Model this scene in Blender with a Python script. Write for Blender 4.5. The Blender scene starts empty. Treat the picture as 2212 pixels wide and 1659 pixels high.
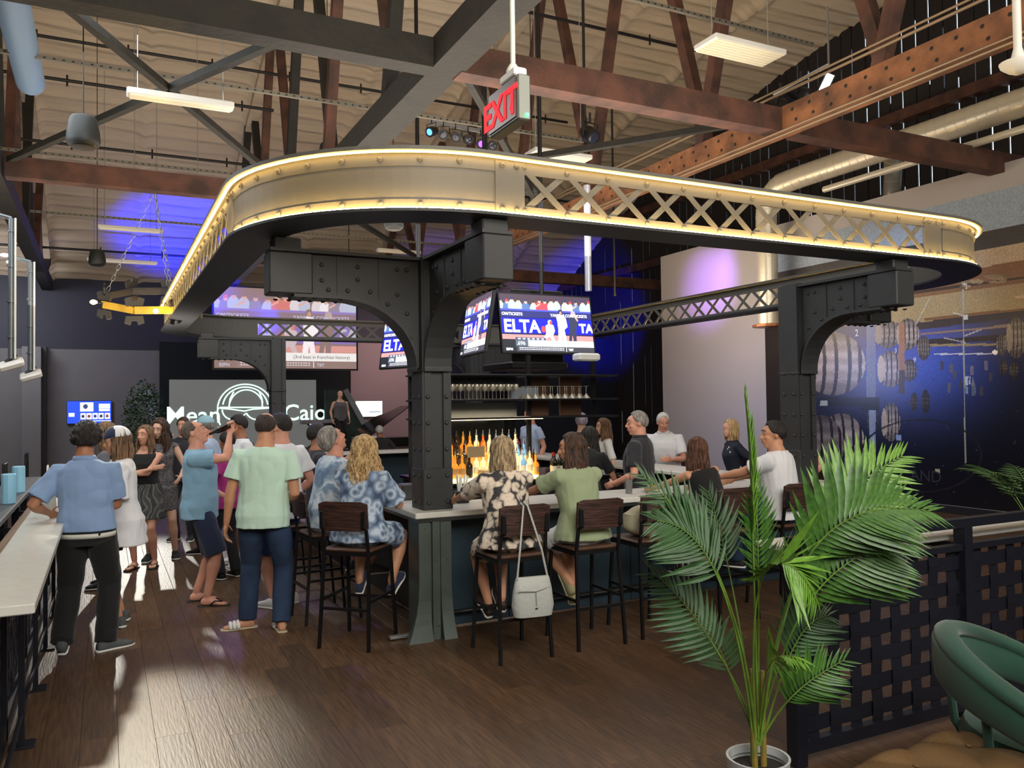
import bpy, math, random, colorsys
import numpy as np
from mathutils import Vector, Matrix, noise
random.seed(7); np.random.seed(7)
SC = bpy.context.scene
COL = SC.collection
V = Vector
PI = math.pi
R = math.radians

# ------------------------------------------------------------------ camera
FPX, CX, CY, CAMZ = 1765.0, 1106.0, 829.5, 1.82
YAW, PITCH, ROLL = R(26.5), R(1.4), R(0.72)
cF = V((math.sin(YAW)*math.cos(PITCH), math.cos(YAW)*math.cos(PITCH), math.sin(PITCH)))
r0 = V((math.cos(YAW), -math.sin(YAW), 0)); u0 = r0.cross(cF)
cR = r0*math.cos(ROLL) - u0*math.sin(ROLL)
cU = u0*math.cos(ROLL) + r0*math.sin(ROLL)
CAM = V((0, 0, CAMZ))
cam = bpy.data.cameras.new('camera'); camo = bpy.data.objects.new('camera', cam); COL.objects.link(camo)
camo.matrix_world = Matrix(((cR.x, cU.x, -cF.x, 0), (cR.y, cU.y, -cF.y, 0), (cR.z, cU.z, -cF.z, CAMZ), (0, 0, 0, 1)))
cam.sensor_width = 36; cam.lens = 36*FPX/2212; cam.clip_end = 200; cam.clip_start = 0.05
SC.camera = camo
def ray(u, v): return cF + cR*((u-CX)/FPX) - cU*((v-CY)/FPX)
def OZ(u, v, z): d = ray(u, v); return CAM + d*((z-CAMZ)/d.z)
def OX(u, v, x): d = ray(u, v); return CAM + d*(x/d.x)
def OY(u, v, y): d = ray(u, v); return CAM + d*(y/d.y)
def AT(u, v, w): return CAM + ray(u, v)*w

# ------------------------------------------------------------------ world, light, exposure
SC.view_settings.view_transform = 'Standard'; SC.view_settings.look = 'None'
SC.view_settings.gamma = 1; SC.view_settings.use_curve_mapping = False
SC.view_settings.exposure = 0.15
W = bpy.data.worlds.new('world'); SC.world = W; W.use_nodes = True
W.node_tree.nodes['Background'].inputs[0].default_value = (0.72, 0.86, 1, 1)
W.node_tree.nodes['Background'].inputs[1].default_value = 5.0
def aim(o, tgt):
    o.rotation_euler = (V(tgt)-V(o.location)).to_track_quat('-Z', 'Y').to_euler()
def area(name, loc, tgt, size, power, col, sy=None, spread=None):
    l = bpy.data.lights.new(name, 'AREA'); l.energy = power; l.color = col; l.size = size
    if sy: l.shape = 'RECTANGLE'; l.size_y = sy
    if spread: l.spread = R(spread)
    o = bpy.data.objects.new(name, l); COL.objects.link(o); o.location = loc; aim(o, tgt); return o
def spot(name, loc, tgt, ang, power, col, blend=.6, rad=.08):
    l = bpy.data.lights.new(name, 'SPOT'); l.energy = power; l.color = col; l.spot_size = R(ang); l.spot_blend = blend; l.shadow_soft_size = rad
    o = bpy.data.objects.new(name, l); COL.objects.link(o); o.location = loc; aim(o, tgt); return o
def point(name, loc, power, col, rad=.1):
    l = bpy.data.lights.new(name, 'POINT'); l.energy = power; l.color = col; l.shadow_soft_size = rad
    o = bpy.data.objects.new(name, l); COL.objects.link(o); o.location = loc; return o
WARM = (1, .80, .55); NEUT = (1, .95, .88)
area('front_fill', (0.5, -2.5, 5.5), (2.5, 9, 1.0), 4.5, 470, NEUT, 3)  # unseen area light behind the camera, added as soft fill
area('front_fill', (7.5, -2.5, 6.0), (8, 9, 2.0), 4.5, 300, NEUT, 3)  # second added fill behind the camera, for the right side
area('ceiling_fill', (4.5, 10, 3.75), (4.5, 10.01, 12), 6, 500, (1, .86, .72), 9)  # unseen area lights, added to brighten the ceiling from below
area('ceiling_fill', (-3, 12, 3.2), (-2, 13, 12), 5, 250, (1, .90, .78), 9)
area('ceiling_fill', (2, -1, 3.5), (3, 3, 12), 6, 330, (1, .86, .66), 4)
area('ceiling_fill', (2, 21, 3.9), (2, 21, 12), 6, 60, (.95, .88, 1), 5)
area('bar_fill', (4.4, 10.3, 4.6), (4.4, 10.3, 0), 4.5, 140, (.92, .96, 1), 7)  # unseen overhead fill added above the bar
area('aisle_fill', (-1.5, 9, 5.0), (0.6, 9, 0), 2.5, 130, (.90, .97, 1), 4)  # soft unseen fill added to brighten the aisle
spot('stage_spot', (0.9, 25.0, 4.9), (0.1, 5.6, 0), 16, 1500, (1, .96, .84), .5, .10)
spot('violet_spot', (1.6, 12.4, 5.0), (1.3, 6.8, 0), 22, 260, (.40, .25, 1), .8, .25)
spot('floor_fill_spot', (0.30, 12.0, 4.7), (0.26, 5.0, 0), 12, 1500, (1, .93, .74), .7, .10)  # added unseen spot, placed nearer than the stage to light the floor patch
spot('stage_spot', (4.8, 20.5, 5.0), (6.15, 23.6, 1.9), 26, 160, (1, .9, .8), .8, .1)  # extra spot added to brighten the singer
spot('palm_spot', (2.2, -0.8, 4.4), (3.0, 3.0, .9), 40, 150, NEUT, .9, .15)
spot('blue_spot', (2.6, 21.5, 3.2), (2.2, 24.0, 6.4), 54, 6500, (.0, .01, 1), .8, .1)
spot('blue_spot', (4.5, 22.5, 4.2), (1.2, 26.5, 4.6), 70, 500, (.01, .02, 1), .8, .1)
spot('blue_spot', (11, 19, 3.6), (14.8, 23.0, 4.8), 52, 3200, (.0, .01, 1), .8, .1)
spot('blue_spot', (9, 19, 4.6), (11.0, 25, 6.6), 60, 400, (.12, .08, 1), .8, .1)
spot('violet_spot', (9.4, 13.6, 5.2), (12, 14.2, 4.5), 46, 1300, (.45, .2, 1), 1.0, .1)
spot('mural_fill_spot', (8.9, 8.5, 4.8), (12, 9.4, 3.0), 66, 420, (.45, .62, 1), 1.0, .2)  # unseen bluish spot added to brighten the mural
area('wall_fill', (-3, 23, 5.0), (-2.0, 26.5, 2.2), 2, 120, (.95, .93, 1), 1)  # unseen area light added to lift the grey far wall
area('wall_fill', (8.5, 23.5, 4.6), (8.8, 26.5, 2.0), 1.2, 60, (1, .70, .70), 1)  # pinkish fill added to brighten the pink wall
area('wall_fill', (9.4, 12.5, 3.7), (12, 13.5, 4.9), 2.5, 65, WARM, 1.5)  # warm fill added for the top of the panel
area('wall_fill', (9.0, 12.5, 2.4), (12, 12.6, 1.4), 1.6, 46, (.50, .56, 1), 1.2)  # cool fill added to tint the lower panel

# ------------------------------------------------------------------ materials
def lin(c):
    return tuple(((x/255)/12.92 if x/255 <= .04045 else ((x/255+.055)/1.055)**2.4) for x in c)
MATS = {}
class NT:
    def __init__(s, m): s.t = m.node_tree; s.n = s.t.nodes; s.b = s.n['Principled BSDF']
    def new(s, k, **kw):
        n = s.n.new(k)
        for a, b in kw.items(): setattr(n, a, b)
        return n
    def link(s, a, b): s.t.links.new(a, b)
def mat(name, c, rough=.6, metal=0, bump=0, bscale=40, var=0, vscale=6, vcol=None, spec=None, emit=None, estr=0, trans=0, coat=0, stretch=None, sheen=0, alpha=None):
    if name in MATS: return MATS[name]
    m = bpy.data.materials.new(name); m.use_nodes = True; t = NT(m); b = t.b
    c = lin(c) if max(c) > 1.001 else tuple(c)
    b.inputs['Base Color'].default_value = (*c, 1); b.inputs['Roughness'].default_value = rough; b.inputs['Metallic'].default_value = metal
    if spec is not None: b.inputs['Specular IOR Level'].default_value = spec
    if trans: b.inputs['Transmission Weight'].default_value = trans
    if coat: b.inputs['Coat Weight'].default_value = coat
    if sheen: b.inputs['Sheen Weight'].default_value = sheen
    if alpha is not None: b.inputs['Alpha'].default_value = alpha
    if emit: b.inputs['Emission Color'].default_value = (*lin(emit), 1); b.inputs['Emission Strength'].default_value = estr
    if bump or var:
        tc = t.new('ShaderNodeTexCoord'); mp = t.new('ShaderNodeMapping'); t.link(tc.outputs['Object'], mp.inputs[0])
        if stretch: mp.inputs['Scale'].default_value = stretch
    if var:
        n = t.new('ShaderNodeTexNoise'); n.inputs['Scale'].default_value = vscale; n.inputs['Detail'].default_value = 5; t.link(mp.outputs[0], n.inputs['Vector'])
        r = t.new('ShaderNodeValToRGB'); c2 = lin(vcol) if vcol else tuple(x*(1-var) for x in c)
        r.color_ramp.elements[0].color = (*c2, 1); r.color_ramp.elements[1].color = (*(min(1, x*(1+.3*var)) for x in c), 1)
        r.color_ramp.elements[0].position = .35; r.color_ramp.elements[1].position = .65
        t.link(n.outputs[0], r.inputs[0]); t.link(r.outputs[0], b.inputs['Base Color'])
    if bump:
        n = t.new('ShaderNodeTexNoise'); n.inputs['Scale'].default_value = bscale; n.inputs['Detail'].default_value = 4; t.link(mp.outputs[0], n.inputs['Vector'])
        bp = t.new('ShaderNodeBump'); bp.inputs['Strength'].default_value = bump; bp.inputs['Distance'].default_value = .02
        t.link(n.outputs[0], bp.inputs['Height']); t.link(bp.outputs[0], b.inputs['Normal'])
    MATS[name] = m; return m
def glow(name, c, s):
    return mat(name, (0, 0, 0), emit=c, estr=s)
def attrmat(name, attr='col', emit=0, rough=.5, base=1, lift=(0, 0, 0), liftf=0):
    m = bpy.data.materials.new(name); m.use_nodes = True; t = NT(m)
    a = t.new('ShaderNodeAttribute', attribute_name=attr); src = a.outputs['Color']
    if liftf:
        mx = t.new('ShaderNodeMix', data_type='RGBA'); mx.inputs['Factor'].default_value = liftf; mx.inputs['B'].default_value = (*lin(lift), 1)
        t.link(src, mx.inputs['A']); src = mx.outputs['Result']
    t.b.inputs['Roughness'].default_value = rough
    if emit:
        t.b.inputs['Base Color'].default_value = (.01, .01, .01, 1); t.link(src, t.b.inputs['Emission Color']); t.b.inputs['Emission Strength'].default_value = emit
    else: t.link(src, t.b.inputs['Base Color'])
    return m
def rampmat(name, kind, scale, stops, rough=.8, distort=0, stretch=None, const=False, detail=3):
    """cloth print: a procedural pattern on object coordinates driving a colour ramp"""
    if name in MATS: return MATS[name]
    m = bpy.data.materials.new(name); m.use_nodes = True; t = NT(m)
    tc = t.new('ShaderNodeTexCoord'); mp = t.new('ShaderNodeMapping'); t.link(tc.outputs['Object'], mp.inputs[0])
    if stretch: mp.inputs['Scale'].default_value = stretch
    vec = mp.outputs[0]
    if distort:
        n = t.new('ShaderNodeTexNoise'); n.inputs['Scale'].default_value = scale*.6; t.link(vec, n.inputs['Vector'])
        mx = t.new('ShaderNodeMix', data_type='RGBA'); mx.inputs['Factor'].default_value = distort; t.link(vec, mx.inputs['A']); t.link(n.outputs['Color'], mx.inputs['B']); vec = mx.outputs['Result']
    if kind == 'voronoi':
        n = t.new('ShaderNodeTexVoronoi'); out = n.outputs['Distance']
    elif kind == 'wave':
        n = t.new('ShaderNodeTexWave'); n.inputs['Distortion'].default_value = 6; out = n.outputs['Fac']
    else:
        n = t.new('ShaderNodeTexNoise'); n.inputs['Detail'].default_value = detail; out = n.outputs[0]
    n.inputs['Scale'].default_value = scale; t.link(vec, n.inputs['Vector'])
    r = t.new('ShaderNodeValToRGB'); cr = r.color_ramp
    if const: cr.interpolation = 'CONSTANT'
    while len(cr.elements) < len(stops): cr.elements.new(.5)
    for e, (p, c) in zip(cr.elements, stops): e.position = p; e.color = (*lin(c), 1)
    t.link(out, r.inputs[0]); t.link(r.outputs[0], t.b.inputs['Base Color']); t.b.inputs['Roughness'].default_value = rough
    MATS[name] = m; return m

# ------------------------------------------------------------------ mesh helpers
WM = {}          # world matrix of every parent
class MB:
    def __init__(s): s.v = []; s.f = []; s.mi = []; s.m = 0
    def add(s, vs, fs):
        o = len(s.v); s.v += [tuple(x) for x in vs]; s.f += [tuple(i+o for i in f) for f in fs]; s.mi += [s.m]*len(fs); return s
    def box(s, lo, hi, M=None):
        x0, y0, z0 = lo; x1, y1, z1 = hi
        vs = [V(p) for p in ((x0,y0,z0),(x1,y0,z0),(x1,y1,z0),(x0,y1,z0),(x0,y0,z1),(x1,y0,z1),(x1,y1,z1),(x0,y1,z1))]
        if M: vs = [M @ p for p in vs]
        return s.add(vs, [(0,3,2,1),(4,5,6,7),(0,1,5,4),(1,2,6,5),(2,3,7,6),(3,0,4,7)])
    def cbox(s, c, sz, M=None):
        c = V(c); h = V(sz)/2; return s.box(c-h, c+h, M)
    def rbox(s, lo, hi, b=.01, M=None):
        """box with chamfered edges"""
        x0, y0, z0 = lo; x1, y1, z1 = hi; vs = []; fs = []
        for (za, ins) in ((z0, b), (z0+b, 0), (z1-b, 0), (z1, b)):
            a0, b0, a1, b1 = x0+ins, y0+ins, x1-ins, y1-ins
            k = b
            vs += [V(p) for p in ((a0+k,b0,za),(a1-k,b0,za),(a1,b0+k,za),(a1,b1-k,za),(a1-k,b1,za),(a0+k,b1,za),(a0,b1-k,za),(a0,b0+k,za))]
        if M: vs = [M @ p for p in vs]
        fs.append(tuple(range(7, -1, -1))); fs.append(tuple(range(24, 32)))
        for r_ in range(3):
            for i in range(8): j = (i+1) % 8; fs.append((r_*8+i, r_*8+j, r_*8+8+j, r_*8+8+i))
        return s.add(vs, fs)
    def bar(s, a, b, w, t, up=(0, 0, 1)):
        """rectangular bar from a to b, w across, t along up"""
        a = V(a); b = V(b); d = b-a; L = d.length
        if L < 1e-6: return s
        d.normalize(); x = d.cross(V(up))
        if x.length < 1e-4: x = d.cross(V((1, 0, 0)))
        x.normalize(); z = x.cross(d)
        M = Matrix(((x.x, d.x, z.x, a.x), (x.y, d.y, z.y, a.y), (x.z, d.z, z.z, a.z), (0, 0, 0, 1)))
        return s.box((-w/2, 0, -t/2), (w/2, L, t/2), M)
    def tube(s, pts, rad, n=8, cap=True, flat=None):
        pts = [V(p) for p in pts]; k = len(pts)
        if not hasattr(rad, '__len__'): rad = [rad]*k
        vs = []; px = None
        for i, p in enumerate(pts):
            d = (pts[min(i+1, k-1)]-pts[max(i-1, 0)])
            if d.length < 1e-9: d = V((0, 0, 1))
            d.normalize()
            if px is None:
                px = d.cross(V((0, 0, 1)) if abs(d.z) < .9 else V((1, 0, 0)))
            px = (px - d*px.dot(d)); px.normalize(); py = d.cross(px)
            for j in range(n):
                a = 2*PI*j/n; vs.append(p+(px*math.cos(a)+py*math.sin(a)*(flat or 1))*rad[i])
        fs = [(i*n+j, i*n+(j+1) % n, (i+1)*n+(j+1) % n, (i+1)*n+j) for i in range(k-1) for j in range(n)]
        if cap: fs += [tuple(range(n-1, -1, -1)), tuple((k-1)*n+j for j in range(n))]
        return s.add(vs, fs)
    def cyl(s, a, b, r, n=12, r2=None): return s.tube([a, b], [r, r if r2 is None else r2], n)
    def lathe(s, prof, c=(0, 0, 0), n=16, M=None, cap=True):
        c = V(c); vs = [V((math.cos(2*PI*j/n)*r, math.sin(2*PI*j/n)*r, z)) for r, z in prof for j in range(n)]
        vs = [(M @ p if M else p+c) for p in vs]
        fs = [(i*n+j, i*n+(j+1) % n, (i+1)*n+(j+1) % n, (i+1)*n+j) for i in range(len(prof)-1) for j in range(n)]
        if cap: fs += [tuple(range(n-1, -1, -1)), tuple((len(prof)-1)*n+j for j in range(n))]
        return s.add(vs, fs)
    def ell(s, c, r, M=None, n=14, m=10, fn=None):
        """ellipsoid"""
        if not hasattr(r, '__len__'): r = (r, r, r)
        c = V(c); vs = []
        for i in range(m+1):
            th = PI*i/m
            for j in range(n):
                a = 2*PI*j/n; d = V((math.sin(th)*math.cos(a), math.sin(th)*math.sin(a), math.cos(th)))
                k = fn(d) if fn else 1
                p = c+V((d.x*r[0], d.y*r[1], d.z*r[2]))*k
                vs.append(M @ p if M else p)
        fs = [(i*n+j, (i+1)*n+j, (i+1)*n+(j+1) % n, i*n+(j+1) % n) for i in range(m) for j in range(n)]
        return s.add(vs, fs)
    def dome(s, c, r, nrm, h=.5, n=8):
        """rivet head"""
        q = V(nrm).to_track_quat('Z', 'Y').to_matrix().to_4x4(); q.translation = V(c)
        return s.lathe([(r, 0), (r*.92, r*h*.5), (r*.6, r*h*.9), (r*.15, r*h)], M=q, n=n)
    def prism(s, poly, a, b, axis='z', M=None):
        """poly 2-D, extruded from a to b along axis"""
        f = {'z': lambda p, h: V((p[0], p[1], h)), 'y': lambda p, h: V((p[0], h, p[1])), 'x': lambda p, h: V((h, p[0], p[1]))}[axis]
        n = len(poly); vs = [f(p, a) for p in poly]+[f(p, b) for p in poly]
        if M: vs = [M @ p for p in vs]
        return s.add(vs, [tuple(range(n-1, -1, -1)), tuple(range(n, 2*n))]+[(i, (i+1) % n, n+(i+1) % n, n+i) for i in range(n)])
    def loft(s, rings):
        n = len(rings[0]); vs = [p for r_ in rings for p in r_]
        fs = [(i*n+j, i*n+(j+1) % n, (i+1)*n+(j+1) % n, (i+1)*n+j) for i in range(len(rings)-1) for j in range(n)]
        fs += [tuple(range(n-1, -1, -1)), tuple((len(rings)-1)*n+j for j in range(n))]
        return s.add(vs, fs)
    def mesh(s, name, mats, inv=None, smooth=False):
        me = bpy.data.meshes.new(name)
        vs = s.v if inv is None else [tuple(inv @ V(p)) for p in s.v]
        me.from_pydata(vs, [], s.f)
        for m in (mats if isinstance(mats, (list, tuple)) else [mats]): me.materials.append(m)
        if max(s.mi, default=0) > 0: me.polygons.foreach_set('material_index', s.mi)
        if smooth:
            me.polygons.foreach_set('use_smooth', [True]*len(s.f))
        me.update(); return me
    def build(s, name, mats, parent=None, smooth=False, kind=None, label=None, cat=None, group=None):
        if parent is not None:
            inv = WM[parent].inverted(); o = bpy.data.objects.new(name, s.mesh(name, mats, inv, smooth)); COL.objects.link(o); o.parent = parent; WM[o] = WM[parent]
        else:
            a = np.array(s.v); c = V(((a[:, 0].min()+a[:, 0].max())/2, (a[:, 1].min()+a[:, 1].max())/2, a[:, 2].min()))
            M = Matrix.Translation(c); o = bpy.data.objects.new(name, s.mesh(name, mats, M.inverted(), smooth)); COL.objects.link(o); o.location = c; WM[o] = M
        if smooth and not kind == 'noauto':
            try: o.data.set_sharp_from_angle(angle=R(40))
            except Exception: pass
        if kind and kind != 'noauto': o['kind'] = kind
        tag(o, label, cat, group); return o
def tag(o, label=None, cat=None, group=None):
    if label: o['label'] = label
    if cat: o['category'] = cat
    if group: o['group'] = group
    return o
def thing(name, label, cat, loc=(0, 0, 0), rz=0, group=None, M=None, kind=None):
    o = bpy.data.objects.new(name, None); COL.objects.link(o); o.empty_display_size = .1
    if M is None: M = Matrix.Translation(V(loc)) @ Matrix.Rotation(rz, 4, 'Z')
    o.matrix_local = M; WM[o] = M
    if kind: o['kind'] = kind
    return tag(o, label, cat, group)
def kids(o): return [c for c in WM if getattr(c, 'parent', None) is o]
def copy_tree(o, M, label=None, group=None):
    c = o.copy(); COL.objects.link(c); c.matrix_local = M; WM[c] = M
    if label: c['label'] = label
    if group: c['group'] = group
    for k in list(o.children):
        d = k.copy(); COL.objects.link(d); d.parent = c; d.matrix_local = k.matrix_local.copy()
        for g in list(k.children):
            e = g.copy(); COL.objects.link(e); e.parent = d; e.matrix_local = g.matrix_local.copy()
    return c
def inst(name, me, M, parent, label=None):
    """one more piece on shared mesh data; M in the parent's world placement"""
    o = bpy.data.objects.new(name, me); COL.objects.link(o); o.parent = parent; o.matrix_local = WM[parent].inverted() @ M; WM[o] = WM[parent]
    if label: o['label'] = label
    return o
def text_mb(txt, size, M, depth=.002, align='CENTER', bold=0):
    cu = bpy.data.curves.new('lettering', 'FONT'); cu.body = txt; cu.size = size; cu.align_x = align; cu.extrude = depth; cu.resolution_u = 3; cu.offset = bold
    o = bpy.data.objects.new('tmp', cu); COL.objects.link(o)
    me = bpy.data.meshes.new_from_object(o.evaluated_get(bpy.context.evaluated_depsgraph_get()))
    mb = MB(); mb.add([M @ v.co for v in me.vertices], [tuple(p.vertices) for p in me.polygons])
    bpy.data.objects.remove(o); bpy.data.curves.remove(cu); bpy.data.meshes.remove(me); return mb
def frame(x, y, o):
    """matrix with in-plane axes x (right), y (up), z = normal"""
    x = V(x).normalized(); y = V(y).normalized(); z = x.cross(y); o = V(o)
    return Matrix(((x.x, y.x, z.x, o.x), (x.y, y.y, z.y, o.y), (x.z, y.z, z.z, o.z), (0, 0, 0, 1)))
def print_mesh(name, rgb, w, h, material):
    """flat printed / lit picture: a grid with one colour per cell, in the local XY plane, centred"""
    H_, W_, _ = rgb.shape; me = bpy.data.meshes.new(name)
    xs = np.linspace(-w/2, w/2, W_+1); ys = np.linspace(h/2, -h/2, H_+1)
    gx, gy = np.meshgrid(xs, ys); co = np.stack([gx, gy, np.zeros_like(gx)], -1).reshape(-1, 3)
    i, j = np.meshgrid(np.arange(H_), np.arange(W_), indexing='ij'); a = (i*(W_+1)+j).ravel()
    quads = np.stack([a, a+W_+1, a+W_+2, a+1], 1)
    me.vertices.add(len(co)); me.vertices.foreach_set('co', co.ravel())
    me.loops.add(quads.size); me.loops.foreach_set('vertex_index', quads.ravel().astype(np.int32))
    me.polygons.add(len(quads)); me.polygons.foreach_set('loop_start', np.arange(0, quads.size, 4, dtype=np.int32)); me.polygons.foreach_set('loop_total', np.full(len(quads), 4, dtype=np.int32))
    me.update(); at = me.attributes.new('col', 'FLOAT_COLOR', 'FACE')
    c = rgb.reshape(-1, 3).astype(float)/255; c = np.where(c <= .04045, c/12.92, ((c+.055)/1.055)**2.4)
    at.data.foreach_set('color', np.concatenate([c, np.ones((len(c), 1))], 1).ravel()); me.materials.append(material); return me
class Ras:
    """tiny painter in a w x h unit space"""
    def __init__(s, W_, H_, bg, ux=None, uy=None):
        s.a = np.zeros((H_, W_, 3)); s.a[:] = bg
        if ux is None:
            s.x, s.y = np.meshgrid(np.arange(W_)+.5, np.arange(H_)+.5)
        else: s.x, s.y = ux, uy
    def put(s, m, c): s.a[m] = c
    def rect(s, x0, y0, x1, y1, c): s.put((s.x >= x0) & (s.x < x1) & (s.y >= y0) & (s.y < y1), c)
    def ell(s, cx, cy, rx, ry, c): s.put(((s.x-cx)/rx)**2+((s.y-cy)/ry)**2 < 1, c)
    def ring(s, cx, cy, rx, ry, w, c, a0=-4, a1=4):
        d = np.hypot((s.x-cx)/rx, (s.y-cy)/ry); an = np.arctan2(s.y-cy, s.x-cx)
        s.put((abs(d-1)*min(rx, ry) < w/2) & (an > a0) & (an < a1), c)
    def line(s, x0, y0, x1, y1, w, c):
        dx, dy = x1-x0, y1-y0; L = dx*dx+dy*dy; t = np.clip(((s.x-x0)*dx+(s.y-y0)*dy)/L, 0, 1)
        s.put(np.hypot(s.x-x0-t*dx, s.y-y0-t*dy) < w/2, c)
    def poly(s, pts, c):
        m = np.zeros(s.x.shape, bool); n = len(pts)
        for i in range(n):
            (xa, ya), (xb, yb) = pts[i], pts[(i+1) % n]
            if ya == yb: continue
            m ^= ((ya > s.y) != (yb > s.y)) & (s.x < (xb-xa)*(s.y-ya)/(yb-ya)+xa)
        s.put(m, c)
    def noise(s, amp):
        s.a = np.clip(s.a*(1+amp*(np.random.rand(*s.a.shape[:2], 1)-.5)), 0, 255)

# ------------------------------------------------------------------ palette
M_steel = mat('charcoal_paint', (48, 50, 52), .55, bump=.12, bscale=90, var=.15, vscale=3)
M_ring = mat('ring_paint', (92, 90, 84), .55, bump=.1, bscale=60)
M_beam = mat('dark_timber', (30, 28, 21), .75, bump=.5, bscale=14, var=.35, vscale=3, stretch=(1, 1, 1))
M_rust = mat('red_oxide_timber', (88, 55, 42), .75, bump=.4, bscale=16, var=.35, vscale=3, vcol=(56, 37, 30))
M_orange = mat('orange_brown_timber', (138, 90, 56), .75, bump=.4, bscale=16, var=.3, vscale=3, vcol=(92, 60, 40))
M_black = mat('black_paint', (18, 18, 20), .5)
M_blackm = mat('black_metal', (26, 26, 28), .38, .3)
M_navy = mat('navy_paint', (26, 30, 50), .6)
M_white = mat('white_enamel', (225, 225, 220), .4)
M_galv = mat('galvanised_steel', (175, 178, 180), .35, .75, bump=.15, bscale=30)
M_chrome = mat('chrome', (200, 200, 205), .18, 1)
M_glass = mat('clear_glass', (235, 240, 240), .05, trans=.9, spec=.6)
M_led = glow('warm_led', (255, 208, 122), 85)
M_concrete = mat('white_quartz', (214, 214, 206), .3, var=.06, vscale=20)
M_pipe = mat('black_pipe', (30, 28, 27), .5, .3)
M_floorm = mat('dark_oak_floor', (92, 68, 47), .42, bump=.12, bscale=9, var=.3, vscale=5, vcol=(70, 51, 35), stretch=(9, .8, 1), spec=.45)

# ------------------------------------------------------------------ floor
FX0, FX1, FY0, FY1 = -9, 15, -4, 26.5
m = MB(); m.box((FX0-.3, FY0-.3, -.12), (FX1+.4, FY1+.3, -.006)); fl = thing('floor', None, None, kind='structure')
m.build('floor_slab', mat('subfloor', (24, 19, 16), .7), fl)
PW, PL = .185, 1.22
pm = []
for k in range(5):
    b = MB(); b.rbox((-PW/2+.0006, -PL/2+.0006, -.012), (PW/2-.0006, PL/2-.0006, 0), .0008)
    f_ = .9+.05*k
    pm.append(b.mesh('plank', mat('dark_oak_%d' % k, (92*f_, 68*f_, 47*f_), .42, bump=.12, bscale=8, var=.3, vscale=5, vcol=(70*f_, 51*f_, 35*f_), stretch=(9, .8, 1), spec=.45)))
stuff = MB(); n = 0
for ix in range(int((FX1-FX0)/PW)):
    x = FX0+(ix+.5)*PW; y = FY0+(ix*.437 % 1)*PL
    while y < FY1:
        if -0.7 < x < 5.6 and 2.9 < y < 8.6 and n < 300:
            inst('plank', random.choice(pm), Matrix.Translation((x, y, 0)), fl); n += 1
        elif -3 < x < 12.5 and y > 1:
            stuff.rbox((x-PW/2+.0012, y-PL/2+.0012, -.012), (x+PW/2-.0012, y+PL/2-.0012, 0), .0015)
        y += PL
stuff.build('planking', M_floorm, fl, kind='stuff')

# ------------------------------------------------------------------ vaulted ceiling
RC, YC, ZC = 32.6, 9.5, 10.35-32.6
def vz(y): return ZC+math.sqrt(RC*RC-(y-YC)**2)
M_foam = mat('sprayed_foam', (186, 170, 146), .95, bump=1.0, bscale=7, var=.22, vscale=1.5, stretch=(.5, 2.2, 1))
RIBS = [-6.05, -1.45, 3.1, 7.7, 12.3]
NX, NY = 230, 720
xs = np.linspace(FX0, FX1, NX); ys = np.linspace(FY0, FY1+.1, NY); gx, gy = np.meshgrid(xs, ys)
gz = ZC+np.sqrt(RC*RC-(gy-YC)**2)
def nz(x, y, s, seed):
    rs = np.random.RandomState(seed); r = 0
    for k in range(7):
        a, b, p = rs.randn()*s, rs.randn()*s, rs.rand()*6; r = r+np.sin(x*a+y*b+p)
    return r/7
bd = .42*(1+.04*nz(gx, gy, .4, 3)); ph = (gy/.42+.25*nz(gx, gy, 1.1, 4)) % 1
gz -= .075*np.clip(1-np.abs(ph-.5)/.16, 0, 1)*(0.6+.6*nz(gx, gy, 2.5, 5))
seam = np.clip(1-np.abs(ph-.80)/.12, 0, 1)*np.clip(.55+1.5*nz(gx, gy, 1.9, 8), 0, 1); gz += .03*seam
gz += .05*nz(gx, gy, 2.2, 6)+.02*nz(gx, gy, 7, 7)
for rx in RIBS: gz -= .16*np.clip(1.25-np.abs(gx-rx)/.17, 0, 1)
for rx in (.85, 5.4, 10, -3.7): gz -= .07*np.clip(1.2-np.abs(gx-rx)/.12, 0, 1)
me = bpy.data.meshes.new('ceiling'); co = np.stack([gx, gy, gz], -1).reshape(-1, 3)
me.from_pydata(co.tolist(), [], [(j*NX+i, (j+1)*NX+i, (j+1)*NX+i+1, j*NX+i+1) for j in range(NY-1) for i in range(NX-1)])
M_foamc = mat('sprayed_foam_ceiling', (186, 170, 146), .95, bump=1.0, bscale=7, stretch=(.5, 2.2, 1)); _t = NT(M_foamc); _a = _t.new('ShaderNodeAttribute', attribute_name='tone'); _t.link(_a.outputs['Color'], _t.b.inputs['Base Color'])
tone = (1-.42*seam)*(1+.10*nz(gx, gy, .9, 9)); cc_ = np.stack([tone*x for x in lin((190, 174, 150))]+[np.ones_like(tone)], -1).reshape(-1, 4)  # foam darkened along the seams, standing in for shade between ridges
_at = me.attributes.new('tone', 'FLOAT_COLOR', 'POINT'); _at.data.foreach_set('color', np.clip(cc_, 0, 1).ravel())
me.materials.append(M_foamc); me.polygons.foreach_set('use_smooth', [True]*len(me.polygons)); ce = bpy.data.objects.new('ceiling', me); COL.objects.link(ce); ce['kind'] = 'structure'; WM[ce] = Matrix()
lid = MB()
yy = [FY0+(FY1+.3-FY0)*i/24 for i in range(25)]
lid.loft([[V((FX0-.2, y, vz(y)+.2)), V((FX1+.3, y, vz(y)+.2)), V((FX1+.3, y, vz(y)+.28)), V((FX0-.2, y, vz(y)+.28))] for y in yy])
lid.build('roof_deck', M_black, ce)

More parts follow.
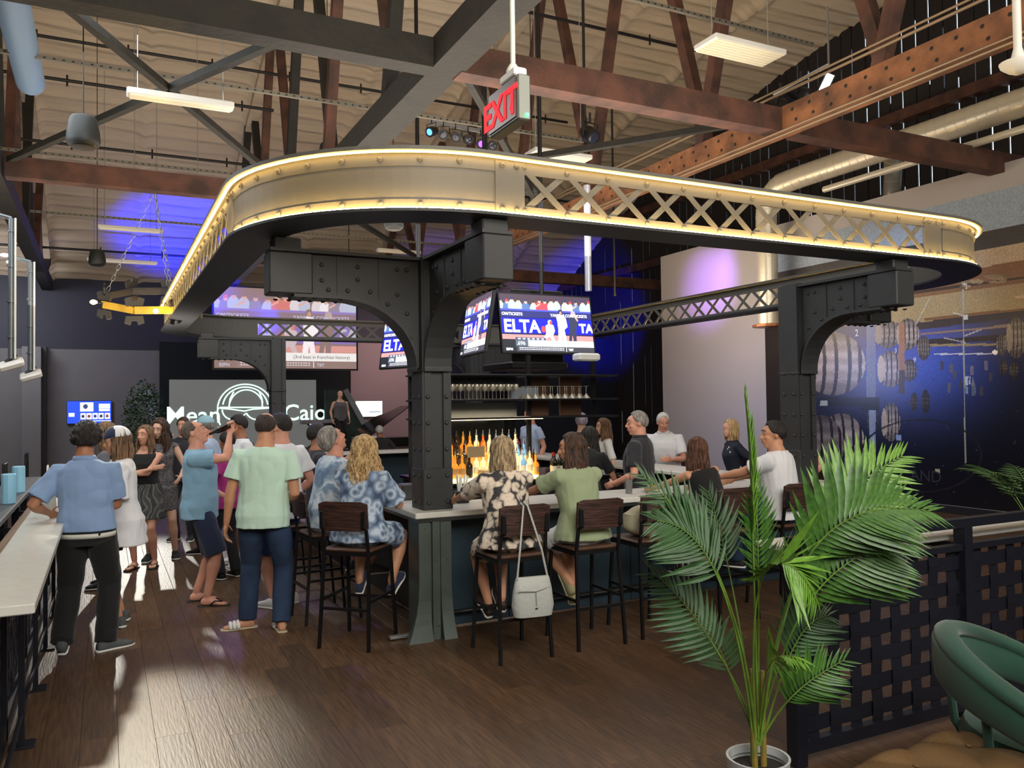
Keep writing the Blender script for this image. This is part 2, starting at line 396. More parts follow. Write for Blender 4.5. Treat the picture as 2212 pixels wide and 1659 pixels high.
# ------------------------------------------------------------------ walls
M_grey = mat('grey_wall_paint', (112, 112, 114), .85, var=.05, vscale=2)
m = MB(); m.box((FX0, FY1, 0), (FX1, FY1+.15, 3.55)); wf = m.build('wall_far', M_grey, kind='structure')
m = MB(); m.box((FX0, FY1-.012, 3.55), (FX1, FY1+.15, 6.4)); m.build('upper_paint', M_navy, wf)
m = MB(); m.box((FX0-.15, FY0, 0), (FX0, FY1, 10.6)); m.build('wall_left', M_grey, kind='structure')
m = MB(); m.box((FX0, FY0-.15, 0), (FX1, FY0, 10.6)); m.build('wall_back', M_grey, kind='structure')
# gable wall of vertical boards with daylight between them
wr = thing('wall_right', None, None, kind='structure')
M_board = mat('weathered_board', (34, 30, 28), .85, bump=.3, bscale=20, stretch=(4, 4, .4))
m = MB(); m.box((15.0, FY0, 0), (15.06, 4.0, 10.5)); m.build('lower_boards', M_board, wr)
y = 4.0; fill = MB(); bm_ = {}
while y < 26.4:
    wdt = random.choice((.27, .3, .33)); h = min(vz(y), vz(y+wdt))+.12
    b = MB(); b.box((15.0, y+.0, 0), (15.035, y+wdt, h)); b.build('board', M_board, wr)
    gap = random.choice((.006, .022, .03, .018, .035))
    z = 0
    while z < h:                                # battens close parts of the gaps
        a = z+random.uniform(.2, 1.6); bb = a+random.uniform(.5, 2.6)
        fill.box((15.04, y+wdt-.02, z), (15.055, y+wdt+gap+.02, a)); z = bb
    y += wdt+gap
fill.build('battens', M_board, wr, kind='stuff')
# horizontal girts behind the boards
for z in (5.9, 7.6):
    m = MB(); m.box((14.75, 4, z), (14.98, 26.4, z+.22)); m.build('girt', M_rust, wr)

# right partition with the mural
MX = 12.0
M_panel = mat('partition_paint', (160, 156, 154), .8)
m = MB(); m.box((MX, 2.2, 0), (MX+.18, 15.95, 5.32)); mw = m.build('wall_mural', M_panel, kind='structure')
m = MB(); m.box((MX-.03, 2.2, 0), (MX, 15.95, .12)); m.build('baseboard', M_black, mw)

MW, MH = 430, 300
yA, yB, zA, zB = 12.52, 6.4, .13, 4.93
gyy = np.linspace(yA, yB, MW+1); gyy = (gyy[1:]+gyy[:-1])/2; gzz = np.linspace(zB, zA, MH+1); gzz = (gzz[1:]+gzz[:-1])/2
Y_, Z_ = np.meshgrid(gyy, gzz)
dx_, dy_, dz_ = MX-0, Y_, Z_-CAMZ
w_ = dx_*cF.x+dy_*cF.y+dz_*cF.z
U_ = CX+FPX*(dx_*cR.x+dy_*cR.y+dz_*cR.z)/w_; V_ = CY-FPX*(dx_*cU.x+dy_*cU.y+dz_*cU.z)/w_
ra = Ras(MW, MH, (14, 14, 24), U_, V_)
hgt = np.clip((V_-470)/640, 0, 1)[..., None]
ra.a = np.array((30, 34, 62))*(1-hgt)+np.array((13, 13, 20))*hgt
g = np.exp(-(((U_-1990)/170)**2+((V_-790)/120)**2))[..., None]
ra.a = ra.a+np.array((40, 62, 130))*g  # blue reflection and haze glow painted into the print colours
top = V_ < 545-(U_-1900)*.20
ra.put(top, (142, 156, 170))
ra.put((V_ > 545-(U_-1900)*.20) & (V_ < 585-(U_-1900)*.20), (66, 64, 62))
ra.put((V_ > 585-(U_-1900)*.20) & (V_ < 620-(U_-1900)*.19), (170, 150, 122))
ra.put((V_ > 620-(U_-1900)*.19) & (V_ < 655-(U_-1900)*.14), (120, 84, 52))
ra.put((V_ > 655-(U_-1900)*.14) & (V_ < 700-(U_-1900)*.05), (150, 128, 88))
ra.put((V_ > 640-(U_-1900)*.14) & (V_ < 646-(U_-1900)*.14), (60, 44, 34))
for (u0_, v0, u1_, v1, w, c) in ((1895, 716, 2212, 676, 16, (34, 32, 44)), (1990, 722, 2212, 700, 5, (120, 100, 90)), (1960, 742, 2180, 728, 12, (22, 24, 40)),
        (2005, 746, 2150, 744, 5, (140, 122, 84)), (2000, 690, 2212, 668, 6, (110, 74, 46)), (2020, 765, 2150, 764, 3, (190, 190, 190)), (2080, 600, 2086, 1000, 3, (150, 150, 140)),
        (2040, 730, 2085, 740, 3, (150, 150, 150)), (2085, 725, 2120, 712, 3, (150, 150, 150)), (2087, 683, 2060, 676, 3, (170, 170, 160)), (1980, 700, 2010, 640, 2, (170, 160, 130))):
    ra.line(u0_, v0, u1_, v1, w, c)
ra.rect(2082, 612, 2090, 624, (180, 180, 170)); ra.rect(2082, 680, 2091, 690, (180, 180, 170))
ra.ell(2150, 761, 6, 5, (240, 235, 220))
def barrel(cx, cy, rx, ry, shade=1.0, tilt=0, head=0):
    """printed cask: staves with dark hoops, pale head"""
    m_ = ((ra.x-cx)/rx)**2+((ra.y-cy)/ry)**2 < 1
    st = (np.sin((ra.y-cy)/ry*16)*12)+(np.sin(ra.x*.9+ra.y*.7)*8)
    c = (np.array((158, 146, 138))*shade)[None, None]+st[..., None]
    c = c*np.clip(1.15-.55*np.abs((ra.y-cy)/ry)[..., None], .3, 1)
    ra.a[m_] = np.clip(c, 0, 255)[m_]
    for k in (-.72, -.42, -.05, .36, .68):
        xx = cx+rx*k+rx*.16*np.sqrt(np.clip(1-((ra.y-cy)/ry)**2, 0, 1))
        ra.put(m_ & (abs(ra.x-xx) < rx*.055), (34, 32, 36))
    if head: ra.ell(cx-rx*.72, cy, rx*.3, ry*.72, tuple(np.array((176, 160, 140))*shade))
barrel(1735, 790, 74, 74, .32); barrel(1800, 786, 70, 68, 1.0)
for x, y_, a, b, s in ((1918, 722, 28, 30, .8), (1962, 722, 24, 34, .95), (1996, 752, 14, 26, .7), (1924, 797, 28, 40, 1.0), (1965, 800, 16, 24, .7), (1818, 955, 50, 62, 1.0), (1770, 962, 54, 66, .7),
        (1925, 912, 20, 42, .95), (1885, 905, 12, 38, .4), (2196, 730, 22, 44, .8), (2165, 745, 12, 24, .7), (1975, 868, 8, 20, .45), (2000, 868, 9, 26, .4), (2168, 795, 8, 18, .5), (2190, 800, 9, 20, .5)):
    barrel(x, y_, a, b, s, head=a > 15 and x > 1890)
ra.line(1650, 700, 1700, 1040, 60, (34, 28, 24))
ra.rect(1872, 700, 1892, 860, (96, 104, 128)); ra.rect(1878, 880, 1892, 1010, (128, 142, 168)); ra.rect(1860, 868, 1900, 886, (20, 28, 32))
ra.rect(1942, 697, 1955, 800, (148, 104, 78)); ra.rect(1942, 800, 1955, 850, (60, 48, 50))
ra.rect(1770, 858, 1900, 878, (18, 26, 32)); ra.rect(1772, 866, 1788, 876, (150, 155, 150))
for x, y_, c in ((2055, 795, 80), (2062, 810, 70), (2100, 800, 95), (2130, 790, 90), (2035, 790, 60), (2075, 830, 60), (2140, 815, 60), (2050, 838, 80), (2120, 845, 60)):
    ra.rect(x-3, y_-10, x+4, y_+10, (c*1.2, c*1.15, c*1.3))
ra.rect(2086, 812, 2092, 832, (180, 190, 205)); ra.rect(2094, 812, 2097, 830, (170, 180, 200)); ra.rect(2086, 835, 2092, 850, (120, 140, 170)); ra.rect(2100, 835, 2108, 855, (90, 100, 120))
ra.poly([(2102, 812), (2107, 835), (2098, 835)], (120, 120, 130))
ra.rect(2021, 1013, 2031, 1022, (170, 160, 140)); ra.rect(1937, 940, 1948, 952, (130, 150, 190))
ra.ring(1990, 985, 130, 78, 3, (34, 33, 40))
for k in range(60):
    x, y_ = random.uniform(1910, 2212), random.uniform(860, 1110); ra.rect(x, y_, x+random.uniform(1, 5), y_+1.6, (70, 72, 84))
for k in range(24):
    x = random.uniform(1650, 2212); y_ = random.uniform(590, 660); ra.ell(x, y_, random.uniform(4, 22), random.uniform(2, 5), tuple(np.array((150, 126, 92))*random.uniform(.6, 1.25)))
ra.noise(.18)
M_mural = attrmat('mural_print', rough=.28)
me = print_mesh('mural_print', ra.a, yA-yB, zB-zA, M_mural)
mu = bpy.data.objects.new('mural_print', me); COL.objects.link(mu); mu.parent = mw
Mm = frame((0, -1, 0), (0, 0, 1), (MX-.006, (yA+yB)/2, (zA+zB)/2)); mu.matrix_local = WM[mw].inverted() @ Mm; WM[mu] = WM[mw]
for tx, u, v, s in (('2', 1851, 726, .17), ('3', 1935, 762, .11), ('9', 1976, 782, .11), ('AND', 2000, 1040, .26)):
    p = OX(u, v, MX-.012); text_mb(tx, s, frame((0, -1, 0), (0, 0, 1), p), .001).build('lettering', mat('chalk_%s' % tx, (225, 225, 220) if len(tx) == 1 else (38, 37, 44), .6), mw)

# stage recess and pink wall bay on the far wall
def opanel(name, u0_, v0, u1_, v1, Y, thick, m_, parent=None, **k):
    a = OY(u0_, v0, Y); b = OY(u1_, v1, Y); x0, x1 = sorted((a.x, b.x)); z0, z1 = sorted((a.z, b.z)); z0 = max(z0, 0)
    q = MB(); q.box((x0, Y, z0), (x1, Y+thick, z1)); return q.build(name, m_, parent, **k)
M_stageb = mat('stage_black', (14, 22, 24), .9)
opanel('trim_1', 345, 738, 756, 1100, 26.3, .18, M_stageb, kind='structure')
opanel('trim_2', 757, 740, 905, 1100, 26.35, .13, mat('pink_grey_paint', (156, 138, 140), .85), kind='structure')
opanel('trim_3', 905, 560, 1700, 1100, 26.3, .18, mat('ink_blue_paint', (16, 22, 44), .7), kind='structure')
opanel('trim_4', 92, 748, 100, 1100, 26.2, .3, M_black, kind='structure')
m = MB(); p = OY(80, 1000, 25.9); m.box((p.x-.35, 25.7, 0), (p.x+.1, 26.5, 3.55)); m.build('trim_5', M_grey, kind='structure')
# stage platform
a = OY(345, 1000, 23.0); b = OY(905, 1000, 23.0)
m = MB(); m.box((a.x, 23.0, 0), (b.x+2, 26.3, .55)); m.box((a.x, 22.97, .5), (b.x+2, 23.0, .56)); m.build('stage', M_black, label='low black performance stage along the far wall', cat='stage')
# doors / dark hall beyond the bar: tall navy partition with pale edge trim
opanel('trim_6', 1332, 700, 1338, 1010, 22.4, .08, mat('edge_grey', (70, 74, 92), .6), kind='structure')
q = MB(); a = OY(1100, 800, 22.5); b = OY(1430, 800, 22.5); q.box((a.x, 22.5, 0), (b.x+4, 22.6, 3.9)); q.build('wall_inner', mat('navy_partition', (20, 26, 44), .7), kind='structure')

# ------------------------------------------------------------------ riveted ring beam with lattice
RX0, RX1, RY0, RY1, RR = .87, 8.45, 4.95, 15.9, 1.5
Z0, Z1 = 3.10, 3.49
def ring_pt(side, t):
    """point + outward normal: straight sides F(ront) L(eft) B(ack) R(ight), t metres along; corners 'FL' etc take an angle"""
    if side == 'F': return V((t, RY0, 0)), V((0, -1, 0))
    if side == 'B': return V((t, RY1, 0)), V((0, 1, 0))
    if side == 'L': return V((RX0, t, 0)), V((-1, 0, 0))
    if side == 'R': return V((RX1, t, 0)), V((1, 0, 0))
CORN = {'FL': (RX0+RR, RY0+RR, PI), 'FR': (RX1-RR, RY0+RR, 1.5*PI), 'BR': (RX1-RR, RY1-RR, 0), 'BL': (RX0+RR, RY1-RR, .5*PI)}
def corner_path(k, n=20):
    x, y, a0 = CORN[k]; r_ = []
    for i in range(n+1):
        a = a0+PI/2*i/n; d = V((math.cos(a), math.sin(a), 0)); r_.append((V((x, y, 0))+d*RR, d))
    return r_
loop = corner_path('FL')+corner_path('FR')+corner_path('BR')+corner_path('BL')
def band(mb, path, z0, z1, o0, o1, closed=False):
    rings = [[p+n_*o0+V((0, 0, z0)), p+n_*o1+V((0, 0, z0)), p+n_*o1+V((0, 0, z1)), p+n_*o0+V((0, 0, z1))] for p, n_ in path]
    if not closed: mb.loft(rings); return
    k = len(rings); vs = [p for r_ in rings for p in r_]
    mb.add(vs, [(i*4+j, i*4+(j+1) % 4, ((i+1) % k)*4+(j+1) % 4, ((i+1) % k)*4+j) for i in range(k) for j in range(4)])
rb = thing('ring_beam', 'large riveted grey ring beam with lattice sides and warm light strips above the bar', 'canopy beam', (4.6, 10.4, Z0))
for nm, z0, z1, o0, o1 in (('bottom_flange', Z0-.015, Z0+.005, -.30, .055), ('top_flange', Z1-.005, Z1+.02, -.12, .07), ('bottom_rail', Z0+.005, Z0+.075, -.02, 0), ('top_rail', Z1-.095, Z1-.005, -.02, 0)):
    m = MB(); band(m, loop, z0, z1, o0, o1, True); m.build(nm, M_ring if nm != 'bottom_flange' else M_steel, rb)
for nm, z0, z1, o0, o1 in (('light_strip', Z0+.006, Z0+.014, .026, .042), ('light_strip', Z1-.016, Z1-.008, .03, .046)):
    m = MB(); band(m, loop, z0, z1, o0, o1, True); m.build(nm, M_led if z0 < 3.3 else glow('warm_led_dim', (255, 205, 120), 20), rb, label='glowing warm light strip')
for k in CORN:
    m = MB(); band(m, corner_path(k), Z0+.06, Z1-.08, -.024, -.008); m.build('web_plate', M_ring, rb)
rivm = MB().dome((0, 0, 0), .021, (0, 0, 1), .8, 8).mesh('rivet', M_ring, smooth=True)
def rq(p, n_):
    q = n_.to_track_quat('Z', 'Y').to_matrix().to_4x4(); q.translation = p; return q
nriv = 0; rivs = MB()
def rivet(p, n_, near=True):
    global nriv
    if near and nriv < 290: inst('rivet', rivm, rq(p, n_), rb); nriv += 1
    else: rivs.dome(p, .021, n_, .8, 6)
def lattice(side, a, b, nb, near=True):
    L = (b-a)/nb; zl, zh = Z0+.04, Z1-.05; o = Matrix()
    p0, n_ = ring_pt(side, a); p1, _ = ring_pt(side, b); dr = (p1-p0).normalized()
    for k in range(nb+1):
        c = p0+dr*L*k
        for z in (Z0+.045, Z1-.05): rivet(c+V((0, 0, z))+n_*.0, n_, near)
    js = MB() if not near else None
    for k in range(nb):
        for (s0, s1, off) in ((0, 1, -.004), (1, 0, -.012)):
            A = p0+dr*L*(k+s0)+V((0, 0, zh))+n_*off; B = p0+dr*L*(k+s1)+V((0, 0, zl))+n_*off
            mb = MB() if near else js
            mb.bar(A, B, .044, .007, up=n_)
            if near: mb.build('lattice_bar', M_ring, rb)
    if js: js.build('lattice_bars', M_ring, rb, kind='stuff')
    for t in (a, b):            # seam plates at both ends
        c = p0 if t == a else p1; s = -1 if t == a else 1
        m = MB(); q0 = c; q1 = c+dr*s*.22
        m.bar(q0+V((0, 0, (Z0+Z1)/2+.0))+n_*-.006, q1+V((0, 0, (Z0+Z1)/2))+n_*-.006, Z1-Z0-.04, .026, up=n_); m.build('seam_plate', M_ring, rb)
        for dd in (.06, .17):
            for z in (Z0+.045, Z1-.05): rivet(c+dr*s*dd+n_*.008+V((0, 0, z)), n_, near)
def fill_plate(side, a, b):
    p0, n_ = ring_pt(side, a); p1, _ = ring_pt(side, b)
    m = MB(); m.bar(p0+V((0, 0, (Z0+Z1)/2))-n_*.016, p1+V((0, 0, (Z0+Z1)/2))-n_*.016, Z1-Z0-.1, .016, up=n_); m.build('web_plate', M_ring, rb)
lattice('F', 2.58, 6.69, 12); fill_plate('F', 2.37, 2.36+.0001) if False else None
lattice('L', 6.70, 14.15, 22, True)
lattice('B', 2.58, 6.69, 12, False); lattice('R', 6.70, 14.15, 22, False)
for k, nr in (('FL', 9), ('FR', 9), ('BL', 9), ('BR', 9)):
    for p, n_ in corner_path(k, nr)[:-1]:
        for z in (Z0+.045, Z1-.05): rivet(p+V((0, 0, z)), n_, k in ('FL', 'FR'))
rivs.build('far_rivets', M_ring, rb, kind='stuff')

# ------------------------------------------------------------------ riveted columns with bracket arms
def col_rivets(root, rl, me_):
    for p, n_ in rl: inst('rivet', me_, rq(p, n_), root)
crm = MB().dome((0, 0, 0), .019, (0, 0, 1), .75, 8).mesh('rivet', M_steel, smooth=True)
def column(x, y, z0, arms, label, detail=True):
    root = thing('riveted_column', label, 'column', (x, y, z0)); h = .13
    m = MB()
    m.box((x-.08, y-.11, z0), (x+.08, y+.11, 3.02)); m.build('shaft', M_steel, root)
    m = MB()
    for sx in (-1, 1):
        m.box((x+sx*.112-.011, y-.125, z0), (x+sx*.112+.011, y+.125, 3.0)); m.box((x+sx*.08-.026, y-.132, z0), (x+sx*.08+.026, y-.108, 3.0))
    m.build('flange', M_steel, root)
    m = MB(); m.rbox((x-.127, y-.138, z0), (x+.127, y+.138, z0+.33), .006); m.build('base_plate', M_steel, root)
    m = MB(); m.rbox((x-.13, y-.14, 2.09), (x+.13, y+.14, 2.11), .004); m.build('collar', M_steel, root)
    rl = []
    if detail:
        z = z0+.06
        while z < 2.1:
            for sx in (-1, 1): rl.append((V((x+sx*.08, y-.132 if z > z0+.33 else y-.138, z)), V((0, -1, 0)))); 
            rl.append((V((x-(.123 if z > z0+.33 else .127), y-.065, z)), V((-1, 0, 0)))); rl.append((V((x-(.123 if z > z0+.33 else .127), y+.065, z)), V((-1, 0, 0))))
            z += .21
    for d in arms:
        d = V(d); s = V((0, 0, 1)).cross(d)
        prof = [(0.1, 2.12)]                                # out along the arm, height
        for k in range(11):
            a = PI/2*k/10; prof.append((.16+.62*(1-math.cos(a)), 2.12+.53*math.sin(a)))
        prof += [(1.12, 2.65), (1.28, 2.68), (1.28, 2.97), (.1, 2.97)]
        M = Matrix(((d.x, s.x, 0, x), (d.y, s.y, 0, y), (0, 0, 1, 0), (0, 0, 0, 1)))
        m = MB(); m.prism(prof, -.055, .055, 'y', M); m.build('bracket_web', M_steel, root)
        m = MB(); ed = prof[1:13]                            # bent flange under the web
        rings = [[M @ V((px, -.115, pz-.012)), M @ V((px, .115, pz-.012)), M @ V((px, .115, pz+.012)), M @ V((px, -.115, pz+.012))] for px, pz in [(.165, 2.1)]+ed]
        m.loft(rings); m.box((.12, -.115, 2.975), (1.29, .115, 3.0), M); m.build('bracket_flange', M_steel, root)
        m = MB(); m.rbox((.98, -.115, 2.66), (1.30, .115, 2.97), .01, M); m.rbox((1.06, -.10, 2.97), (1.26, .10, Z0-.015), .01, M); m.build('end_block', M_steel, root)
        for px_ in (.45, .78):
            m = MB(); m.box((px_-.004, -.064, 2.64), (px_+.004, .064, 2.97), M); m.build('stiffener', M_steel, root)
        if detail:
            for sx in (-1, 1):
                for px, pz in ((.62, 2.90), (.62, 2.80), (.90, 2.9), (.9, 2.78), (.3, 2.9), (.3, 2.7), (.22, 2.9), (.22, 2.55), (.2, 2.35), (.38, 2.62), (.52, 2.71), (.7, 2.71), (.85, 2.71)):
                    rl.append((M @ V((px, sx*.055, pz)), (M.to_3x3() @ V((0, sx, 0)))))
                for px in (.76, .86, .96, 1.04, 1.12, 1.22): rl.append((M @ V((px, sx*.085, 2.64)), V((0, 0, -1))))
    col_rivets(root, rl, crm); return root
column(2.38, 6.25, .985, [(-1, 0, 0), (0, -1, 0)], 'dark riveted column on the near corner of the bar, with two bracket arms')
column(6.42, 6.25, .985, [(1, 0, 0), (0, -1, 0)], 'dark riveted column at the right end of the bar, in front of the barrel mural')
column(2.70, 14.6, .985, [(-1, 0, 0), (0, 1, 0)], 'dark riveted column at the far left, below the large projection screen')
column(6.45, 14.6, .985, [(1, 0, 0), (0, 1, 0)], 'dark riveted column behind the hanging wine glasses', False)

# ------------------------------------------------------------------ roof trusses
ZCH = 5.2
def timber(name, a, b, w, t, m_, par, up=(0, 0, 1)):
    q = MB(); q.bar(a, b, w, t, up); return q.build(name, m_, par)
for X, lab, mm in ((-1.45, 'dark arched roof truss at the far left', M_beam), (3.1, 'dark roof truss over the bar with bluish bottom chord', M_beam), (7.7, 'rust-coloured roof truss over the right side of the bar', M_orange)):
    t = thing('roof_truss', lab, 'truss', (X, 11, ZCH))
    dark = X < 5
    timber('bottom_chord', (X, -3.5, ZCH+.14), (X, 26.4, ZCH+.14), .26 if X != 3.1 else .34, .30, mm, t)
    for k in range(-3, 7):
        yb = 6.15+3.0*k+(.2 if X < 5 else 0)
        if yb > 25: continue
        for sgn in (-1, 1):
            yt = yb+sgn*1.35; zt = vz(yt)-.1
            if yt > 25.8 or yt < -3: continue
            m_ = M_rust if (k+(sgn > 0)) % 2 == 0 or not dark else M_beam
            timber('web_member', (X+sgn*.05, yb, ZCH+.25), (X+sgn*.05, yt, zt), .16, .15, m_, t, up=(1, 0, 0))
    if not dark:
        m = MB()
        for j in range(60):
            y_ = 3.5+j*.27
            for z in (ZCH+.06, ZCH+.2): m.dome((X-.13, y_+(z-5.2)*.4, z), .022, (-1, 0, 0), .6, 6)
        m.build('bolts', M_beam, t, kind='stuff')
    top = MB()
    ysv = [-3.5+i*1.0 for i in range(31)]
    top.loft([[V((X-.12, y, vz(y)-.26)), V((X+.12, y, vz(y)-.26)), V((X+.12, y, vz(y)-.06)), V((X-.12, y, vz(y)-.06))] for y in ysv if y < 26.2])
    top.build('top_chord', M_foam, t)
for Y, lab in ((7.65, 'heavy dark timber tie beam running across above the front of the bar'), (13.75, 'reddish timber tie beam across the roof beyond the near one'), (19.9, 'far timber tie beam across the roof near the stage')):
    t = thing('tie_beam', lab, 'beam', (4, Y, ZCH))
    x = -8.9 if Y < 18 else 3.23
    for X1 in ((-1.58, 2.93, 7.57, 14.9) if Y < 18 else (7.57, 14.9)):
        X0 = x if x < -8 else x+.0
        timber('beam_length', (X0, Y, ZCH+.13), (X1, Y, ZCH+.13), .24, .30, M_beam if Y < 10 and X1 < 7 else M_rust, t); x = X1+.3 if X1 < 12 else X1
# cross braces between chords (horizontal plane)
def OZ2(u, v): q = OZ(u, v, ZCH+.22); return (q.x, q.y)
for (a, b, lab) in ((OZ2(130, 0), OZ2(575, 368), 'thin diagonal roof brace running down to the right, upper left'), (OZ2(592, 92), OZ2(10, 350), 'thin diagonal roof brace running down to the left, upper left'),
                    ((3.3, 7.8), (7.5, 13.6), 'thin diagonal roof brace seen behind the exit sign'), ((7.5, 7.9), (3.3, 13.5), 'thin diagonal roof brace meeting the rust-coloured truss'),
                    ((3.3, 14.0), (7.5, 19.7), 'far diagonal roof brace under the blue-lit ceiling')):
    a = V(a); b = V(b); d = (b-a).normalized()
    if a.y > 6 and 'upper left' in lab:
        a = a+d*(7.7-a.y)/d.y if abs(d.y) > .01 else a; b = b+d*(13.7-b.y)/d.y
    m = MB(); m.bar((a[0], a[1], ZCH+.22), (b[0], b[1], ZCH+.22), .085, .08); m.build('roof_brace', M_beam, label=lab, cat='brace')

# galvanised struts and black sprinkler pipes along X
def strut(Y, z, x0, x1, lab):
    t = thing('strut_channel', lab, 'channel', (x0, Y, z)); m = MB(); m.box((x0, Y-.02, z), (x1, Y+.02, z+.045)); m.build('channel', mat('dull_galvanised', (118, 114, 102), .5, .4), t)
    m = MB()
    x = x0+.05
    while x < x1: m.box((x, Y-.021, z+.012), (x+.03, Y-.0195, z+.03)); x += .1
    m.build('slots', M_black, t, kind='stuff')
strut(7.97, 6.62, 3.9, 8.6, 'perforated galvanised channel at the upper right, sloping over the ceiling light')
strut(10.98, 5.95, -4, 7.0, 'perforated galvanised channel above the nearest hanging light on the left')
strut(14.75, 5.85, -5, 3.0, 'galvanised channel crossing behind the black pendant speaker')
strut(18.7, 5.75, -4, 8.0, 'galvanised channel close to the blue-lit ceiling')
for (u0_, v0, u1_, v1, z, x0, x1, lab) in ((75, 75, 749, 186, 8.6, -6, 10, 'black sprinkler pipe highest on the left'), (0, 153, 292, 197, 7.7, -7, 3, 'thin black pipe under the first sprinkler pipe'),
        (44, 300, 576, 366, 7.2, -7, 12, 'black sprinkler pipe level with the pendant speaker'), (1115, 20, 1431, 90, 8.8, 3, 12, 'black sprinkler pipe right of the exit sign pole'), (60, 532, 280, 560, 6.0, -8, 14, 'black pipe low on the ceiling near the far wall')):
    Yp = OZ(u0_, v0, z).y
    t = MB(); t.cyl((x0, Yp, z), (x1, Yp, z), .032, 8); 
    x = x0+.4
    while x < x1: t.cyl((x, Yp, z-.1), (x, Yp, z+.1), .018, 6); x += 1.5
    t.build('sprinkler_pipe', M_pipe, label=lab, cat='pipe')
# thin drop rods
for i, (u, v, w, ln, lab) in enumerate(((1264, 330, 12, 3.6, 'black drop pipe hanging right of the exit sign'), (1050, 330, 12, 2.4, 'black drop pipe hanging just left of the exit sign'), (1328, 640, 17, 7.4, 'thin blue-lit rod hanging by the right television'))):
    p = AT(u, v, w); m = MB(); m.cyl(p, p+V((0, 0, ln)), .022, 8); m.cyl(p, p+V((0, 0, .05)), .035, 8); m.build('drop_pipe', M_pipe, label=lab, cat='pipe')

# ------------------------------------------------------------------ hanging lights, speakers, ducts, exit sign
def strip_light(u, v, w, L, label, wide=.16, long_hang=None):
    p = AT(u, v, w); t = thing('ceiling_light', label, 'ceiling light', p, group=None)
    m = MB(); m.rbox((p.x-L/2, p.y-wide/2, p.z), (p.x+L/2, p.y+wide/2, p.z+.07), .01); m.build('housing', M_white, t)
    m = MB()
    nb = max(2, int(wide/.06))
    for k in range(nb):
        y_ = p.y-wide/2+wide*(k+.5)/nb; m.box((p.x-L/2+.03, y_-wide/nb*.36, p.z-.012), (p.x+L/2-.03, y_+wide/nb*.36, p.z))
    m.build('diffuser', mat('ribbed_diffuser', (235, 226, 196), .25, emit=(255, 240, 205), estr=.12), t)
    m = MB()
    for sx in (-.4, .4): m.cyl((p.x+sx*L, p.y, p.z+.06), (p.x+sx*L, p.y, vz(p.y)-.1), .006, 6)
    m.build('hanger', M_galv, t)
strip_light(392, 222, 8.8, 1.07, 'long narrow ceiling light nearest on the left, below the crossing braces')
strip_light(360, 396, 13.7, 1.22, 'unlit cream ceiling light in front of the left tie beam')
strip_light(283, 498, 17.2, 1.25, 'far cream ceiling light just below the tie beam on the left')
strip_light(265, 567, 20.5, 1.6, 'farthest low ceiling light over the yellow chandelier')
strip_light(1600, 114, 10.3, 1.15, 'wide ribbed ceiling light at the upper right', .42)
strip_light(1207, 342, 12.5, 1.0, 'ribbed ceiling light just above the ring beam lattice', .36)
strip_light(862, 546, 20, 1.1, 'far ceiling light seen under the curved part of the ring beam')

def pendant_speaker(u, v, w, s, label):
    p = AT(u, v, w); t = thing('pendant_speaker', label, 'speaker', p)
    m = MB(); m.lathe([(.15*s, 0), (.19*s, .03*s), (.205*s, .08*s), (.195*s, .2*s), (.165*s, .36*s), (.14*s, .40*s), (.03*s, .42*s)], p, 24); m.build('shell', mat('speaker_black', (26, 30, 30), .55), t, smooth=True)
    m = MB(); m.lathe([(.15*s, -.004), (.1*s, -.02*s), (.01, -.025*s)], p, 24); m.build('grille', mat('speaker_grille', (52, 46, 38), .6, .4), t, smooth=True)
    m = MB(); m.cyl(p+V((0, 0, .4*s)), V((p.x, p.y, vz(p.y)-.05)), .007, 6); m.build('cable', M_black, t)
pendant_speaker(180, 318, 8.5, .80, 'largest black pendant speaker, hanging at the upper left')
pendant_speaker(210, 574, 15, .72, 'small black pendant speaker above the yellow chandelier')
pendant_speaker(851, 496, 12.5, .72, 'black pendant speaker hanging below the curved ring beam')
pendant_speaker(709, 352, 13.5, .8, 'black pendant speaker half hidden behind the top of the ring beam')
pendant_speaker(1150, 420, 14, .8, 'black pendant speaker seen behind the first lattice opening')

M_duct = mat('spiral_duct_metal', (196, 190, 172), .32, .45, bump=.1, bscale=30)
def duct(pts, r, label, cat='duct', m_=M_duct, rings=True, cap=None):
    t = thing('air_duct', label, cat, pts[0]); m = MB(); m.tube(pts, r, 20); m.build('duct_tube', m_, t, smooth=True)
    if rings:
        sm = MB(); L = 0
        for a, b in zip(pts, pts[1:]):
            d = (b-a); n = max(1, int(d.length/.16))
            for k in range(n): q = a+d*(k/n); sm.cyl(q, q+d.normalized()*.012, r*1.018, 20)
        sm.build('seams', m_, t, kind='stuff')
    return t
a = OX(2212, 228, 11.45); b = OX(1740, 372, 11.45); zz = (a.z+b.z)/2
yb = OX(1657, 560, 11.45).y
pts = [V((11.45, 2.2, zz)), V((11.45, 6, zz)), V((11.45, yb-1.0, zz))]
for k in range(1, 8):
    q = PI/2*k/7; pts.append(V((11.45, yb-.55+.55*math.sin(q), zz-.55+.55*math.cos(q))))
pts.append(V((11.45, yb, 3.3)))
duct(pts, .20, 'long shiny round metal duct running along the right wall and turning down')
m = MB(); m.lathe([(.20, 0), (.30, -.02), (.30, -.06), (.2, -.06)], (11.45, yb, 3.3), 20); m.build('duct_register', mat('brass_register', (150, 92, 50), .4, .5), label='brown round register at the bottom of the metal duct', cat='vent')
m = MB(); y0_ = OX(1780, 392, 11.3).y; m.tube([V((11.3, 2.2, zz-.42)), V((11.3, y0_, zz-.42))], .055, 12); m.build('round_pipe', mat('pale_pipe', (200, 196, 180), .35, .3), smooth=True, label='thinner pale pipe running just below the big metal duct', cat='pipe')
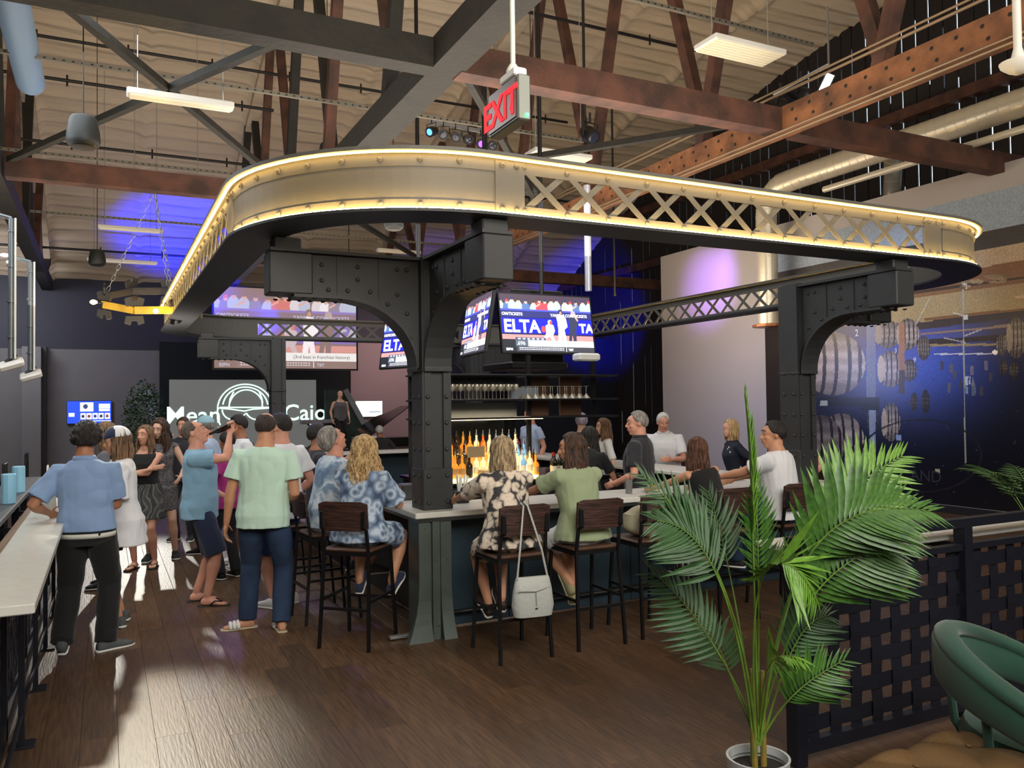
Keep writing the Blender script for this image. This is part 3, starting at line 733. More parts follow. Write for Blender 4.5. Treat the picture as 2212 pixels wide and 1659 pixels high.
a = OX(1890, 352, 13.2); pts = [V((12.2, a.y-.9, a.z+.1)), V((12.7, a.y-.7, a.z+.12)), V((13.2, a.y-.4, a.z+.1)), V((13.7, a.y, a.z-.1)), V((13.9, a.y+.2, a.z-.5)), V((13.9, a.y+.2, a.z-1.2))]
duct(pts, .16, 'short flexible ribbed duct bending behind the big metal duct')
p = AT(66, 178, 10.6); duct([V((p.x, p.y, p.z)), V((p.x, p.y-3, p.z)), V((p.x, -2, p.z))], .17, 'grey capped duct at the upper left corner, blue light painted into its colour', m_=mat('blue_lit_duct', (120, 148, 180), .45, bump=.2), rings=False)  # grey duct; the blue light on it is put into the base colour
for dz, lab in ((.42, 'thin conduit running along the top of the rust-coloured truss'), (-.10, 'thin conduit running under the rust-coloured truss')):
    m = MB(); m.cyl((7.5, 2, ZCH+dz), (7.5, 16, ZCH+dz), .018, 8); m.cyl((7.42, 2, ZCH+dz+.02), (7.42, 16, ZCH+dz+.02), .014, 8); m.build('conduit', mat('conduit_tan', (128, 108, 84), .4, .5), label=lab, cat='conduit')
# white round device top right
p = AT(2200, 160, 6.2); m = MB(); m.lathe([(.03, 0), (.07, .02), (.12, .06), (.13, .09), (.05, .12), (.03, .2), (.03, 1.2)], p, 16); m.build('ceiling_device', M_white, smooth=True, label='white round ceiling device at the upper right edge', cat='antenna')

# exit sign
p = OX(1128, 210, 1.53); ES = V((1.53, p.y, p.z))
t = thing('exit_sign', 'red and silver hanging EXIT sign with chevron on a white pole', 'exit sign', ES)
L_, Hs = .285, .19; y0_, z0_ = ES.y-.01, ES.z-Hs/2
m = MB(); m.rbox((1.53-.025, y0_, z0_), (1.53+.035, y0_+L_, z0_+Hs), .006); m.build('housing', mat('brushed_aluminium', (120, 124, 118), .4, .6), t)
m = MB(); m.rbox((1.53-.030, y0_+.012, z0_+.012), (1.53-.024, y0_+L_-.012, z0_+Hs-.012), .002); m.build('face_panel', mat('sign_face', (96, 66, 60), .3, .3), t)
text_mb('EXIT', .16, frame((0, -1, 0), (0, 0, 1), (1.53-.032, y0_+L_/2+.015, z0_+.035)), .001, bold=.004).build('lettering', glow('exit_red', (255, 34, 44), 1.2), t, label='glowing red letters')
m = MB(); c = V((1.53-.032, y0_+.042, z0_+.10))
m.bar(c+V((0, .02, .045)), c+V((0, -.012, 0)), .004, .008, up=(0, 0, 1)); m.bar(c+V((0, .02, -.045)), c+V((0, -.012, 0)), .004, .008, up=(0, 0, 1)); m.build('chevron', glow('exit_red', (255, 34, 44), 1.2), t)
m = MB(); m.rbox((1.53-.03, y0_+.02, z0_+Hs), (1.53+.03, y0_+L_*.55, z0_+Hs+.035), .005); m.build('canopy', M_white, t)
m = MB(); m.cyl((1.535, y0_+.10, z0_+Hs+.03), (1.535, y0_+.10, z0_+3.6), .011, 12); m.lathe([(.03, 0), (.03, .02), (.015, .045)], (1.535, y0_+.10, z0_+Hs+.03), 12); m.build('pole', mat('pale_pole', (196, 200, 188), .4), t, smooth=True)
m = MB(); m.ell((1.545, y0_-.004, z0_+.02), .008); m.build('indicator', glow('green_led', (60, 255, 110), 8), t, label='small green lamp')

# par lamps on the strut
def par_can(p, tilt, yaw, s, m_lens, label, par=None, yoke=True):
    t = thing('stage_light', label, 'stage light', p); D = (Matrix.Rotation(yaw, 3, 'Z') @ Matrix.Rotation(tilt, 3, 'X')) @ V((0, 1, 0))
    q = D.to_track_quat('Z', 'Y').to_matrix().to_4x4(); q.translation = p
    m = MB(); m.lathe([(.03*s, -.16*s), (.07*s, -.14*s), (.095*s, -.05*s), (.10*s, .06*s), (.10*s, .07*s), (.085*s, .07*s)], M=q, n=16); m.build('lamp_body', M_blackm, t, smooth=True)
    m = MB(); m.lathe([(.085*s, .066*s), (.04*s, .074*s), (.002, .076*s)], M=q, n=16); m.build('lens', m_lens, t)
    m = MB()
    x = q.to_3x3() @ V((1, 0, 0))
    if abs(x.z) > .6: x = q.to_3x3() @ V((0, 1, 0))
    x.z = 0; x.normalize()
    m.tube([p+x*.11*s, p+x*.115*s+V((0, 0, .15*s)), p-x*.115*s+V((0, 0, .15*s)), p-x*.11*s], .009*s, 6); m.cyl(p+V((0, 0, .15*s)), p+V((0, 0, .27*s)), .014*s, 8); m.build('yoke', M_black, t)
M_lensd = mat('dark_lens', (40, 44, 60), .15, coat=.5)
for i, (u, v, cl, lab, ya) in enumerate(((932, 284, (60, 120, 255), 'stage lamp lit blue at the left end of the strut', 120), (958, 290, None, 'dark stage lamp second from the left on the strut', 150), (984, 296, None, 'dark stage lamp third on the strut', 170),
        (1011, 301, None, 'dark stage lamp fourth on the strut', 175), (1039, 310, (120, 60, 255), 'stage lamp lit violet on the strut', 165), (1063, 314, None, 'last dark stage lamp at the right end of the strut', 165))):
    p = AT(u, v, 12.3+i*.12); par_can(p, R(-25), R(ya), .78, glow('lens_%d' % i, cl, 5) if cl else M_lensd, lab)
a = AT(925, 262, 12.3); b = AT(1075, 290, 13.0); m = MB(); m.bar(a, b, .05, .05); m.build('lamp_bar', M_galv, label='metal bar carrying the row of six stage lamps', cat='bar')
for (u, v, w, lab, ya, ti) in ((1275, 293, 12, 'round black stage lamp alone, right of the exit sign', 190, -40), (1686, 232, 11.3, 'dim stage lamp hanging left of the bright floodlight', 200, -30), (1730, 207, 11.3, 'second dim stage lamp beside the bright floodlight', 200, -30)):
    par_can(AT(u, v, w), R(ti), R(ya), 1.25, M_lensd, lab)
p = AT(1785, 180, 11); t = thing('floodlight', 'bright white rectangular floodlight under the rust-coloured truss', 'floodlight', p)
D = (CAM-p).normalized(); q = D.to_track_quat('Z', 'Y').to_matrix().to_4x4(); q.translation = p
q = q @ Matrix.Rotation(R(-28), 4, 'Z')
m = MB(); m.rbox((-.08, -.14, -.06), (.08, .14, 0), .01, q); m.build('housing', M_blackm, t)
m = MB(); m.box((-.05, -.12, .001), (.05, .12, .004), q); m.build('lens', glow('white_flood', (240, 246, 255), 22), t)
a = AT(1670, 205, 11.2); b = AT(1790, 140, 11.1); m = MB(); m.bar(a, b, .04, .04); m.bar(b, b+V((0, 0, .8)), .02, .02); m.build('lamp_bar', M_galv, label='slanting lamp bar under the rust-coloured truss', cat='bar')

# two conduit poles with flood heads at left
for (u, vt, vb, w, lab) in ((24, 470, 775, 8.6, 'grey conduit pole with a white flood lamp at the far left edge'), (66, 565, 800, 9.6, 'shorter grey conduit pole with two bright bulbs on top and a flood lamp below')):
    p = AT(u, vb, w); t = thing('lamp_pole', lab, 'lamp', p); top = AT(u-4 if u > 40 else u-8, vt, w)
    m = MB(); m.cyl(p, V((p.x, p.y, top.z)), .030, 12)
    for k in range(4): z = p.z+(top.z-p.z)*(k+.6)/4; m.cyl((p.x, p.y, z), (p.x, p.y, z+.02), .042, 12)
    m.cyl((p.x, p.y, top.z), (p.x-.25, p.y, top.z+.06), .022, 8); m.build('pole', mat('pole_grey', (100, 106, 110), .35, .5), t, smooth=True)
    m = MB(); m.cyl((p.x+.04, p.y-.03, p.z), (p.x+.04, p.y-.03, top.z), .010, 6); m.build('cable', M_white, t)
    q = Matrix.Translation(p+V((.0, -.02, -.06))) @ Matrix.Rotation(R(-18), 4, 'Y') @ Matrix.Rotation(R(20), 4, 'X')
    m = MB(); m.rbox((-.11, -.10, -.035), (.12, .10, .03), .015, q); m.build('flood_head', mat('lamp_white', (210, 206, 200), .35), t)
    m = MB(); m.cyl(p+V((-.05, 0, -.04)), p+V((.05, 0, .05)), .02, 8); m.build('bracket', M_blackm, t)
    m = MB(); m.ell((p.x-.26, p.y-.02, top.z+.06), (.05, .04, .02)); m.ell((p.x-.20, p.y-.04, top.z-.02), (.045, .04, .02)); m.build('bulb', glow('cool_bulb', (235, 242, 255), 9), t)

# yellow track-link chandelier
pc = AT(330, 650, 12.2); t = thing('track_chandelier', 'yellow and black chandelier made of bulldozer track links with glowing bulbs', 'chandelier', pc)
M_yel = mat('tractor_yellow', (206, 160, 40), .45, bump=.2, bscale=30, var=.25, vscale=5)
M_trk = mat('track_link_iron', (60, 56, 50), .55, .3)
rx, n = .70, 8; vs = []
for k in range(n):
    a = 2*PI*(k+.5)/n; vs.append(V((pc.x+rx*math.cos(a), pc.y+rx*math.sin(a), pc.z+.24*math.sin(a+.15))))
for k in range(n):
    a, b = vs[k], vs[(k+1) % n]; m = MB(); m.bar(a, b, .06, .085); m.bar(a+V((0, 0, .05)), b+V((0, 0, .05)), .10, .016); m.build('hoop_segment', M_yel if k in (4, 5, 6) else M_trk, t)
    mid = (a+b)/2; out = (mid-pc); out.z = 0; out.normalize(); tg = (b-a).normalized()
    for s in (-1, 1):
        c = a+out*.0+V((0, 0, s*.13)); pl = [(-.11, 0), (.11, 0), (.13, .10), (.05, .13), (.03, .07), (-.03, .07), (-.05, .13), (-.13, .10)]
        Mq = frame(tg, V((0, 0, s)), c)
        m = MB(); m.prism([(p_[0], p_[1]-.06) for p_ in pl], -.015, .015, 'z', Mq); m.build('track_shoe', M_trk, t)
for k in (0, 2, 3, 5, 6):
    a = (vs[k]+vs[(k+1) % n])/2; out = (a-pc); out.z = 0; out.normalize(); c = a+out*.09+V((0, 0, -.02))
    m = MB(); m.cyl(a+V((0, 0, -.02)), c, .02, 8); m.build('lamp_socket', M_black, t)
    m = MB(); m.lathe([(.012, 0), (.03, .03), (.036, .06), (.02, .09), (.002, .1)], M=frame(V((0, 0, 1)).cross(out), V((0, 0, 1)), c), n=12); m.build('bulb', glow('edison_bulb', (255, 214, 120), 26), t, smooth=True)
for k in (1, 3, 6):
    a = vs[k]; top = V((pc.x+.05, 13.75, ZCH)); m = MB(); L = (top-a).length; nn = int(L/.09)
    d = (top-a).normalized(); s1 = d.cross(V((0, 1, 0))).normalized(); s2 = d.cross(s1)
    for j in range(nn):
        c = a+d*(j+.5)*L/nn; sd = s1 if j % 2 else s2
        pts_ = [c+d*.055*math.cos(q)+sd*.022*math.sin(q) for q in [2*PI*i/8 for i in range(9)]]; m.tube(pts_, .005, 4, cap=False)
    m.build('chain', M_galv, t)

# ------------------------------------------------------------------ televisions and screens
TW, TH = 300, 169
r_ = Ras(TW, TH, (22, 24, 70)); r_.x = r_.x/TW*16; r_.y = r_.y/TH*9
r_.rect(0, 0, 16, 2.5, (60, 48, 60))
rs = np.random.RandomState(3)
for k in range(15):
    cx_ = k*1.12+rs.uniform(-.2, .3); cy_ = rs.uniform(1.1, 1.6); c = [(150, 180, 215), (226, 230, 238), (70, 96, 140), (190, 60, 70), (40, 46, 66), (200, 205, 215)][rs.randint(6)]
    r_.ell(cx_, cy_+.7, .68, .95, c); r_.ell(cx_+.05, cy_-.28, .24, .32, (206, 150, 125)); r_.ell(cx_+.05, cy_-.5, .27, .2, [(40, 44, 80), (190, 50, 60), (60, 45, 38)][rs.randint(3)])
    if k % 3 == 0: r_.line(cx_-.6, cy_+.6, cx_+.1, cy_+.2, .22, (206, 150, 125))
r_.rect(0, 2.35, 16, 2.62, (64, 70, 190)); r_.rect(0, 2.62, 16, 3.7, (34, 38, 92)); r_.rect(0, 3.7, 16, 6.2, (16, 22, 170)); r_.rect(0, 3.62, 16, 3.72, (10, 12, 60))
r_.rect(0, 6.1, 16, 6.35, (20, 20, 60)); r_.rect(0, 6.35, 16, 7.9, (196, 120, 118)); r_.rect(0, 7.1, 16, 7.9, (180, 110, 100))
# batter, catcher, umpire
r_.ell(10.4, 2.55, .36, .4, (28, 30, 60)); r_.ell(10.45, 2.75, .22, .3, (170, 120, 100)); r_.poly([(9.7, 3.3), (10.2, 3.0), (10.9, 3.05), (11.35, 3.6), (11.5, 4.9), (10.9, 5.4), (11.2, 7.6), (10.6, 7.7), (10.45, 6.3), (10.2, 7.6), (9.6, 7.7), (9.8, 5.4)], (236, 238, 246)); r_.line(9.8, 3.5, 10.1, 4.9, .35, (225, 228, 240)); r_.line(10.1, 4.9, 8.6, 5.5, .1, (30, 30, 40))
r_.ell(12.7, 2.75, .42, .45, (150, 140, 150)); r_.poly([(11.7, 3.6), (12.3, 3.2), (13.1, 3.2), (13.6, 3.8), (13.1, 5.2), (12.9, 7.5), (12.4, 7.5), (12.3, 6), (12.0, 7.5), (11.5, 7.5), (11.9, 5)], (40, 44, 66)); r_.line(13.4, 3.8, 12.9, 3.0, .35, (170, 130, 120))
r_.ell(8.4, 4.3, .42, .42, (150, 160, 180)); r_.poly([(7.6, 4.8), (8.2, 4.5), (9.0, 4.7), (9.2, 5.6), (8.8, 6.4), (9.1, 7.2), (8.6, 7.3), (8.2, 6.5), (7.4, 7.0), (7.0, 6.9), (7.6, 6.0)], (176, 168, 182)); r_.ell(7.2, 5.4, .4, .5, (196, 60, 66)); r_.ell(8.6, 4.35, .22, .3, (190, 60, 60))
r_.rect(0, 7.1, 2.3, 9, (22, 26, 34)); r_.rect(2.2, 6.75, 7.4, 7.2, (60, 66, 88)); r_.rect(2.2, 7.2, 4.3, 8.15, (70, 80, 92)); r_.rect(4.3, 7.2, 16, 8.15, (228, 236, 236)); r_.rect(2.3, 8.15, 16, 9, (50, 50, 58)); r_.rect(2.6, 8.25, 10.6, 8.8, (70, 72, 82)); r_.rect(10.9, 8.2, 10.97, 8.9, (220, 220, 220))
for k in range(26): r_.rect(2.8+k*.3, 8.3+(k % 2)*.02, 3.0+k*.3, 8.42, (215, 215, 220)); r_.rect(2.8+k*.3, 8.58, 3.0+k*.3, 8.7, (205, 205, 210))
for k in range(6): r_.rect(2.6+k*.8, 6.85, 3.1+k*.8, 7.1, (190, 200, 215))
M_game = attrmat('broadcast_screen', emit=2.6); M_gamep = attrmat('projected_picture', emit=1.3, lift=(172, 140, 128), liftf=.45)
TVW, TVH = 1.40, .79
me_game = print_mesh('screen_picture', r_.a, TVW, TVH, M_game)
def tvtext(par, M, sc=1, mt=None):
    mt = mt or glow('screen_white', (245, 248, 255), 2.2)
    for tx, x, y, s in (('ELTA', .35, 5.95, 2.75), ('TA', 13.62, 5.75, 1.95), ('OM/TICKETS', .2, 3.35, .62), ('YANK   S.COM/TICKETS', 8.6, 3.35, .62), ('ESPN', .5, 8.8, .5), ('TBT', 11.3, 8.75, .5)):
        o = M @ Matrix.Translation((x/16*TVW-TVW/2, TVH/2-y/9*TVH, .0015)) @ Matrix.Scale(1, 4)
        text_mb(tx, s/9*TVH, o, .0004, 'LEFT', bold=.007 if s > 1 else .0015).build('lettering', mt, par)
    dk = glow('caption_teal', (70, 96, 100), .5)
    for tx, x, y, s, m_ in (('.696', 2.35, 7.95, .85, mt), ('(3rd best in franchise history)', 8.6, 7.85, .55, dk)):
        o = M @ Matrix.Translation((x/16*TVW-TVW/2, TVH/2-y/9*TVH, .0015)); text_mb(tx, s/9*TVH, o, .0004, 'LEFT').build('lettering', m_, par)
def tv(c, ang, tilt, label, sc=1.0, mesh_=None, txt=True, m_fr=M_black, pole=True, depth=.05):
    """c centre, ang = azimuth the screen faces (0 = towards -Y)"""
    Mx = Matrix.Translation(c) @ Matrix.Rotation(ang, 4, 'Z') @ Matrix.Rotation(PI/2-tilt, 4, 'X') @ Matrix.Scale(sc, 4)
    t = thing('television', label, 'television', c, M=Mx)
    m = MB(); m.rbox((-TVW/2-.018, -TVH/2-.022, -depth), (TVW/2+.018, TVH/2+.018, -.003), .006, Mx); m.box((-TVW/2-.018, TVH/2, -.003), (TVW/2+.018, TVH/2+.018, .004), Mx); m.box((-TVW/2-.018, -TVH/2-.022, -.003), (TVW/2+.018, -TVH/2, .004), Mx)
    for s in (-1, 1): m.box((min(s*TVW/2, s*(TVW/2+.018)), -TVH/2, -.003), (max(s*TVW/2, s*(TVW/2+.018)), TVH/2, .004), Mx)
    m.build('bezel', m_fr, t)
    o = inst('screen', mesh_ or me_game, Mx, t, 'lit screen showing a broadcast')
    if txt: tvtext(t, Mx)
    if pole:
        m = MB(); m.cbox((0, 0, -.11), (.5, .4, .12), Mx); b = Mx @ V((0, 0, -.16)); m.cyl(b+V((0, 0, -.1)), V((b.x, b.y, vz(b.y)-.1)), .03, 10); m.build('mount', M_blackm, t)
    return t
q = [OY(u, v, 9.65) for u, v in ((1086, 632), (1286, 642), (1273, 764), (1076, 759))]
tv((q[0]+q[1]+q[2]+q[3])/4, 0, R(9), 'brightest television facing the room, hanging right of the main column, baseball on screen')
p = V((4.47, 9.62, 2.92)); dr = V((.17, .985, 0)); tv(p+dr*.72, math.atan2(-dr.y, -dr.x), R(9), 'television facing left, its screen seen edge-on next to the main column')
p = V((4.16, 11.75, 2.80)); tv(p, R(-90+20), R(9), 'small television visible under the left bracket arch of the main column')
# tv cluster cage bottom and loudspeaker
m = MB(); m.rbox((4.95, 9.95, 2.30), (5.85, 10.9, 2.40), .02); m.rbox((5.0, 9.98, 2.40), (5.8, 10.04, 3.4), .01); m.build('television_cage', M_blackm, label='black metal frame holding the hanging televisions', cat='frame')
m = MB(); q = AT(1268, 772, 10.6); m.rbox(q-V((.17, .1, .05)), q+V((.15, .1, .05)), .02); m.build('projector', M_white, label='small white projector under the brightest television', cat='projector')
p = AT(1270, 560, 10.8); m = MB(); m.cyl((p.x, p.y, 3.3), (p.x, p.y, 4.7), .045, 14); m.build('drop_pole', mat('pole_pale', (178, 180, 190), .35, .4), smooth=True, label='pale vertical pole rising above the brightest television', cat='pole')
# big projection screen
a = OY(462, 618, 23.4); b = OY(770, 797, 23.4); Mx = Matrix.Translation(((a.x+b.x)/2, 23.4, (a.z+b.z)/2)) @ Matrix.Rotation(PI/2, 4, 'X')
t = thing('projection_screen', 'large hanging projection screen with a washed-out baseball picture', 'projection screen', (0, 0, 0), M=Mx)
m = MB(); w, h = abs(b.x-a.x), abs(a.z-b.z); m.box((-w/2-.05, -h/2-.05, -.06), (w/2+.05, h/2+.05, -.004), Mx); m.build('frame', M_black, t)
S = Mx @ Matrix.Diagonal((w/TVW, h/TVH, 1, 1)); mg = me_game.copy(); mg.materials.clear(); mg.materials.append(M_gamep); inst('screen', mg, S, t, 'pale projected picture')
tvtext(t, S, mt=glow('projected_white', (200, 196, 210), .8))
m = MB(); 
for sx in (-.45, .45): m.cyl(Mx @ V((sx*w, h/2, -.03)), V(((a.x+b.x)/2+sx*w, 23.4, vz(23.4)-.1)), .012, 6)
m.build('hanger', M_blackm, t)
# led wall with sign
a = OY(366, 820, 25.6); b = OY(684, 1010, 25.6); zt, zb = a.z, .56; cx_ = (a.x+b.x)/2; w = b.x-a.x
t = thing('led_wall', 'grey stage screen with a glowing white hat-and-face emblem between the words Mean and Cajo', 'led screen', (cx_, 25.6, zb))
m = MB(); m.box((a.x, 25.6, zb), (b.x, 25.72, zt)); m.build('screen', mat('led_panel_grey', (60, 62, 62), .5, emit=(96, 98, 96), estr=.9), t)
M_sg = glow('sign_mint', (205, 255, 236), 1.5)
for tx, u, v, al in (('Mean', 357, 915, 'LEFT'), ('Cajo', 612, 908, 'LEFT')):
    p = OY(u, v, 25.59); text_mb(tx, .70, frame((1, 0, 0), (0, 0, 1), (p.x, 25.585, p.z)), .003, al, bold=.005).build('lettering', M_sg, t, label='glowing white letters')
S_ = lambda u, v: (lambda p: V((p.x, 25.585, p.z)))(OY(u, v, 25.585))
m = MB()
def crv(pts, r=.022): m.tube([S_(*p) for p in pts], r, 6)
arc = lambda cx, cy, rx, ry, a0, a1, n=20: [(cx+rx*math.cos(R(a0+(a1-a0)*i/n)), cy-ry*math.sin(R(a0+(a1-a0)*i/n))) for i in range(n+1)]
crv(arc(530, 884, 60, 54, 0, 180)); crv(arc(530, 880, 49, 44, 8, 172)); crv(arc(532, 884, 38, 42, 20, 160, 14)); crv([(494, 884), (497, 862), (505, 846)]); crv([(567, 884), (566, 862), (560, 846)])
crv([(470, 884), (476, 880), (588, 880), (592, 884)]); crv([(476, 882), (500, 884), (528, 888), (545, 884), (588, 881)]); crv([(470, 884), (470, 905), (476, 918)]); crv([(590, 884), (590, 900), (580, 918)]); crv(arc(505, 885, 25, 22, 180, 320, 12)); crv(arc(558, 885, 27, 22, 200, 360, 12)); crv([(526, 898), (531, 893), (536, 898)])
m.build('emblem', M_sg, t, label='glowing outline of a brimmed hat over a masked face')
# wall TVs
def simple_tv(u0_, v0, u1_, v1, Y, ras, label, em):
    a = OY(u0_, v0, Y); b = OY(u1_, v1, Y); w, h = abs(b.x-a.x), abs(a.z-b.z)
    me = print_mesh('wall_screen', ras.a, TVW, TVH, attrmat('wall_screen_%d' % u0_, emit=em)); sc = w/TVW
    return tv(V(((a.x+b.x)/2, Y, (a.z+b.z)/2)), 0, 0, label, sc, me, False, pole=False)
k_ = Ras(110, 62, (24, 60, 190)); k_.x = k_.x/110*16; k_.y = k_.y/62*9
k_.rect(4.6, .6, 9.4, 4.2, (225, 230, 240)); k_.ell(6.6, 2.2, .9, 1, (40, 50, 90)); k_.rect(9.7, .4, 11.2, 4.4, (30, 60, 160)); k_.rect(11.5, 1.2, 15.6, 3.0, (220, 226, 236)); k_.rect(11.5, 3.2, 15.6, 4.2, (180, 190, 220))
for i in range(5): k_.rect(4.8+i*2.2, 5.0, 6.7+i*2.2, 7.4, (228, 230, 238)); k_.ell(5.7+i*2.2, 6.2, .6, .7, [(40, 44, 60), (110, 50, 50), (30, 50, 120)][i % 3])
k_.rect(.6, 4.8, 2.6, 6.2, (250, 250, 255)); k_.rect(4.4, 8.0, 16, 8.3, (200, 210, 240))
simple_tv(145, 868, 240, 912, 26.42, k_, 'blue wall television with a grid of pictures above the curly-haired man', 2.0)
k_ = Ras(60, 34, (225, 240, 232)); k_.x = k_.x/60*16; k_.y = k_.y/34*9; k_.line(3, 6, 13, 2, .5, (190, 205, 200)); k_.rect(9, 3, 14, 4, (170, 190, 200)); k_.rect(8, 6, 15, 6.6, (90, 100, 110))
simple_tv(768, 863, 826, 903, 26.27, k_, 'white glowing television on the pink wall beside the stage', 2.2)

# ------------------------------------------------------------------ the bar
BX0, BX1, BY0, BY1, BZ = 2.14, 6.72, 5.98, 15.0, .985
t = thing('bar_counter', 'large rectangular bar with a white quartz top and dark blue-green panelled front', 'bar counter', (4.4, 10.4, 0))
D_ = .62
M_barf = mat('bar_front_teal', (40, 60, 72), .5, bump=.15, bscale=5, var=.25, vscale=2)
for lo, hi in (((BX0, BY0, BZ-.045), (BX1, BY0+D_, BZ)), ((BX0, BY0+D_, BZ-.045), (BX0+D_, BY1, BZ)), ((BX1-D_, BY0+D_, BZ-.045), (BX1, BY1, BZ)), ((BX0+D_, BY1-D_, BZ-.045), (BX1-D_, BY1, BZ))):
    m = MB(); m.rbox(lo, hi, .006); m.build('worktop', M_concrete, t)
for lo, hi in (((BX0+.02, BY0+.02, BZ-.075), (BX1-.02, BY0+.06, BZ-.045)), ((BX0+.02, BY0+.06, BZ-.075), (BX0+.06, BY1, BZ-.045))):
    m = MB(); m.box(lo, hi); m.build('edge_trim', mat('steel_edge', (90, 92, 92), .3, .8), t)
x = BX0+.3; k = 0
while x < BX1-.3:
    m = MB(); m.rbox((x+.003, BY0+.26, .02), (min(x+.62, BX1-.25)-.003, BY0+.30, BZ-.045), .004); m.build('front_panel', M_barf, t); x += .62
y = BY0+.3
while y < BY1-.3:
    m = MB(); m.rbox((BX0+.26, y+.003, .02), (BX0+.30, min(y+.9, BY1-.25)-.003, BZ-.045), .004); m.build('side_panel', mat('bar_side_black', (16, 17, 20), .55), t); y += .9
m = MB(); m.box((BX1-.30, BY0+.3, .02), (BX1-.26, BY1-.3, BZ-.045)); m.box((BX0+.3, BY1-.3, .02), (BX1-.3, BY1-.26, BZ-.045)); m.build('rear_panel', M_barf, t)
m = MB(); m.tube([(BX0+.33, BY0+.2, .14), (BX1-.2, BY0+.2, .14)], .018, 8); m.build('foot_rail', M_blackm, t)
# flared steel pilaster at the corner
px, py = BX0+.17, BY0+.13
t = thing('steel_pilaster', 'flared grey-green steel pilaster with bolts at the near corner of the bar', 'pilaster', (px, py, 0))
M_pil = mat('oxidised_steel', (84, 94, 88), .5, .3, bump=.12, bscale=12, var=.2, vscale=4)
def flare(z): return .11*max(0, (.42-z)/.42)**2
for (x0, x1, nm) in ((-.135, -.045, 'flange'), (.045, .135, 'flange')):
    rings = []
    for z in (0, .06, .12, .2, .3, .42, .7, .91):
        e = flare(z); rings.append([V((px+x0-(e if x0 < 0 else 0), py-.10-e*.6, z)), V((px+x1+(e*.2 if x0 > 0 else 0), py-.10-e*.6, z)), V((px+x1+(e*.2 if x0 > 0 else 0), py-.085, z)), V((px+x0-(e if x0 < 0 else 0), py-.085, z))])
    m = MB(); m.loft(rings); m.build(nm, M_pil, t)
m = MB(); m.box((px-.03, py-.12, 0), (px+.03, py-.10, .91)); m.box((px-.13, py-.085, 0), (px+.13, py+.16, .91)); m.build('web', M_pil, t)
bm = MB().dome((0, 0, 0), .008, (0, 0, 1), .8, 6).mesh('bolt', M_chrome)
for z in (.15, .40, .64, .86):
    for x_ in (-.085, .01, .10): inst('bolt', bm, rq(V((px+x_, py-(.12 if x_ == .01 else .10)-flare(z)*.6, z-(.03 if x_ > 0 else 0))), V((0, -1, 0))), t)
m = MB(); m.rbox((px-.34, py+.0, .01), (px-.16, py+.05, .035), .004); m.build('foot_bracket', M_galv, t)

# back bar island
IX0, IX1, IY0, IY1 = 3.55, 5.35, 8.9, 10.4
t = thing('back_bar', 'black back-bar island with stepped lit shelves full of bottles', 'cabinet', (4.5, 9.6, 0))
m = MB(); m.rbox((IX0, IY0, 0), (IX1+.7, IY1, .86), .01); m.build('cabinet', M_black, t)
m = MB(); m.rbox((IX0-.05, IY0-.06, .86), (IX1+.75, IY1, .90), .006); m.build('counter', mat('black_stone', (20, 20, 22), .2), t)
M_lit = mat('lit_acrylic_step', (255, 236, 180), .4, emit=(255, 214, 130), estr=4.5)
for k in range(3):
    m = MB(); m.box((IX0+.05, IY0+.12+.2*k, .90), (IX0+1.3, IY0+.32+.2*k, .93+.11*k)); m.build('lit_step', M_lit, t)
m = MB(); m.box((IX0, IY0+.80, .90), (IX0+1.32, IY0+.83, 1.62)); m.build('back_panel', mat('mirror_dark', (70, 74, 80), .08, .9), t)
area('bottle_light', (IX0+.65, IY0+.2, 1.66), (IX0+.65, IY0+.45, .9), 1.2, 26, (1, .80, .48), .3)
for z, dd in ((1.64, .10), (1.86, .12), (2.16, .10)):
    m = MB(); m.rbox((IX0-.3, IY0-.05, z), (IX1+.6, IY0+.5, z+.022), .004); m.build('shelf', M_blackm, t)
for (z0, z1) in ((1.66, 1.84), (1.99, 2.16)):
    m = MB(); m.box((IX0-.1, IY0+.5, z0), (IX0+1.2, IY0+.53, z1)); m.build('shelf_panel', mat('slate', (58, 62, 68), .6), t)
for x in (IX0+1.35, IX1+.05):
    m = MB(); m.box((x, IY0+.5, 1.64), (x+.32, IY0+.54, 2.18)); m.build('wood_panel', mat('brown_board', (100, 72, 54), .6, bump=.2, stretch=(1, 1, 8)), t)
for x in (IX0-.28, IX0+1.32, IX1+.5): m = MB(); m.box((x, IY0+.42, .88), (x+.05, IY0+.47, 2.45)); m.build('upright', M_blackm, t)
m = MB(); m.box((IX0, IY0-.02, 1.632), (IX0+1.3, IY0+.0, 1.64)); m.build('light_strip', glow('shelf_led', (255, 226, 170), 4), t, label='thin warm light strip')

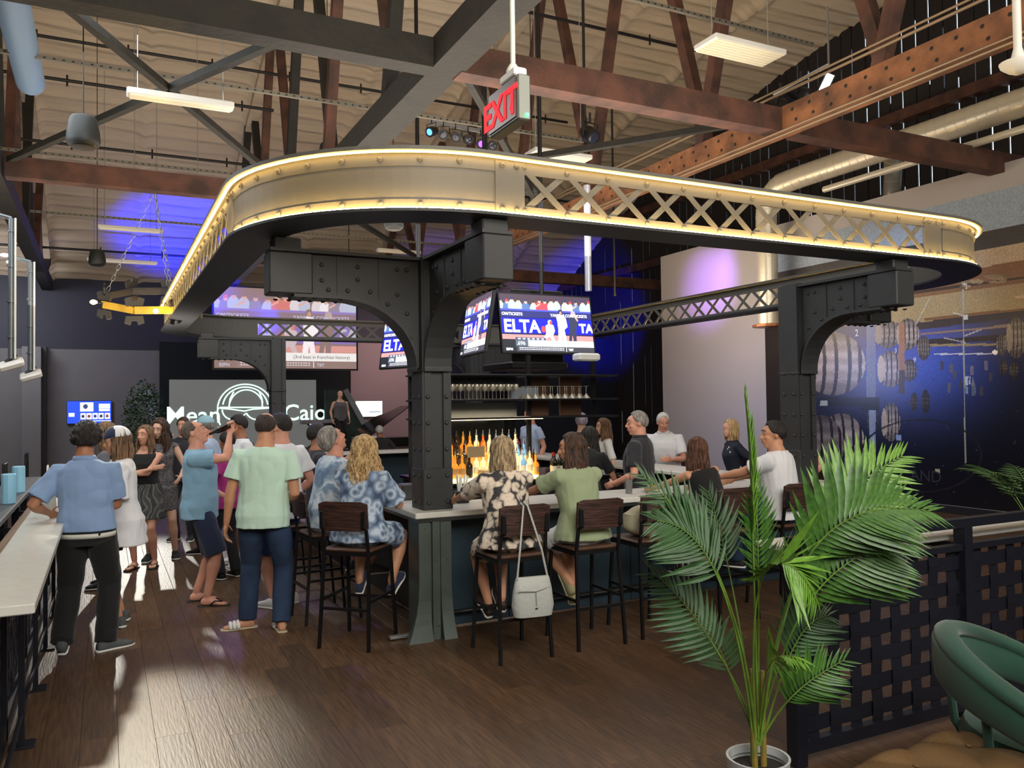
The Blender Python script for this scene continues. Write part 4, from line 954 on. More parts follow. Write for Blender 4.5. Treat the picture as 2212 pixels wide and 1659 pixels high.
def bottle(kind, name, label, group, mg, mlab, mcap, h=.29, r=.037, M0=Matrix()):
    """body, label, cap in local coordinates"""
    t = thing(name, label, 'bottle', (0, 0, 0), group=group)
    m = MB()
    if kind == 'wine': pr = [(r*.9, 0), (r, .01), (r, h*.60), (r*.9, h*.67), (r*.42, h*.76), (r*.36, h*.78), (r*.36, h*.97), (r*.42, h)]
    elif kind == 'tall': pr = [(r*.9, 0), (r*.95, .01), (r*.95, h*.66), (r*.7, h*.72), (r*.36, h*.78), (r*.33, h*.95), (r*.38, h)]
    else: pr = [(r*1.05, 0), (r*1.15, .01), (r*1.15, h*.55), (r*.95, h*.63), (r*.40, h*.72), (r*.38, h*.93), (r*.45, h)]
    m.lathe(pr, n=14); m.build('glass_body', mg, t, smooth=True)
    m = MB(); m.lathe([(r*1.02*(1.15 if kind == 'squat' else 1), h*.18), (r*1.02*(1.15 if kind == 'squat' else 1), h*.46)], n=14, cap=False); m.build('paper_label', mlab, t)
    m = MB()
    if kind == 'wine': m.lathe([(r*.42, h*.86), (r*.44, h*1.003), (.002, h*1.004)], n=10)
    else: m.lathe([(r*.42, h), (r*.42, h+.012), (.008, h+.02), (.005, h+.07), (.002, h+.072)], n=8)
    m.build('cap', mcap, t); return t
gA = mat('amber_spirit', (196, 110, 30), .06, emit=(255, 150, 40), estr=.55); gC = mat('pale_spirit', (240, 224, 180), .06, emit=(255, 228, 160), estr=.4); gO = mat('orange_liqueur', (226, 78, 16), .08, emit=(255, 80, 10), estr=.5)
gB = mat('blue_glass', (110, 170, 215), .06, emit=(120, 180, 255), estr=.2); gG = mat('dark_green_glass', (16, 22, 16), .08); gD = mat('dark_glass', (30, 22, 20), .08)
lW = mat('cream_paper', (225, 220, 200), .6); lK = mat('black_paper', (30, 28, 28), .5); lT = mat('tan_paper', (176, 140, 90), .6); cS = M_chrome; cR_ = mat('red_foil', (130, 24, 30), .4); cK = mat('black_cap', (24, 24, 26), .4); cY = mat('gold_cap', (210, 160, 60), .35, .5)
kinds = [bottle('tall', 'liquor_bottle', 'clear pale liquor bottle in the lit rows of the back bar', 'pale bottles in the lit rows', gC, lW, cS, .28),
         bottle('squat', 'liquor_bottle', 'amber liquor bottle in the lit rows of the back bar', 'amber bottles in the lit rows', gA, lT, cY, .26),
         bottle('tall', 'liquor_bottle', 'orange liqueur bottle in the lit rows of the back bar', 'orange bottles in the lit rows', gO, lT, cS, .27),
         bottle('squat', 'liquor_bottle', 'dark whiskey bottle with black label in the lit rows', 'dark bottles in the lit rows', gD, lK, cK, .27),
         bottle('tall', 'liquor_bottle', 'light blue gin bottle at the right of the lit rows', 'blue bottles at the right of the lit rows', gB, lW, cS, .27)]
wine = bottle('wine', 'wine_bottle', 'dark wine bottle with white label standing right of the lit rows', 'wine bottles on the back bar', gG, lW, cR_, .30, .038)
used = set()
ORD = ['first', 'second', 'third', 'fourth', 'fifth', 'sixth', 'seventh', 'eighth', 'ninth', 'tenth', 'eleventh', 'twelfth', 'thirteenth']
BN = ['clear pale liquor bottle', 'squat amber liquor bottle', 'orange liqueur bottle', 'dark whiskey bottle', 'light blue gin bottle']
def put(o, x, y, z, label=None):
    M = Matrix.Translation((x, y, z))
    if o in used: return copy_tree(o, M, label)
    used.add(o); o.matrix_local = M; WM[o] = M
    if label: o['label'] = label
    return o
rs = random.Random(5)
seq = [0, 0, 1, 3, 1, 1, 0, 2, 2, 0, 0, 4, 4]
for k in range(3):
    for i in range(13):
        kk = seq[i] if rs.random() < .55 else rs.choice((0, 1, 2, 0, 3, 4) if i > 4 else (0, 1, 0, 3, 1))
        put(kinds[kk], IX0+.12+i*.092+.02*(k % 2), IY0+.20+.2*k, .93+.11*k, '%s, %s from left in the %s lit row' % (BN[kk], ORD[i], ('lowest front', 'middle', 'highest back')[k]))
for i in range(7): put(wine, IX0+1.50+(i % 4)*.105+(.05 if i > 3 else 0), IY0+.06+.13*(i//4), .90, 'dark wine bottle with white label, %s from left in the %s row' % (ORD[i % 4], 'rear' if i > 3 else 'front'))
for i in range(5): put(kinds[3 if i % 2 else 1], IX0+1.36+.03*i, IY0+.30+.11*i, .90, '%s, %s from the front beside the lit rows' % (BN[3 if i % 2 else 1], ORD[i]))
# glassware
def stem_glass(kind, label, group):
    m = MB()
    if kind == 'martini': pr = [(.033, 0), (.033, .003), (.004, .008), (.0035, .09), (.055, .155), (.053, .155), (.003, .095)]
    else: pr = [(.032, 0), (.032, .003), (.004, .008), (.0035, .085), (.03, .11), (.036, .14), (.030, .18), (.028, .18), (.034, .14), (.026, .112), (.002, .09)]
    m.lathe(pr, n=12, cap=False); return m.build(kind+'_glass', mat('shiny_glass', (220, 214, 196), .08, .35, alpha=.55), smooth=True, label=label, cat='glass', group=group)
g1 = stem_glass('wine', 'upright wine glass on the dark rack above the lit bottles', 'wine glasses on the upper rack'); g2 = stem_glass('martini', 'martini glass turned upside down on the dark rack', 'upside-down martini glasses on the rack')
def putg(o, x, y, z, flip=False, label=None):
    M = Matrix.Translation((x, y, z)) @ (Matrix.Rotation(PI, 4, 'X') if flip else Matrix())
    if o in used:
        c = o.copy(); COL.objects.link(c)
    else: used.add(o); c = o
    c.matrix_local = M; WM[c] = M; c['label'] = label
for i in range(24): putg(g1, IX0-.2+(i % 12)*.105, IY0+.03+.12*(i//12), 1.882, False, 'upright wine glass, %s from left in the %s row of the rack' % (ORD[i % 12], 'rear' if i > 11 else 'front'))
for i in range(18): putg(g2, IX0+1.12+(i % 9)*.105, IY0+.03+.13*(i//9), 1.883+.155, True, 'upside-down martini glass, %s from left in the %s row of the rack' % (ORD[i % 9], 'rear' if i > 8 else 'front'))
m = MB(); m.rbox((IX0+1.02, IY0+.27, 1.882), (IX0+1.4, IY0+.40, 2.03), .008); m.build('clear_bin', mat('clear_plastic', (190, 205, 220), .15, alpha=.5), label='clear plastic bin among the glasses on the rack', cat='bin')
m = MB(); m.box((IX0+.30, IY0+.02, 1.19), (IX0+.52, IY0+.03, 1.32)); m.build('note_card', mat('tan_card', (170, 148, 110), .7), label='plain tan card propped in front of the lit bottles', cat='card')
m = MB(); m.lathe([(.11, 0), (.13, .1), (.12, .14)], (IX0+.55, IY0-.0, .90), 12); m.build('glass_bowl', mat('cut_glass', (220, 190, 130), .1, .2, bump=.6, bscale=60), smooth=True, label='cut-glass bowl glowing gold in front of the lit bottles', cat='bowl')

# things on the counters
def caddy(x, y, z, label):
    t = thing('straw_caddy', label, 'caddy', (x, y, z)); m = MB(); m.rbox((x-.055, y-.05, z), (x+.055, y+.05, z+.10), .005); m.build('box', M_black, t)
    for k in range(14):
        a = rs.uniform(-.04, .04); b = rs.uniform(-.03, .03); m = MB(); m.cyl((x+a*.8, y+b, z+.08), (x+a*1.5, y+b*1.2, z+.08+rs.uniform(.13, .17)), .0055, 6); m.build('straw', mat('white_straw', (226, 228, 220), .5), t)
_q = OZ(996, 1086, BZ); caddy(_q.x, _q.y, BZ, 'black caddy of white straws beside the main column')
caddy(2.35, 8.05, BZ, 'caddy of white straws on the left side of the bar')
caddy(5.15, 8.75, .90, 'caddy of white straws on the back bar behind the wine')
def tumbler(x, y, z, label, mc, h=.13, straw=True):
    t = thing('drink_glass', label, 'glass', (x, y, z)); m = MB(); m.lathe([(.03, 0), (.036, h), (.033, h), (.028, .006)], (x, y, z), 14, cap=False); m.lathe([(.028, .004), (.032, h*.75)], (x, y, z), 12); m.build('tumbler', mc, t, smooth=True)
    if straw: m = MB(); m.cyl((x, y, z+.05), (x+.02, y, z+h+.07), .003, 6); m.build('straw', M_black, t)
tumbler(3.02, 6.18, BZ, 'glass of red-brown iced drink beside the woman in green', mat('iced_tea', (128, 52, 30), .1), .14)
tumbler(4.30, 6.25, BZ, 'glass with a black straw in front of the woman in the black top', mat('water_glass', (130, 130, 130), .08, alpha=.6))
tumbler(5.15, 6.28, BZ, 'short glass in front of the dark-haired man in white', mat('water_glass', (130, 130, 130), .08, alpha=.6), .09)
tumbler(2.42, 7.7, BZ, 'clear glass beside the grey-haired man in tie-dye', mat('water_glass', (130, 130, 130), .08, alpha=.6))
m = MB()
for k, (x, y, a) in enumerate(((2.28, 7.0, .2), (2.95, 6.12, -.3))):
    m = MB(); m.cbox((0, 0, .002), (.21, .28, .003), Matrix.Translation((x, y, BZ)) @ Matrix.Rotation(a, 4, 'Z')); m.build('menu_sheet', lW, label=('white menu sheet on the left side of the bar', 'white paper lying under the arms of the woman in the floral top')[k], cat='menu')
m = MB(); m.rbox((2.33, 6.86, BZ), (2.47, 7.0, BZ+.14), .01); m.build('napkin_holder', mat('grey_metal', (90, 92, 94), .3, .7), label='grey metal napkin holder behind the curly-haired woman', cat='napkin holder')
for k in range(5):
    m = MB(); m.lathe([(.022, 0), (.022, .09), (.010, .11), (.010, .13)], (6.25+.07*k, 6.75, BZ), 10); m.build('sauce_bottle', mat('red_sauce', (120, 20, 26), .3), smooth=True, label='dark red sauce bottle, %s from left at the right end of the bar' % ORD[k], cat='bottle', group='red sauce bottles on the bar')
M_phone = mat('phone_black', (20, 20, 24), .2)

# ------------------------------------------------------------------ stools
M_swood = mat('dark_walnut', (70, 44, 36), .5, bump=.3, bscale=10, var=.4, vscale=7, vcol=(40, 26, 22), stretch=(1, 1, 9))
M_swoodh = mat('dark_walnut_seat', (84, 60, 46), .45, bump=.3, bscale=10, var=.35, vscale=7, stretch=(1, 9, 1))
SEAT = .745
def make_stool(label, group):
    """faces +Y; back at -Y"""
    t = thing('bar_stool', label, 'stool', (0, 0, 0), group=group)
    m = MB(); m.rbox((-.205, -.19, SEAT-.03), (.205, .20, SEAT), .012); m.build('seat', M_swoodh, t)
    m = MB()
    for s in (-1, 1): m.box((s*.19-.011, -.19, SEAT-.055), (s*.19+.011, .19, SEAT-.03))
    for y in (-.19, .18): m.box((-.19, y-.0, SEAT-.055), (.19, y+.02, SEAT-.03))
    m.build('seat_frame', M_blackm, t)
    for s in (-1, 1):
        m = MB(); m.bar((s*.205, -.245, 0), (s*.185, -.195, SEAT-.03), .022, .022, (0, 1, 0)); m.bar((s*.185, -.195, SEAT-.03), (s*.17, -.245, 1.085), .022, .020, (0, 1, 0)); m.build('leg', M_blackm, t)
        m = MB(); m.bar((s*.205, .235, 0), (s*.185, .18, SEAT-.03), .022, .022, (0, 1, 0)); m.build('leg', M_blackm, t)
    for (a, b, nm) in (((-.2, -.228, .30), (.2, -.228, .30), 'stretcher'), ((-.2, .215, .30), (.2, .215, .30), 'foot_rest'), ((-.2, -.228, .36), (-.2, .215, .36), 'stretcher'), ((.2, -.228, .36), (.2, .215, .36), 'stretcher')):
        m = MB(); m.bar(a, b, .02, .02); m.build(nm, M_blackm, t)
    # curved backrest plank
    m = MB(); rings = []
    for i in range(9):
        x = -.20+.40*i/8; yb = -.225-.022*(1-(x/.2)**2); ch = .018 if i in (0, 8) else 0
        rings.append([V((x, yb-.012+.02, .885+ch)), V((x, yb-.012, .885+ch)), V((x, yb-.030, 1.105-ch)), V((x, yb-.010, 1.105-ch))])
    m.loft(rings); m.build('backrest', M_swood, t)
    for s in (-1, 1):
        m = MB(); m.rbox((s*.172-.022, -.262, .90), (s*.172+.022, -.240, 1.04), .01); m.build('bracket', M_blackm, t)
    return t
st0 = None
def stool(x, y, a, label, group='dark wood and metal bar stools around the bar'):
    global st0
    M = Matrix.Translation((x, y, 0)) @ Matrix.Rotation(-R(a), 4, 'Z')
    if st0 is None: st0 = make_stool(label, group); st0.matrix_local = M; WM[st0] = M; return st0
    return copy_tree(st0, M, label)
stool(2.67, 5.42, 0, 'bar stool with a pale bag strap over its back, under the floral-dressed woman')
stool(1.76, 6.24, 43, 'bar stool under the woman with long curly blonde hair')
stool(3.31, 5.43, 0, 'bar stool under the woman in the green top and white shorts')
stool(3.90, 5.46, 0, 'bar stool with a pale folded jacket on its seat, behind the palm tip')
stool(4.68, 5.48, 0, 'bar stool under the woman in the black sleeveless top')
stool(5.40, 5.48, 0, 'bar stool under the dark-haired man in the white tee')
stool(1.72, 7.10, 85, 'bar stool under the grey-haired man in the tie-dye shirt')
stool(1.66, 7.75, 88, 'empty-looking bar stool just beyond the tie-dye man, on the left side of the bar')
stool(1.70, 9.2, 88, 'bar stool farther back on the left side of the bar')
stool(7.15, 7.95, -90, 'bar stool under the blonde woman in navy, right end of the bar')
stool(7.1, 9.3, -95, 'bar stool under the white-haired man in the white polo')
stool(7.18, 7.0, -88, 'bar stool under the grey-haired man in mint green, right end of the bar')
# folded jacket on stool 4
m = MB(); m.ell((3.90, 5.44, SEAT+.12), (.21, .17, .125), n=20, m=12, fn=lambda d: 1+.05*math.sin(d.x*9+d.z*5)+.04*math.sin(d.y*11)); m.build('folded_jacket', mat('khaki_cloth', (168, 162, 138), .9, bump=.4, bscale=12), smooth=True, label='pale khaki jacket bundled on the stool behind the palm tip', cat='jacket')

# ------------------------------------------------------------------ people
def nrm(a): return a.normalized()
def ik(a, b, l1, l2, pole):
    d = b-a; L = d.length; L = min(L, (l1+l2)*.995); dn = d.normalized(); b = a+dn*L
    c = (l1*l1-l2*l2+L*L)/(2*L); h = math.sqrt(max(l1*l1-c*c, 1e-8)); p = V(pole); p = p-dn*p.dot(dn)
    if p.length < 1e-4: p = V((0, 1, 0))
    return a+dn*c+p.normalized()*h, b
def remesh(mb, vox, sm=4, wrinkle=0, seed=1):
    me = mb.mesh('tmp', [])
    o = bpy.data.objects.new('tmp', me); COL.objects.link(o)
    r_ = o.modifiers.new('r', 'REMESH'); r_.mode = 'VOXEL'; r_.voxel_size = vox
    s_ = o.modifiers.new('s', 'SMOOTH'); s_.factor = .5; s_.iterations = sm
    out = bpy.data.meshes.new_from_object(o.evaluated_get(bpy.context.evaluated_depsgraph_get()))
    bpy.data.objects.remove(o); bpy.data.meshes.remove(me)
    n = len(out.vertices)
    if wrinkle and n:
        co = np.empty(n*3); out.vertices.foreach_get('co', co); co = co.reshape(-1, 3); no = np.empty(n*3); out.vertices.foreach_get('normal', no); no = no.reshape(-1, 3)
        rs_ = np.random.RandomState(seed); f = np.zeros(n)
        for k in range(9):
            w = rs_.randn(3)*np.array((22, 22, 13)); f += np.sin(co @ w+rs_.rand()*6+1.4*np.sin(co @ rs_.randn(3)*9))
        f = f/9; co += no*(np.abs(f)*2-.6)[:, None]*wrinkle; out.vertices.foreach_set('co', co.ravel())
    out.polygons.foreach_set('use_smooth', [True]*len(out.polygons)); out.update(); return out
class Ring:
    pass
def ellring(c, X, Y, rx, ry, n=20, sq=2.3):
    r_ = []
    for j in range(n):
        a = 2*PI*j/n; ca, sa = math.cos(a), math.sin(a)
        k = (abs(ca)**sq+abs(sa)**sq)**(-1/sq); r_.append(c+X*rx*ca*k+Y*ry*sa*k)
    return r_
def limb(mb, pts, rr, n=12):
    """rounded tube"""
    pts = [V(p) for p in pts]; P2 = []; R2 = []
    d0 = (pts[1]-pts[0]).normalized(); d1 = (pts[-1]-pts[-2]).normalized()
    P2 += [pts[0]-d0*rr[0]*.95, pts[0]-d0*rr[0]*.6]; R2 += [rr[0]*.3, rr[0]*.8]
    P2 += pts; R2 += list(rr)
    P2 += [pts[-1]+d1*rr[-1]*.6, pts[-1]+d1*rr[-1]*.95]; R2 += [rr[-1]*.8, rr[-1]*.3]
    mb.tube(P2, R2, n)
SKIN = {'fair': (214, 160, 134), 'tan': (200, 146, 114), 'pink': (214, 154, 130), 'brown': (166, 114, 86), 'pale': (220, 176, 152)}
def skinmat(k): return mat('skin_'+k, SKIN[k], .5, bump=.05, bscale=60, var=.12, vscale=9, spec=.35)
def hairmat(name, c, c2): return mat('hair_'+name, c, .55, bump=.7, bscale=60, var=.5, vscale=26, vcol=c2, stretch=(2.2, 2.2, .45))
PPL = {}
def human(name_label, x, y, a, h=1.75, fem=False, z0=0, seat=None, lean=0, side=0, twist=0, head=(0, 0, 0), rh=None, lh=None, rf=None, lf=None, re=None, le=None,
          skin='fair', top=None, bottom=None, shoes=None, hair=None, vox=.010, build=1.0, curl=.5, face=True, fa=(0, 0), foot_tilt=0, group=None, extra=None, hold=None):
    """figure facing azimuth a (0 = away from the camera along +Y, 90 = to the right). All local points in metres at 1.75 m scale."""
    s = h/1.75
    M = Matrix.Translation((x, y, z0)) @ Matrix.Rotation(-R(a), 4, 'Z')
    t = thing('person', name_label, 'person', (0, 0, 0), M=M, group=group)
    up, fw, rt = V((0, 0, 1)), V((0, 1, 0)), V((1, 0, 0))
    b = build
    pz = (seat+.115*s)/s if seat else .935
    P = V((0, 0, pz))*s if not seat else V((0, -.03, pz*s))
    Rt = Matrix.Rotation(-R(twist), 3, 'Z') @ Matrix.Rotation(-R(lean), 3, 'X') @ Matrix.Rotation(R(side), 3, 'Y')
    def tp(px_, py_, pz_):
        k = min(1, max(0, (pz_+.08)/.22)); Q = Matrix.Identity(3).lerp(Rt, k) if k < 1 else Rt
        return P+(Q @ V((px_, py_, pz_)))*s
    def tx(pz_):
        k = min(1, max(0, (pz_+.08)/.22)); Q = Matrix.Identity(3).lerp(Rt, k) if k < 1 else Rt
        return Q @ rt, Q @ fw
    sh = (.165 if fem else .188)*(.5+.5*b)
    if fem: T = [(-.13, .10, .08, 0), (-.08, .165, .12, -.01), (-.02, .175, .125, -.012), (.06, .150, .108, -.004), (.14, .132, .098, 0), (.24, .142, .110, .012), (.32, .155, .120, .018), (.40, .160, .098, 0), (.440, .142, .082, -.008), (.475, .108, .068, -.01), (.505, .070, .058, -.008), (.53, .052, .052, -.004)]
    else: T = [(-.13, .10, .08, 0), (-.08, .160, .118, -.008), (-.02, .168, .122, -.008), (.06, .163, .118, .0), (.14, .160, .116, .006), (.24, .168, .122, .010), (.33, .182, .125, .010), (.40, .184, .110, 0), (.445, .160, .092, -.01), (.485, .120, .074, -.012), (.515, .080, .064, -.01), (.54, .060, .058, -.004)]
    def torso(mb, off, z_lo=-.14, z_hi=.55, flare_=0, drop=None):
        rings = []; rows = [r_ for r_ in T if z_lo <= r_[0] <= z_hi]
        for (zz, rx_, ry_, yo) in rows:
            X, Y = tx(zz); bb = b if zz < .3 else (.5+.5*b)
            fl = flare_*max(0, (.2-zz))
            rings.append(ellring(tp(0, yo, zz), X, Y, (rx_*bb+off+fl)*s, (ry_*bb+off+fl)*s))
        if drop is not None:          # hem that carries on below the last row
            zz, rx_, ry_, yo = rows[0]; X, Y = tx(zz); rings.insert(0, ellring(tp(0, yo, drop), X, Y, (rx_*b+off+flare_*(.2-drop))*s, (ry_*b+off+flare_*(.2-drop))*s))
        mb.loft(rings)
    B = MB(); torso(B, -.012)
    # neck and head
    nk = tp(0, -.01, .50); pv = tp(0, .0, .566)
    Hm = (Matrix.Rotation(-R(head[0]), 3, 'Z') @ Matrix.Rotation(R(head[1]), 3, 'X') @ Matrix.Rotation(R(head[2]), 3, 'Y'))
    hc = pv+(Hm @ V((0, .022, .092)))*s
    HM = Matrix.Translation(hc) @ Hm.to_4x4() @ Matrix.Scale(s*(.97 if fem else 1.02), 4)
    nr = (.050 if fem else .061)*s
    limb(B, [nk, pv+V((0, -.004, 0)), pv+(hc-pv)*.45+Hm @ V((0, -.02, 0))], [nr*1.35, nr*1.06, nr*.98])
    Hq = lambda q: HM @ V(q)
    def hel(c, r_, **k): B.ell(c, r_, M=HM, n=16, m=12)
    hel((0, -.014, .026), (.074, .092, .094)); hel((0, .022, -.040), (.057, .066, .074)); hel((0, .058, -.096), (.026, .024, .022)); hel((0, .055, .03), (.056, .042, .05))
    if face:
        B.tube([Hq((0, .088, .022)), Hq((0, .104, -.008)), Hq((0, .117, -.030)), Hq((0, .098, -.036))], [.007*s, .010*s, .0125*s, .008*s], 8)
        hel((.013, .096, -.031), (.009, .011, .008)); hel((-.013, .096, -.031), (.009, .011, .008))
        B.tube([Hq((-.042, .074, .036)), Hq((0, .092, .034)), Hq((.042, .074, .036))], [.009*s]*3, 6)
        for q in (-1, 1): hel((q*.036, .066, -.024), (.020, .020, .018))
        B.tube([Hq((-.022, .083, -.060)), Hq((0, .0955, -.058)), Hq((.022, .083, -.060))], [.005*s, .008*s, .005*s], 6)
        B.tube([Hq((-.018, .083, -.068)), Hq((0, .0935, -.069)), Hq((.018, .083, -.068))], [.005*s, .008*s, .005*s], 6)
    for q in (-1, 1): B.ell((q*.077, -.008, .0), (.011, .020, .031), M=HM, n=10, m=8)
    # arms
    SR, SL = tp(sh, -.005, .428), tp(-sh, -.005, .428)
    ua, la = .285*s, .255*s; ar = (.040 if fem else .047)*(.55+.45*b)
    J = {}
    for nm, S_, tgt, q, pole in (('r', SR, rh, 1, re), ('l', SL, lh, -1, le)):
        tg = V(tgt)*s if tgt is not None else V((q*(sh+.075), .05, pz-.07 if not seat else pz+.05))*s
        E_, H_ = ik(S_, tg, ua, la, V(pole) if pole else V((q*.5, -1, -.3)))
        J[nm] = (S_, E_, H_)
        limb(B, [S_+V((-q*.03*s, 0, -.01*s)), S_, S_.lerp(E_, .35), S_.lerp(E_, .7), E_, E_.lerp(H_, .25), E_.lerp(H_, .6), H_], [k*s for k in (ar*1.05, ar*1.12, ar*1.10, ar*.92, ar*.86, ar*.90, ar*.68, ar*.52)])
        # hand: palm, four fingers, thumb
        fd = (H_-E_).normalized(); pn = fd.cross(V((0, 0, 1)) if abs(fd.z) < .8 else V((0, 1, 0))).normalized()*(-q)     # palm normal faces the body
        if hold and nm in hold: pn = (V(hold[nm])-fd*V(hold[nm]).dot(fd)).normalized()
        sd = fd.cross(pn).normalized()                                     # across the knuckles
        if sd.y < 0 and abs(fd.z) > .6: sd = -sd
        if abs(fd.z) <= .6 and sd.z < 0: sd = -sd
        k = s*(.90 if fem else 1)
        pc_ = H_+fd*.045*k
        Q = Matrix(((sd.x, fd.x, pn.x, pc_.x), (sd.y, fd.y, pn.y, pc_.y), (sd.z, fd.z, pn.z, pc_.z), (0, 0, 0, 1)))
        B.ell((0, 0, 0), (.040*k, .052*k, .017*k), M=Q, n=14, m=8)
        fr = max(.0085*k, vox*.80)
        for f_, (ox, L1) in enumerate(((.030, .040), (.010, .046), (-.010, .043), (-.029, .034))):
            c = curl*(1+.12*f_); p0 = Q @ V((ox*k, .035*k, 0)); d1 = (fd*math.cos(c*.7)+pn*math.sin(c*.7)); d2 = (fd*math.cos(c*1.7)+pn*math.sin(c*1.7)); d3 = (fd*math.cos(c*2.5)+pn*math.sin(c*2.5))
            p1 = p0+d1*(L1+.012)*k; p2 = p1+d2*L1*.62*k; p3 = p2+d3*L1*.45*k
            limb(B, [p0, p1, p2, p3], [fr, fr, fr*.93, fr*.82], 8)
        p0 = Q @ V((.028*k, -.022*k, .004*k)); d1 = (fd*.55+sd*.75+pn*.35).normalized(); d2 = (fd*.85+sd*.25+pn*(.3+curl*.5)).normalized()
        limb(B, [p0, p0+d1*.038*k, p0+d1*.038*k+d2*.032*k], [fr*1.25, fr*1.1, fr*.95], 8)
        J[nm] += (Q,)
    # legs
    hpx = .088 if fem else .092
    LG = {}
    for nm, q, ft in (('r', 1, rf), ('l', -1, lf)):
        hp = P+V((q*hpx, 0, -.03))*s
        if ft is None: ft = (q*.11, .0, .085) if not seat else (q*.12, .36, .40)
        A = V(ft)*s
        pole = V((q*.12, 1, .25)) if not seat else V((q*.25, 1, .9))
        K_, A_ = ik(hp, A, .435*s, .425*s, pole)
        LG[nm] = (hp, K_, A_)
        lr = (.5+.5*b)
        limb(B, [hp, hp.lerp(K_, .3), hp.lerp(K_, .7), K_, K_.lerp(A_, .12), K_.lerp(A_, .32), K_.lerp(A_, .65), A_.lerp(K_, .05)], [k_*s*lr for k_ in ((.084, .080, .064, .053, .050, .056, .040, .033) if fem else (.085, .082, .066, .054, .050, .058, .042, .035))], 14)
    # feet
    sh_k = (shoes or {}).get('kind', 'bare'); FM = {}
    for nm, q in (('r', 1), ('l', -1)):
        A_ = LG[nm][2]; yw = fa[0 if nm == 'r' else 1]
        tl = foot_tilt if not isinstance(foot_tilt, dict) else foot_tilt.get(nm, 0)
        Q = Matrix.Translation(A_) @ Matrix.Rotation(-R(yw+q*9), 4, 'Z') @ Matrix.Rotation(-R(tl), 4, 'X') @ Matrix.Scale(s*(.9 if fem else 1), 4)
        FM[nm] = Q
        fr_ = [((0, -.055, -.05), .026, .024), ((0, -.03, -.042), .034, .038), ((0, .02, -.040), .036, .040), ((.0, .07, -.050), .040, .030), ((.003, .12, -.062), .045, .018), ((.002, .16, -.067), .040, .013), ((0, .185, -.068), .024, .009)]
        B.loft([ellring(Q @ V(c), Q.to_3x3().normalized() @ rt, Q.to_3x3().normalized() @ up, rx_*s, rz_*s, 14) for c, rx_, rz_ in fr_])
    me_ = remesh(B, vox, 4)
    me_.materials.append(skinmat(skin)); o = bpy.data.objects.new('body', me_); COL.objects.link(o); o.parent = t; WM[o] = M
    WMt = WM[t]
    def addmesh(nm, mesh_, mt, lab=None):
        mesh_.materials.clear(); mesh_.materials.append(mt); q_ = bpy.data.objects.new(nm, mesh_); COL.objects.link(q_); q_.parent = t; WM[q_] = M
        if lab: q_['label'] = lab
        return q_
    def addmb(nm, mb, mt, smooth=True, lab=None):
        q_ = bpy.data.objects.new(nm, mb.mesh(nm, mt, None, smooth)); COL.objects.link(q_); q_.parent = t; WM[q_] = M
        if lab: q_['label'] = lab
        return q_
    seed = int(abs(x*100+y*10)) % 997
    # clothes
    if top:
        C = MB(); off = top.get('off', .012); kind = top.get('kind', 'tee')
        if kind == 'dress': torso(C, off, -.09, .50, 0); 
        else: hm_ = top.get('hem', -.12) if not seat else -.085; torso(C, off, (-.09 if hm_ < -.09 else hm_) if not seat else -.03, .52 if kind != 'tank' else .46, top.get('flare', .05), hm_ if (seat or hm_ < -.09) else None)
        if kind == 'dress':
            rg = []
            for zz, k_ in ((-.34 if not seat else -.1, .03), (-.2 if not seat else -.09, .02), (-.05, .01)):
                rg.append(ellring(P+V((0, .0, zz))*s, rt, fw, (.175*b+off+k_)*s, (.13*b+off+k_)*s))
            C.loft(rg)
        sl = top.get('sleeve', .55)
        if kind == 'tank':
            for q, S_ in ((1, SR), (-1, SL)): limb(C, [tp(q*sh*.62, -.03, .44), tp(q*sh*.60, 0, .50), tp(q*sh*.62, .03, .43)], [.02*s]*3, 8)
        else:
            for nm, q in (('r', 1), ('l', -1)):
                S_, E_, H_, _ = J[nm]; r0_ = ar*1.22+off*1.1
                r0_ = ar*1.12+off*1.0; pts_ = [tp(q*sh*.52, -.004, .415), S_]; rr_ = [r0_*1.10, r0_*1.06]
                if sl <= 1: pts_ += [S_.lerp(E_, sl*.5), S_.lerp(E_, sl)]; rr_ += [r0_*1.06, (r0_*.97)+top.get('cuff', .012)]
                else: pts_ += [S_.lerp(E_, .5), E_, E_.lerp(H_, sl-1)]; rr_ += [r0_, r0_*.92, r0_*.8]
                C.tube(pts_, [k_*s for k_ in rr_], 14)
        addmesh(top.get('name', 'shirt'), remesh(C, vox*1.0, 3, top.get('wr', .006), seed), top['mat'], top.get('label'))
        if top.get('collar'):
            Cc = MB(); X, Y = tx(.5)
            rg = [ellring(tp(0, -.008, zz), X, Y, r_*s, r_*.92*s, 20) for zz, r_ in ((.505, .094), (.535, .078), (.545, .074), (.53, .070), (.51, .070))]
            Cc.loft(rg); addmb('collar', Cc, top.get('cmat', top['mat']))
